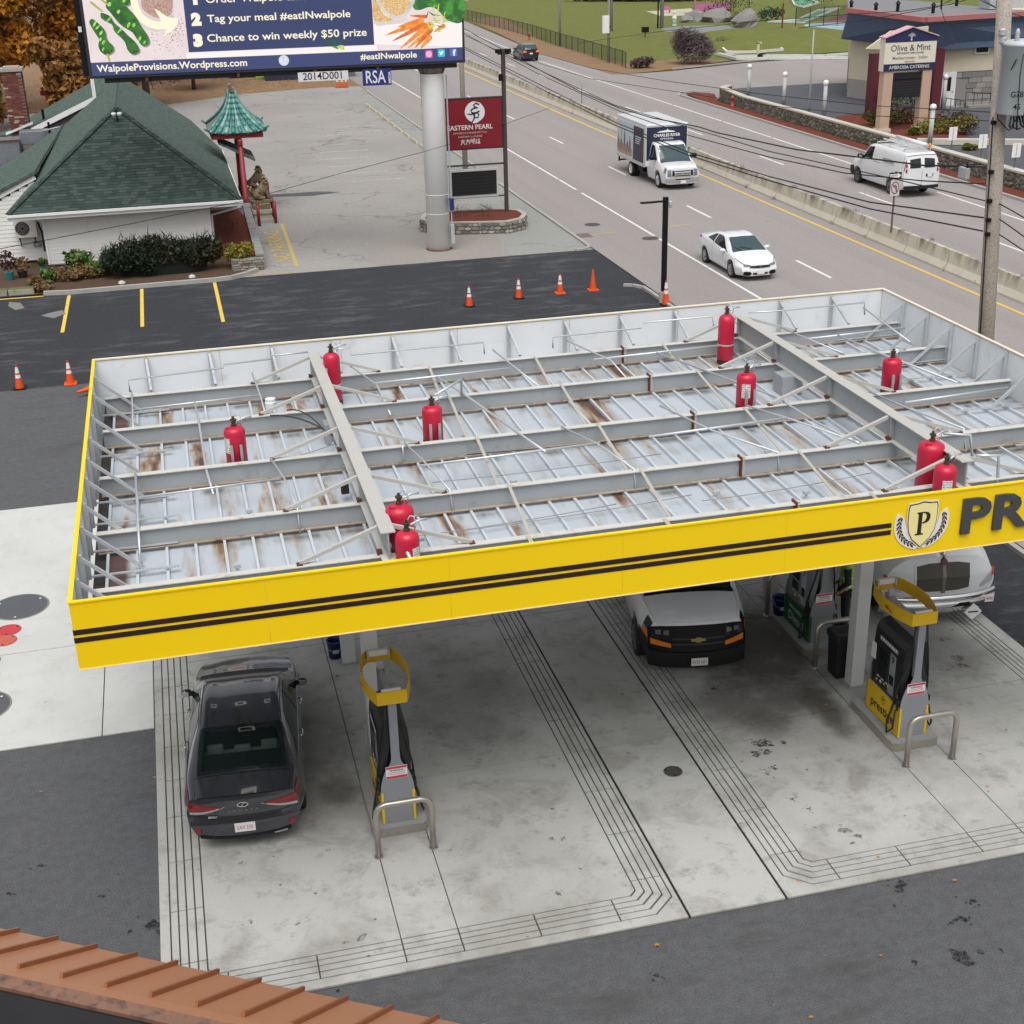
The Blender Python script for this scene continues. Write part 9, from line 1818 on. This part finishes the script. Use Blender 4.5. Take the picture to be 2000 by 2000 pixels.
rs2 = random.Random(31); sme = []; M_WST = [mat('wall_stone_'+n_, c_, .95, var=.3, scale=4, bump=.4, bscale=20) for n_, c_ in (('a', (.15, .14, .11)), ('b', (.10, .095, .08)), ('c', (.21, .19, .15)))]
for v in range(6):
 b = MB(); k = 6; P = [(cos(2*pi*j/k)*.5*rs2.uniform(.8, 1), sin(2*pi*j/k)*.5*rs2.uniform(.8, 1)) for j in range(k)]; b.add([(0, a, c) for a, c in P]+[(-.07, a*.75, c*.75) for a, c in P], [tuple(range(k, 2*k))[::-1]]+[((j+1) % k, j, k+j, k+(j+1) % k) for j in range(k)]); sme.append(b.mesh('stone', M_WST[v % 3]))
for i in range(240):
 y = 42+38*(i//3)/80+rs2.uniform(-.08, .08); ref('stone', sme[rs2.randrange(6)], rwl, (42.83-43.1+(-.0 if y < 62 else -.005*(y-60)), y-60, .16+.26*(i % 3)+rs2.uniform(-.07, .09)), (rs2.uniform(-.5, .5), 0, 0), (rs2.uniform(.4, 1), rs2.uniform(.25, .62), rs2.uniform(.16, .34)))
MB().bar((43.3, 56.0, .9), (48.5, 53.5, .9), .5, .3).build('branch_wall', M_CAPW, rwl)
for k, (x, y) in enumerate(((43.67, 80.8), (43.7, 74.8), (43.85, 68.9), (43.75, 55.4), (52.3, 68.6))):
 t = thing('globe_bollard', (x, y, .72), ('white globe bollard farthest up the wall', 'second white globe bollard from the far end', 'white globe bollard left of the sign bushes', 'white globe bollard right of the restaurant sign', 'white globe bollard near the restaurant steps')[k], 'bollard light', 'globe lights along the wall')
 MB().tube([(x, y, .72), (x, y, 2.65)], .13, 12).build('post', mat('bollard_grey', (.45, .45, .44), .7), t, smooth=True); MB().lathe((x, y), [(.06, 2.62), (.15, 2.70), (.19, 2.82), (.15, 2.95), (.05, 3.0)], 16).build('globe', M_PWHITE, t, smooth=True)
for k, (px, py, pb) in enumerate(((1858, 265, 293), (1916, 276, 309), (1981, 298, 328))):
 q = gp(px, pb, .93); t = thing('parking_sign', (q.x, q.y, .93), ('small white parking plate nearest the globe bollard', 'middle small white parking plate on the wall', 'rightmost small white parking plate on the wall')[k], 'parking sign', 'small plates on the wall'); MB().box(q.x-.03, q.x+.03, q.y, q.y+.04, .93, 2.0).build('post', MATS['rusty_post'], t); MB().box(q.x-.24, q.x+.24, q.y-.02, q.y-.002, 1.45, 2.15).build('plate', M_PWHITE, t); MB().box(q.x-.03, q.x+.03, q.y-.022, q.y-.0205, 1.5, 2.1).build('stripe', M_BOXG, t)
M_MANS = mat('mansard_blue', (.095, .135, .215), .85, var=.22, scale=3, fine=.3, fscale=20, bump=.4, bscale=14); M_CORAL = mat('coral_trim', (.42, .15, .15), .7, var=.12); M_CREAMW = mat('cream_wall', (.62, .56, .41), .7, var=.06); M_MAROON = mat('maroon_column', (.10, .012, .022), .6); M_BLOCK = [mat('block_a', (.27, .255, .24), .9, var=.15), mat('block_b', (.33, .31, .285), .9, var=.15), mat('block_c', (.22, .21, .20), .9, var=.15)]
rs_ = thing('hillside_restaurant', (56, 72, .72), 'cream restaurant with blue shingled mansard and coral roof trim', 'building')
C0 = gp(1821.7, 98, 4.5); E0 = gp(1642.4, 76, 4.7); R0 = gp(2060, 84, 4.5); C1, E1, R1 = gp(1807, 42, 6.4), gp(1657, 23, 6.6), gp(2060, 26, 6.4)
MB().slab([E0, C0, C1, E1], .2).build('mansard', M_MANS, rs_); MB().slab([C0, R0, R1, C1], .2).build('mansard', M_MANS, rs_)
for a, b in ((E1, C1), (C1, R1)): MB().bar(a+Vector((0, 0, .12)), b+Vector((0, 0, .12)), .5, .30).build('coral_trim', M_CORAL, rs_)
MB().slab([E1, C1, R1, R1+Vector((0, 18, 0)), E1+Vector((8, 16, 0))], .15).build('flat_roof', mat('roof_membrane', (.20, .20, .21), .9, var=.2), rs_)
yw = C0.y+.9; wx0, wx1 = C0.x+.6, C0.x+16; lw = (E0-C0).normalized(); ln = Vector((lw.y, -lw.x, 0)); ln = ln if ln.x > 0 else -ln
a, b = C0+ln*.8+lw*.3, E0+ln*.8-lw*.3
for z0_, z1_, m in ((.7, 2.0, M_BLOCK[1]), (2.0, 4.9, M_CREAMW)): MB().bar((a.x, a.y, (z0_+z1_)/2), (b.x, b.y, (z0_+z1_)/2), .3, z1_-z0_).build('side_wall', m, rs_)
MB().box(wx0, wx1, yw, yw+12, 2.95, 6.2).build('upper_wall', M_CREAMW, rs_); MB().box(wx0+.05, wx1, yw+.06, yw+12, .7, 2.95).build('lower_wall', M_BLOCK[0], rs_)
rb2 = random.Random(3)
for r_ in range(6):
 x = wx0-rb2.uniform(0, .4)
 while x < wx1-4:
  L = rb2.uniform(.6, 1.1); a, b = max(x, wx0), x+L-.03
  if not (b > 53.25 and a < 54.55 and r_ < 5): MB().box(a, b, yw+.0+rb2.uniform(-.02, .02), yw+.08, .76+r_*.36, 1.09+r_*.36).build('stone_block', rb2.choice(M_BLOCK), rs_)
  x += L
dx = xp(1847, 180, 54).x if False else yp(1847, 190, yw).x
MB().box(dx-.62, dx+.62, yw-.06, yw+.05, .74, 2.95).build('door_frame', M_TRIMW, rs_); dr = MB().box(dx-.50, dx+.50, yw-.09, yw-.061, .78, 2.86).build('door', M_PWHITE, rs_); MB().box(dx-.24, dx+.24, yw-.10, yw-.091, 1.75, 2.65).build('pane', M_SCREEN, dr); MB().box(dx+.36, dx+.42, yw-.13, yw-.091, 1.65, 1.72).build('handle', M_TRIMB, dr)
q = yp(1920, 82, yw-.1); fw_ = MB().box(q.x-.55, q.x+.55, yw-.12, yw-.002, q.z-.75, q.z+.65).build('window', M_TRIMW, rs_); MB().box(q.x-.45, q.x+.45, yw-.13, yw-.121, q.z-.65, q.z-.05).build('pane', M_SCREEN, fw_); MB().box(q.x-.45, q.x+.45, yw-.13, yw-.121, q.z+.02, q.z+.55).build('pane', M_SCREEN, fw_); MB().box(q.x-1.0, q.x+3, yw-.2, yw-.125, q.z+.66, q.z+.8).build('window_head', M_CREAMW, rs_)
for px, lb in ((1707, 0), (1823, 1)):
 q = yp(px, 150 if lb == 0 else 205, yw-1.2-1.2*(1-lb)); MB().box(q.x-.32, q.x+.32, q.y-.3, q.y+.3, .7, 4.6).build('porch_column', M_MAROON, rs_)
q = yp(1703, 75, yw-2.6); MB().slab([(q.x-.4, q.y, q.z-.6), (q.x+3.8, q.y, q.z-.9), (q.x+3.8, q.y, q.z+.6), (q.x+1.2, q.y, q.z+.4)], -.2).build('porch_gable', M_CREAMW, rs_)
st = thing('entrance_steps', (dx+1, yw-1, .72), 'grey stone steps and dark railing at the cream building door', 'steps')
for k in range(3): MB().box(dx-.9, dx+1.6, yw-.9-.3*k, yw-.13, .72, .98-.085*k if k else .77).build('step', M_BLOCK[0], st) if k == 0 else MB().box(dx+1.0, dx+3.2, yw-1.6+.3*k, yw-1.3+.3*k, .72, .72+.16*k).build('step', M_BLOCK[0], st)
for x0_, x1_, z0_ in ((dx-.9, dx+.9, 1.5), (dx+.9, dx+4, 1.75)): MB().bar((x0_, yw-1.0, z0_), (x1_, yw-1.0, z0_-.35), .05).build('handrail', M_FB, st); [MB().bar((x0_+(x1_-x0_)*k/5, yw-1.0, .75), (x0_+(x1_-x0_)*k/5, yw-1.0, z0_-.07*k), .03).build('baluster', M_FB, st) for k in range(6)]
shrub('creeper', (dx+4.6, yw-.6, .72), 1.1, .5, 1.3, [MATS['dry_brown'], MATS['twig_dark']], 120, 'brown creeper and shrub against the stone wall by the pole', 500, .2)
for i, (px, py) in enumerate(((1662, 20), (1753, 22), (1710, 25), (1822, 26), (1868, 12))): q = gp(px, py, 6.5); t = thing('roof_vent', q, ('small dark vent at the far left roof edge', 'small dark vent above the coral trim', 'small dark vent left of middle on the flat roof', 'small dark vent over the mansard corner', 'small dark vent far back on the flat roof')[i], 'roof vent'); MB().tube([q, q+Vector((0, 0, .5))], .12, 8).build('pipe', M_TRIMB, t); MB().lathe((q.x, q.y), [(.2, q.z+.5), (.05, q.z+.7)], 8).build('cowl', M_TRIMB, t)
q = gp(1960, 14, 6.5); t = thing('roof_unit', q, 'dark rooftop equipment box behind the utility pole', 'roof unit'); MB().box(q.x-1.5, q.x+2, q.y-.6, q.y+.8, 6.45, 7.6).build('case', M_BOXG, t); MB().box(q.x-1, q.x+.2, q.y-.65, q.y-.6, 6.6, 7.3).build('louvre', M_TRIMB, t)
# pylon sign of the hillside restaurant
os_ = thing('monument_sign', (45.0, 61, .74), 'cream and navy gabled restaurant sign on two tan posts', 'sign'); M_TAN = mat('post_tan', (.50, .35, .26), .8, var=.08); M_NAVY3 = mat('sign_deep_navy', (.020, .022, .085), .5); M_SCREAM = mat('sign_cream', (.70, .66, .54), .5, var=.03)
for x in (43.78, 46.32): MB().box(x-.30, x+.30, 60.75, 61.3, .74, 4.25).build('post', M_TAN, os_); MB().box(x-.40, x+.40, 60.65, 61.4, .72, .95).build('post_base', M_CAPW, os_)
cab = MB().box(43.38, 46.72, 60.7, 61.3, 4.25, 6.12).build('cabinet', M_SCREAM, os_); g = MB(); g.add([(x, y, z) for y in (60.7, 61.3) for x, z in ((43.38, 6.121), (46.72, 6.121), (45.05, 6.66))], [(0, 1, 2), (5, 4, 3), (0, 3, 4, 1), (1, 4, 5, 2), (2, 5, 3, 0)]); g.build('gable', M_NAVY3, os_)
for a, b in (((43.30, 6.14), (45.05, 6.70)), ((45.05, 6.70), (46.80, 6.14))): MB().bar((a[0], 61, a[1]), (b[0], 61, b[1]), .75, .06).build('coping', mat('coping_pink', (.60, .38, .40), .6), os_)
F = frame((.05, -.301, 0), (1, 0, 0), (0, 0, 1)); O = -.74
flat([(-1.67, 4.25+O), (1.67, 4.25+O), (1.67, 4.66+O), (-1.67, 4.66+O)], F, M_NAVY3, 'band', cab, .002, .004).location.z = -(4.25-.74)*0; flat([(-1.67, 5.86+O), (1.67, 5.86+O), (1.67, 6.13+O), (-1.67, 6.13+O)], F, M_NAVY3, 'band', cab, .002, .004)
for s_, sz, z, m, b_ in (('AMBROSIA CATERING', .265, 4.45, M_SCREAM, .002), ('Olive & Mint', .50, 5.52, M_NAVY3, .0), ('RESTAURANT AND LOUNGE', .135, 5.24, M_NAVY3, .002), ('Mediterranean - Indian', .25, 4.98, mat('sign_grey', (.2, .19, .19), .5), .001), ('508.668.2010', .12, 4.76, M_PRED, .001)): text(s_, sz, m, 'lettering', cab, F @ Matrix.Translation((0, z+O, .007)), .002, b_)
rt = random.Random(6); text_tree = MB()
def limb(x, y, a, L, d):
 x2, y2 = x+cos(a)*L, y+sin(a)*L; w_ = .012*d; text_tree.add([F @ Vector((x-w_, y, .009)), F @ Vector((x+w_, y, .009)), F @ Vector((x2+w_*.6, y2, .009)), F @ Vector((x2-w_*.6, y2, .009))], [(0, 1, 2, 3)])
 if d == 1:
  text_tree.add([F @ Vector((x2+a_, y2+b_, .009)) for a_, b_ in ell(0, 0, .028, .022, 6)], [tuple(range(6))]); return
 for k in (-1, 0, 1) if d > 2 else (-1, 1): limb(x2, y2, a+k*rt.uniform(.4, .75), L*.72, d-1)
limb(.0, 5.93+O, pi/2, .16, 4); text_tree.build('tree_emblem', M_SCREAM, cab, local=True)
bd = MB().box(44.12, 45.98, 60.82, 61.2, 2.70, 4.12).build('letter_board', mat('board_black', (.015, .015, .017), .4), os_); MB().box(44.08, 46.02, 60.80, 60.819, 3.72, 3.78).build('board_rail', M_TRIMB, os_)
for k in range(6): MB().box(44.2, 45.9, 60.808, 60.8185, 2.85+k*.15, 2.862+k*.15).build('track', mat('reader_track2', (.05, .05, .055), .4), os_)
for k, (x, y, rx, rz, m, lb) in enumerate(((48.2, 67.5, 2.1, 1.7, [leafmat('mugo', (.012, .030, .014), (.03, .055, .025))], 'large dark green pine behind the restaurant sign'), (45.3, 63.6, 1.3, .8, [MATS['spirea_green'], MATS['twig_dark']], 'brownish green bush left of the sign posts'), (46.6, 63.8, 1.2, .8, [TW1[1], MATS['dry_brown']], 'dark brown bush between the sign posts'), (46.3, 59.4, 1.1, .75, M_YG, 'yellow-green bush in front of the right sign post'), (47.6, 58.6, 1.2, .85, [TW1[1], MATS['spirea_yellow']], 'brown and yellow bush beside the globe bollard'), (44.9, 59.2, .5, .4, M_YG, 'small yellow bush at the left sign post'), (48.4, 60.5, 1.3, .9, [TW1[1], MATS['spirea_green']], 'dull brown bush right of the sign'), (45.0, 53.2, .45, .25, M_YG, 'tiny yellow plant on the wall by the parking plates'))): shrub('sign_bush', (x, y, .74), rx, rx*.8, rz*.7, m, 130+k, lb, 900, .16)
# ================================================================ FAR LEFT: AUTUMN WOODS, BINS, CONTAINER
AUT = [leafmat('leaf_gold', (.42, .20, .012), (.68, .36, .022)), leafmat('leaf_orange', (.36, .13, .012), (.52, .22, .025)), leafmat('leaf_brown', (.20, .09, .025), (.32, .16, .045)), leafmat('leaf_crimson', (.14, .016, .012), (.27, .04, .025)), leafmat('leaf_olive', (.10, .085, .02), (.17, .14, .035))]
TR = [(-8, 88, 13, 4.6, (0, 1), 'golden tree right of the chimney top'), (-3.5, 92, 14, 4.6, (0, 1, 2), 'orange-gold tree beside the billboard edge'), (-14, 90, 13, 4.8, (3, 3, 2), 'deep crimson tree behind the chimney'), (-11, 100, 17, 5, (1, 2), 'tall russet tree behind the crimson one'), (-5, 103, 18, 5, (2, 1, 0), 'tall bronze tree with bare limbs near the billboard'), (-18, 98, 17, 5.4, (1, 4), 'tall olive-orange tree at the left picture edge'), (1, 100, 15, 4.6, (2, 1), 'brown tree hidden partly by the billboard'), (-22, 86, 12, 4.6, (0, 4), 'yellow-olive tree at the far left'), (-10, 80, 6, 3, (2, 4), 'low brown scrub tree behind the restaurant roof'), (-4, 84, 6, 2.8, (2, 3), 'low russet scrub tree behind the restaurant ridge'), (5, 112, 9, 3.6, (2, 4), 'brown scrub tree under the middle of the billboard'), (0, 118, 14, 5, (2, 1), 'dark bronze tree far behind the billboard'), (-16, 112, 18, 5.5, (0, 1), 'far golden tree filling the gap above the crimson one')]
for i, (x, y, h, r, ms, lb) in enumerate(TR): tree('autumn_tree', (x, y, -.05), h, r, [AUT[k] for k in ms], 200+i, lb, 5200, .46, 'autumn trees behind the restaurant')
rl = random.Random(77); b = MB()
for i in range(3500):
 x, y = rl.uniform(-16, 20), rl.uniform(101, 124)
 if y < 108+.0*x:
  if x > 4 and y < 103+(x-2)*.45: continue
 s_ = rl.uniform(.05, .12); a = rl.uniform(0, 6); b.mi = rl.randrange(3); b.add([(x+cos(a)*s_, y+sin(a)*s_, .02), (x+cos(a+2)*s_, y+sin(a+2)*s_, .035), (x+cos(a+4)*s_, y+sin(a+4)*s_, .06)], [(0, 1, 2)])
tag(b.build('leaf_drift', [AUT[2], AUT[1], MATS['dry_brown']]), 'drift of brown fallen leaves along the far lot edge', 'leaves', kind='stuff')
for k, (px, py, lb) in enumerate(((340, 170, 'brown bramble thicket below the billboard, left'), (420, 165, 'brown bramble thicket below the billboard, middle'), (300, 185, 'reddish bramble behind the green roof ridge'))): p = gp(px, py-10); shrub('bramble', (p.x, p.y, 0), 3.0, 1.8, .8, [TW1[1], MATS['leaf_brown']], 230+k, lb, 800, .22, 'needle')
p = gp(515, 152); t = thing('clothing_bin', (p.x, p.y, 0), 'lime green donation bin under the billboard edge', 'bin'); MB().box(p.x-.75, p.x+.75, p.y-.5, p.y+.5, 0, 1.9).build('body', mat('bin_lime', (.33, .55, .05), .5), t, bevel=.05); MB().box(p.x-.45, p.x+.45, p.y-.52, p.y-.501, .6, 1.5).build('notice', M_PWHITE, t)
for x0, x1, lb in ((11.6, 14.6, 'dark blue dumpster behind the far lot'), (16.6, 19.8, 'grey gated enclosure behind the far cones')):
 t = thing('dumpster', ((x0+x1)/2, 117, 0), lb, 'dumpster'); m = mat('dumpster_navy', (.02, .03, .06), .6) if x0 < 15 else mat('enclosure_grey', (.13, .13, .13), .7); MB().box(x0, x1, 116, 118, 0, 1.5).build('body', m, t); MB().box(x0-.05, x1+.05, 115.95, 118.05, 1.5, 1.6).build('lid', m, t); [MB().box(x0+.3+k*.5, x0+.36+k*.5, 115.94, 115.999, .1, 1.4).build('rib', m, t) for k in range(5)]
t = thing('container', (9, 120, 0), 'long white container behind the trees under the billboard', 'container'); MB().box(8.6, 14.4, 120, 122.4, .1, 2.4).build('box', M_PLWHITE, t); MB().box(8.5, 14.5, 119.9, 122.5, 2.4, 2.5).build('roof', M_PWHITE, t)
# ================================================================ STORE ROOF UNDER THE CAMERA
M_COP = mat('copper_brown_metal', (.47, .215, .115), .38, .1, var=.05, scale=2, dirt=((.3, .12, .06), 5, .62, .3)); M_SEAM = mat('seam_brown', (.30, .11, .045), .4, .1)
e0 = gp(33, 1826, 3.6); e1 = gp(675.5, 1959.6, 3.6); ud = (e1-e0).normalized(); nd = Vector((ud.y, -ud.x, 0)); nd = nd if nd.y < 0 else -nd
sr = thing('store_roof', (e0.x, e0.y, 0), 'brown standing-seam metal roof edge of the store in the foreground', 'roof'); sp_ = (e1-e0).length/8; RUN, RISE = 1.12, .70
sd2 = (nd*RUN+Vector((0, 0, RISE))); sN = ud.cross(sd2).normalized(); sN = sN if sN.z > 0 else -sN
for k in range(-6, 16):
 a = e0+ud*sp_*k; b = a+ud*(sp_-.004); MB().slab([a, b, b+sd2, a+sd2], .03).build('roof_pan', M_COP, sr)
 q = e0+ud*sp_*k; MB().bar(q-sd2*.012+sN*.036, q+sd2*.97+sN*.036, .03, .075).build('standing_seam', M_SEAM, sr)
a = e0-ud*sp_*6; b = e0+ud*sp_*16; top = sd2
MB().slab([a+top, b+top, b+top+nd*.16+Vector((0, 0, .09)), a+top+nd*.16+Vector((0, 0, .09))], .03).build('ridge_flashing', M_COP, sr)
t2_ = top+nd*.16+Vector((0, 0, .09)); MB().slab([a+t2_, b+t2_, b+t2_+nd*.14, a+t2_+nd*.14], .04).build('parapet_cap', mat('weathered_cap', (.20, .105, .07), .7, var=.3, scale=6, dirt=((.04, .03, .03), 7, .5, .8)), sr)
q = e0+ud*sp_*1.05+t2_; MB().bar(q+nd*.0+Vector((0, 0, .012)), q+nd*.16+Vector((0, 0, .012)), .17, .02).build('patch_strip', MATS['weathered_cap'], sr)
t3 = t2_+nd*.14; MB().slab([a+t3, b+t3, b+t3+nd*.25-Vector((0, 0, .5)), a+t3+nd*.25-Vector((0, 0, .5))], .04).build('membrane_upstand', mat('roof_membrane_black', (.014, .014, .016), .6, var=.3), sr)
t4 = t3+nd*.25-Vector((0, 0, .5)); MB().slab([a+t4, b+t4, b+t4+nd*14, a+t4+nd*14], .1).build('flat_roof', MATS['roof_membrane_black'], sr)
MB().slab([a-sd2*.01, a-sd2*.01-Vector((0, 0, .16)), b-sd2*.01-Vector((0, 0, .16)), b-sd2*.01], .02).build('eave_fascia', M_SEAM, sr); wa, wb = a+nd*.5, b+nd*.5
MB().slab([wa+Vector((0, 0, -.2)), wa-Vector((0, 0, 3.6)), wb-Vector((0, 0, 3.6)), wb+Vector((0, 0, -.2))], .2).build('store_wall', mat('store_wall', (.45, .42, .36), .8, var=.1), sr)
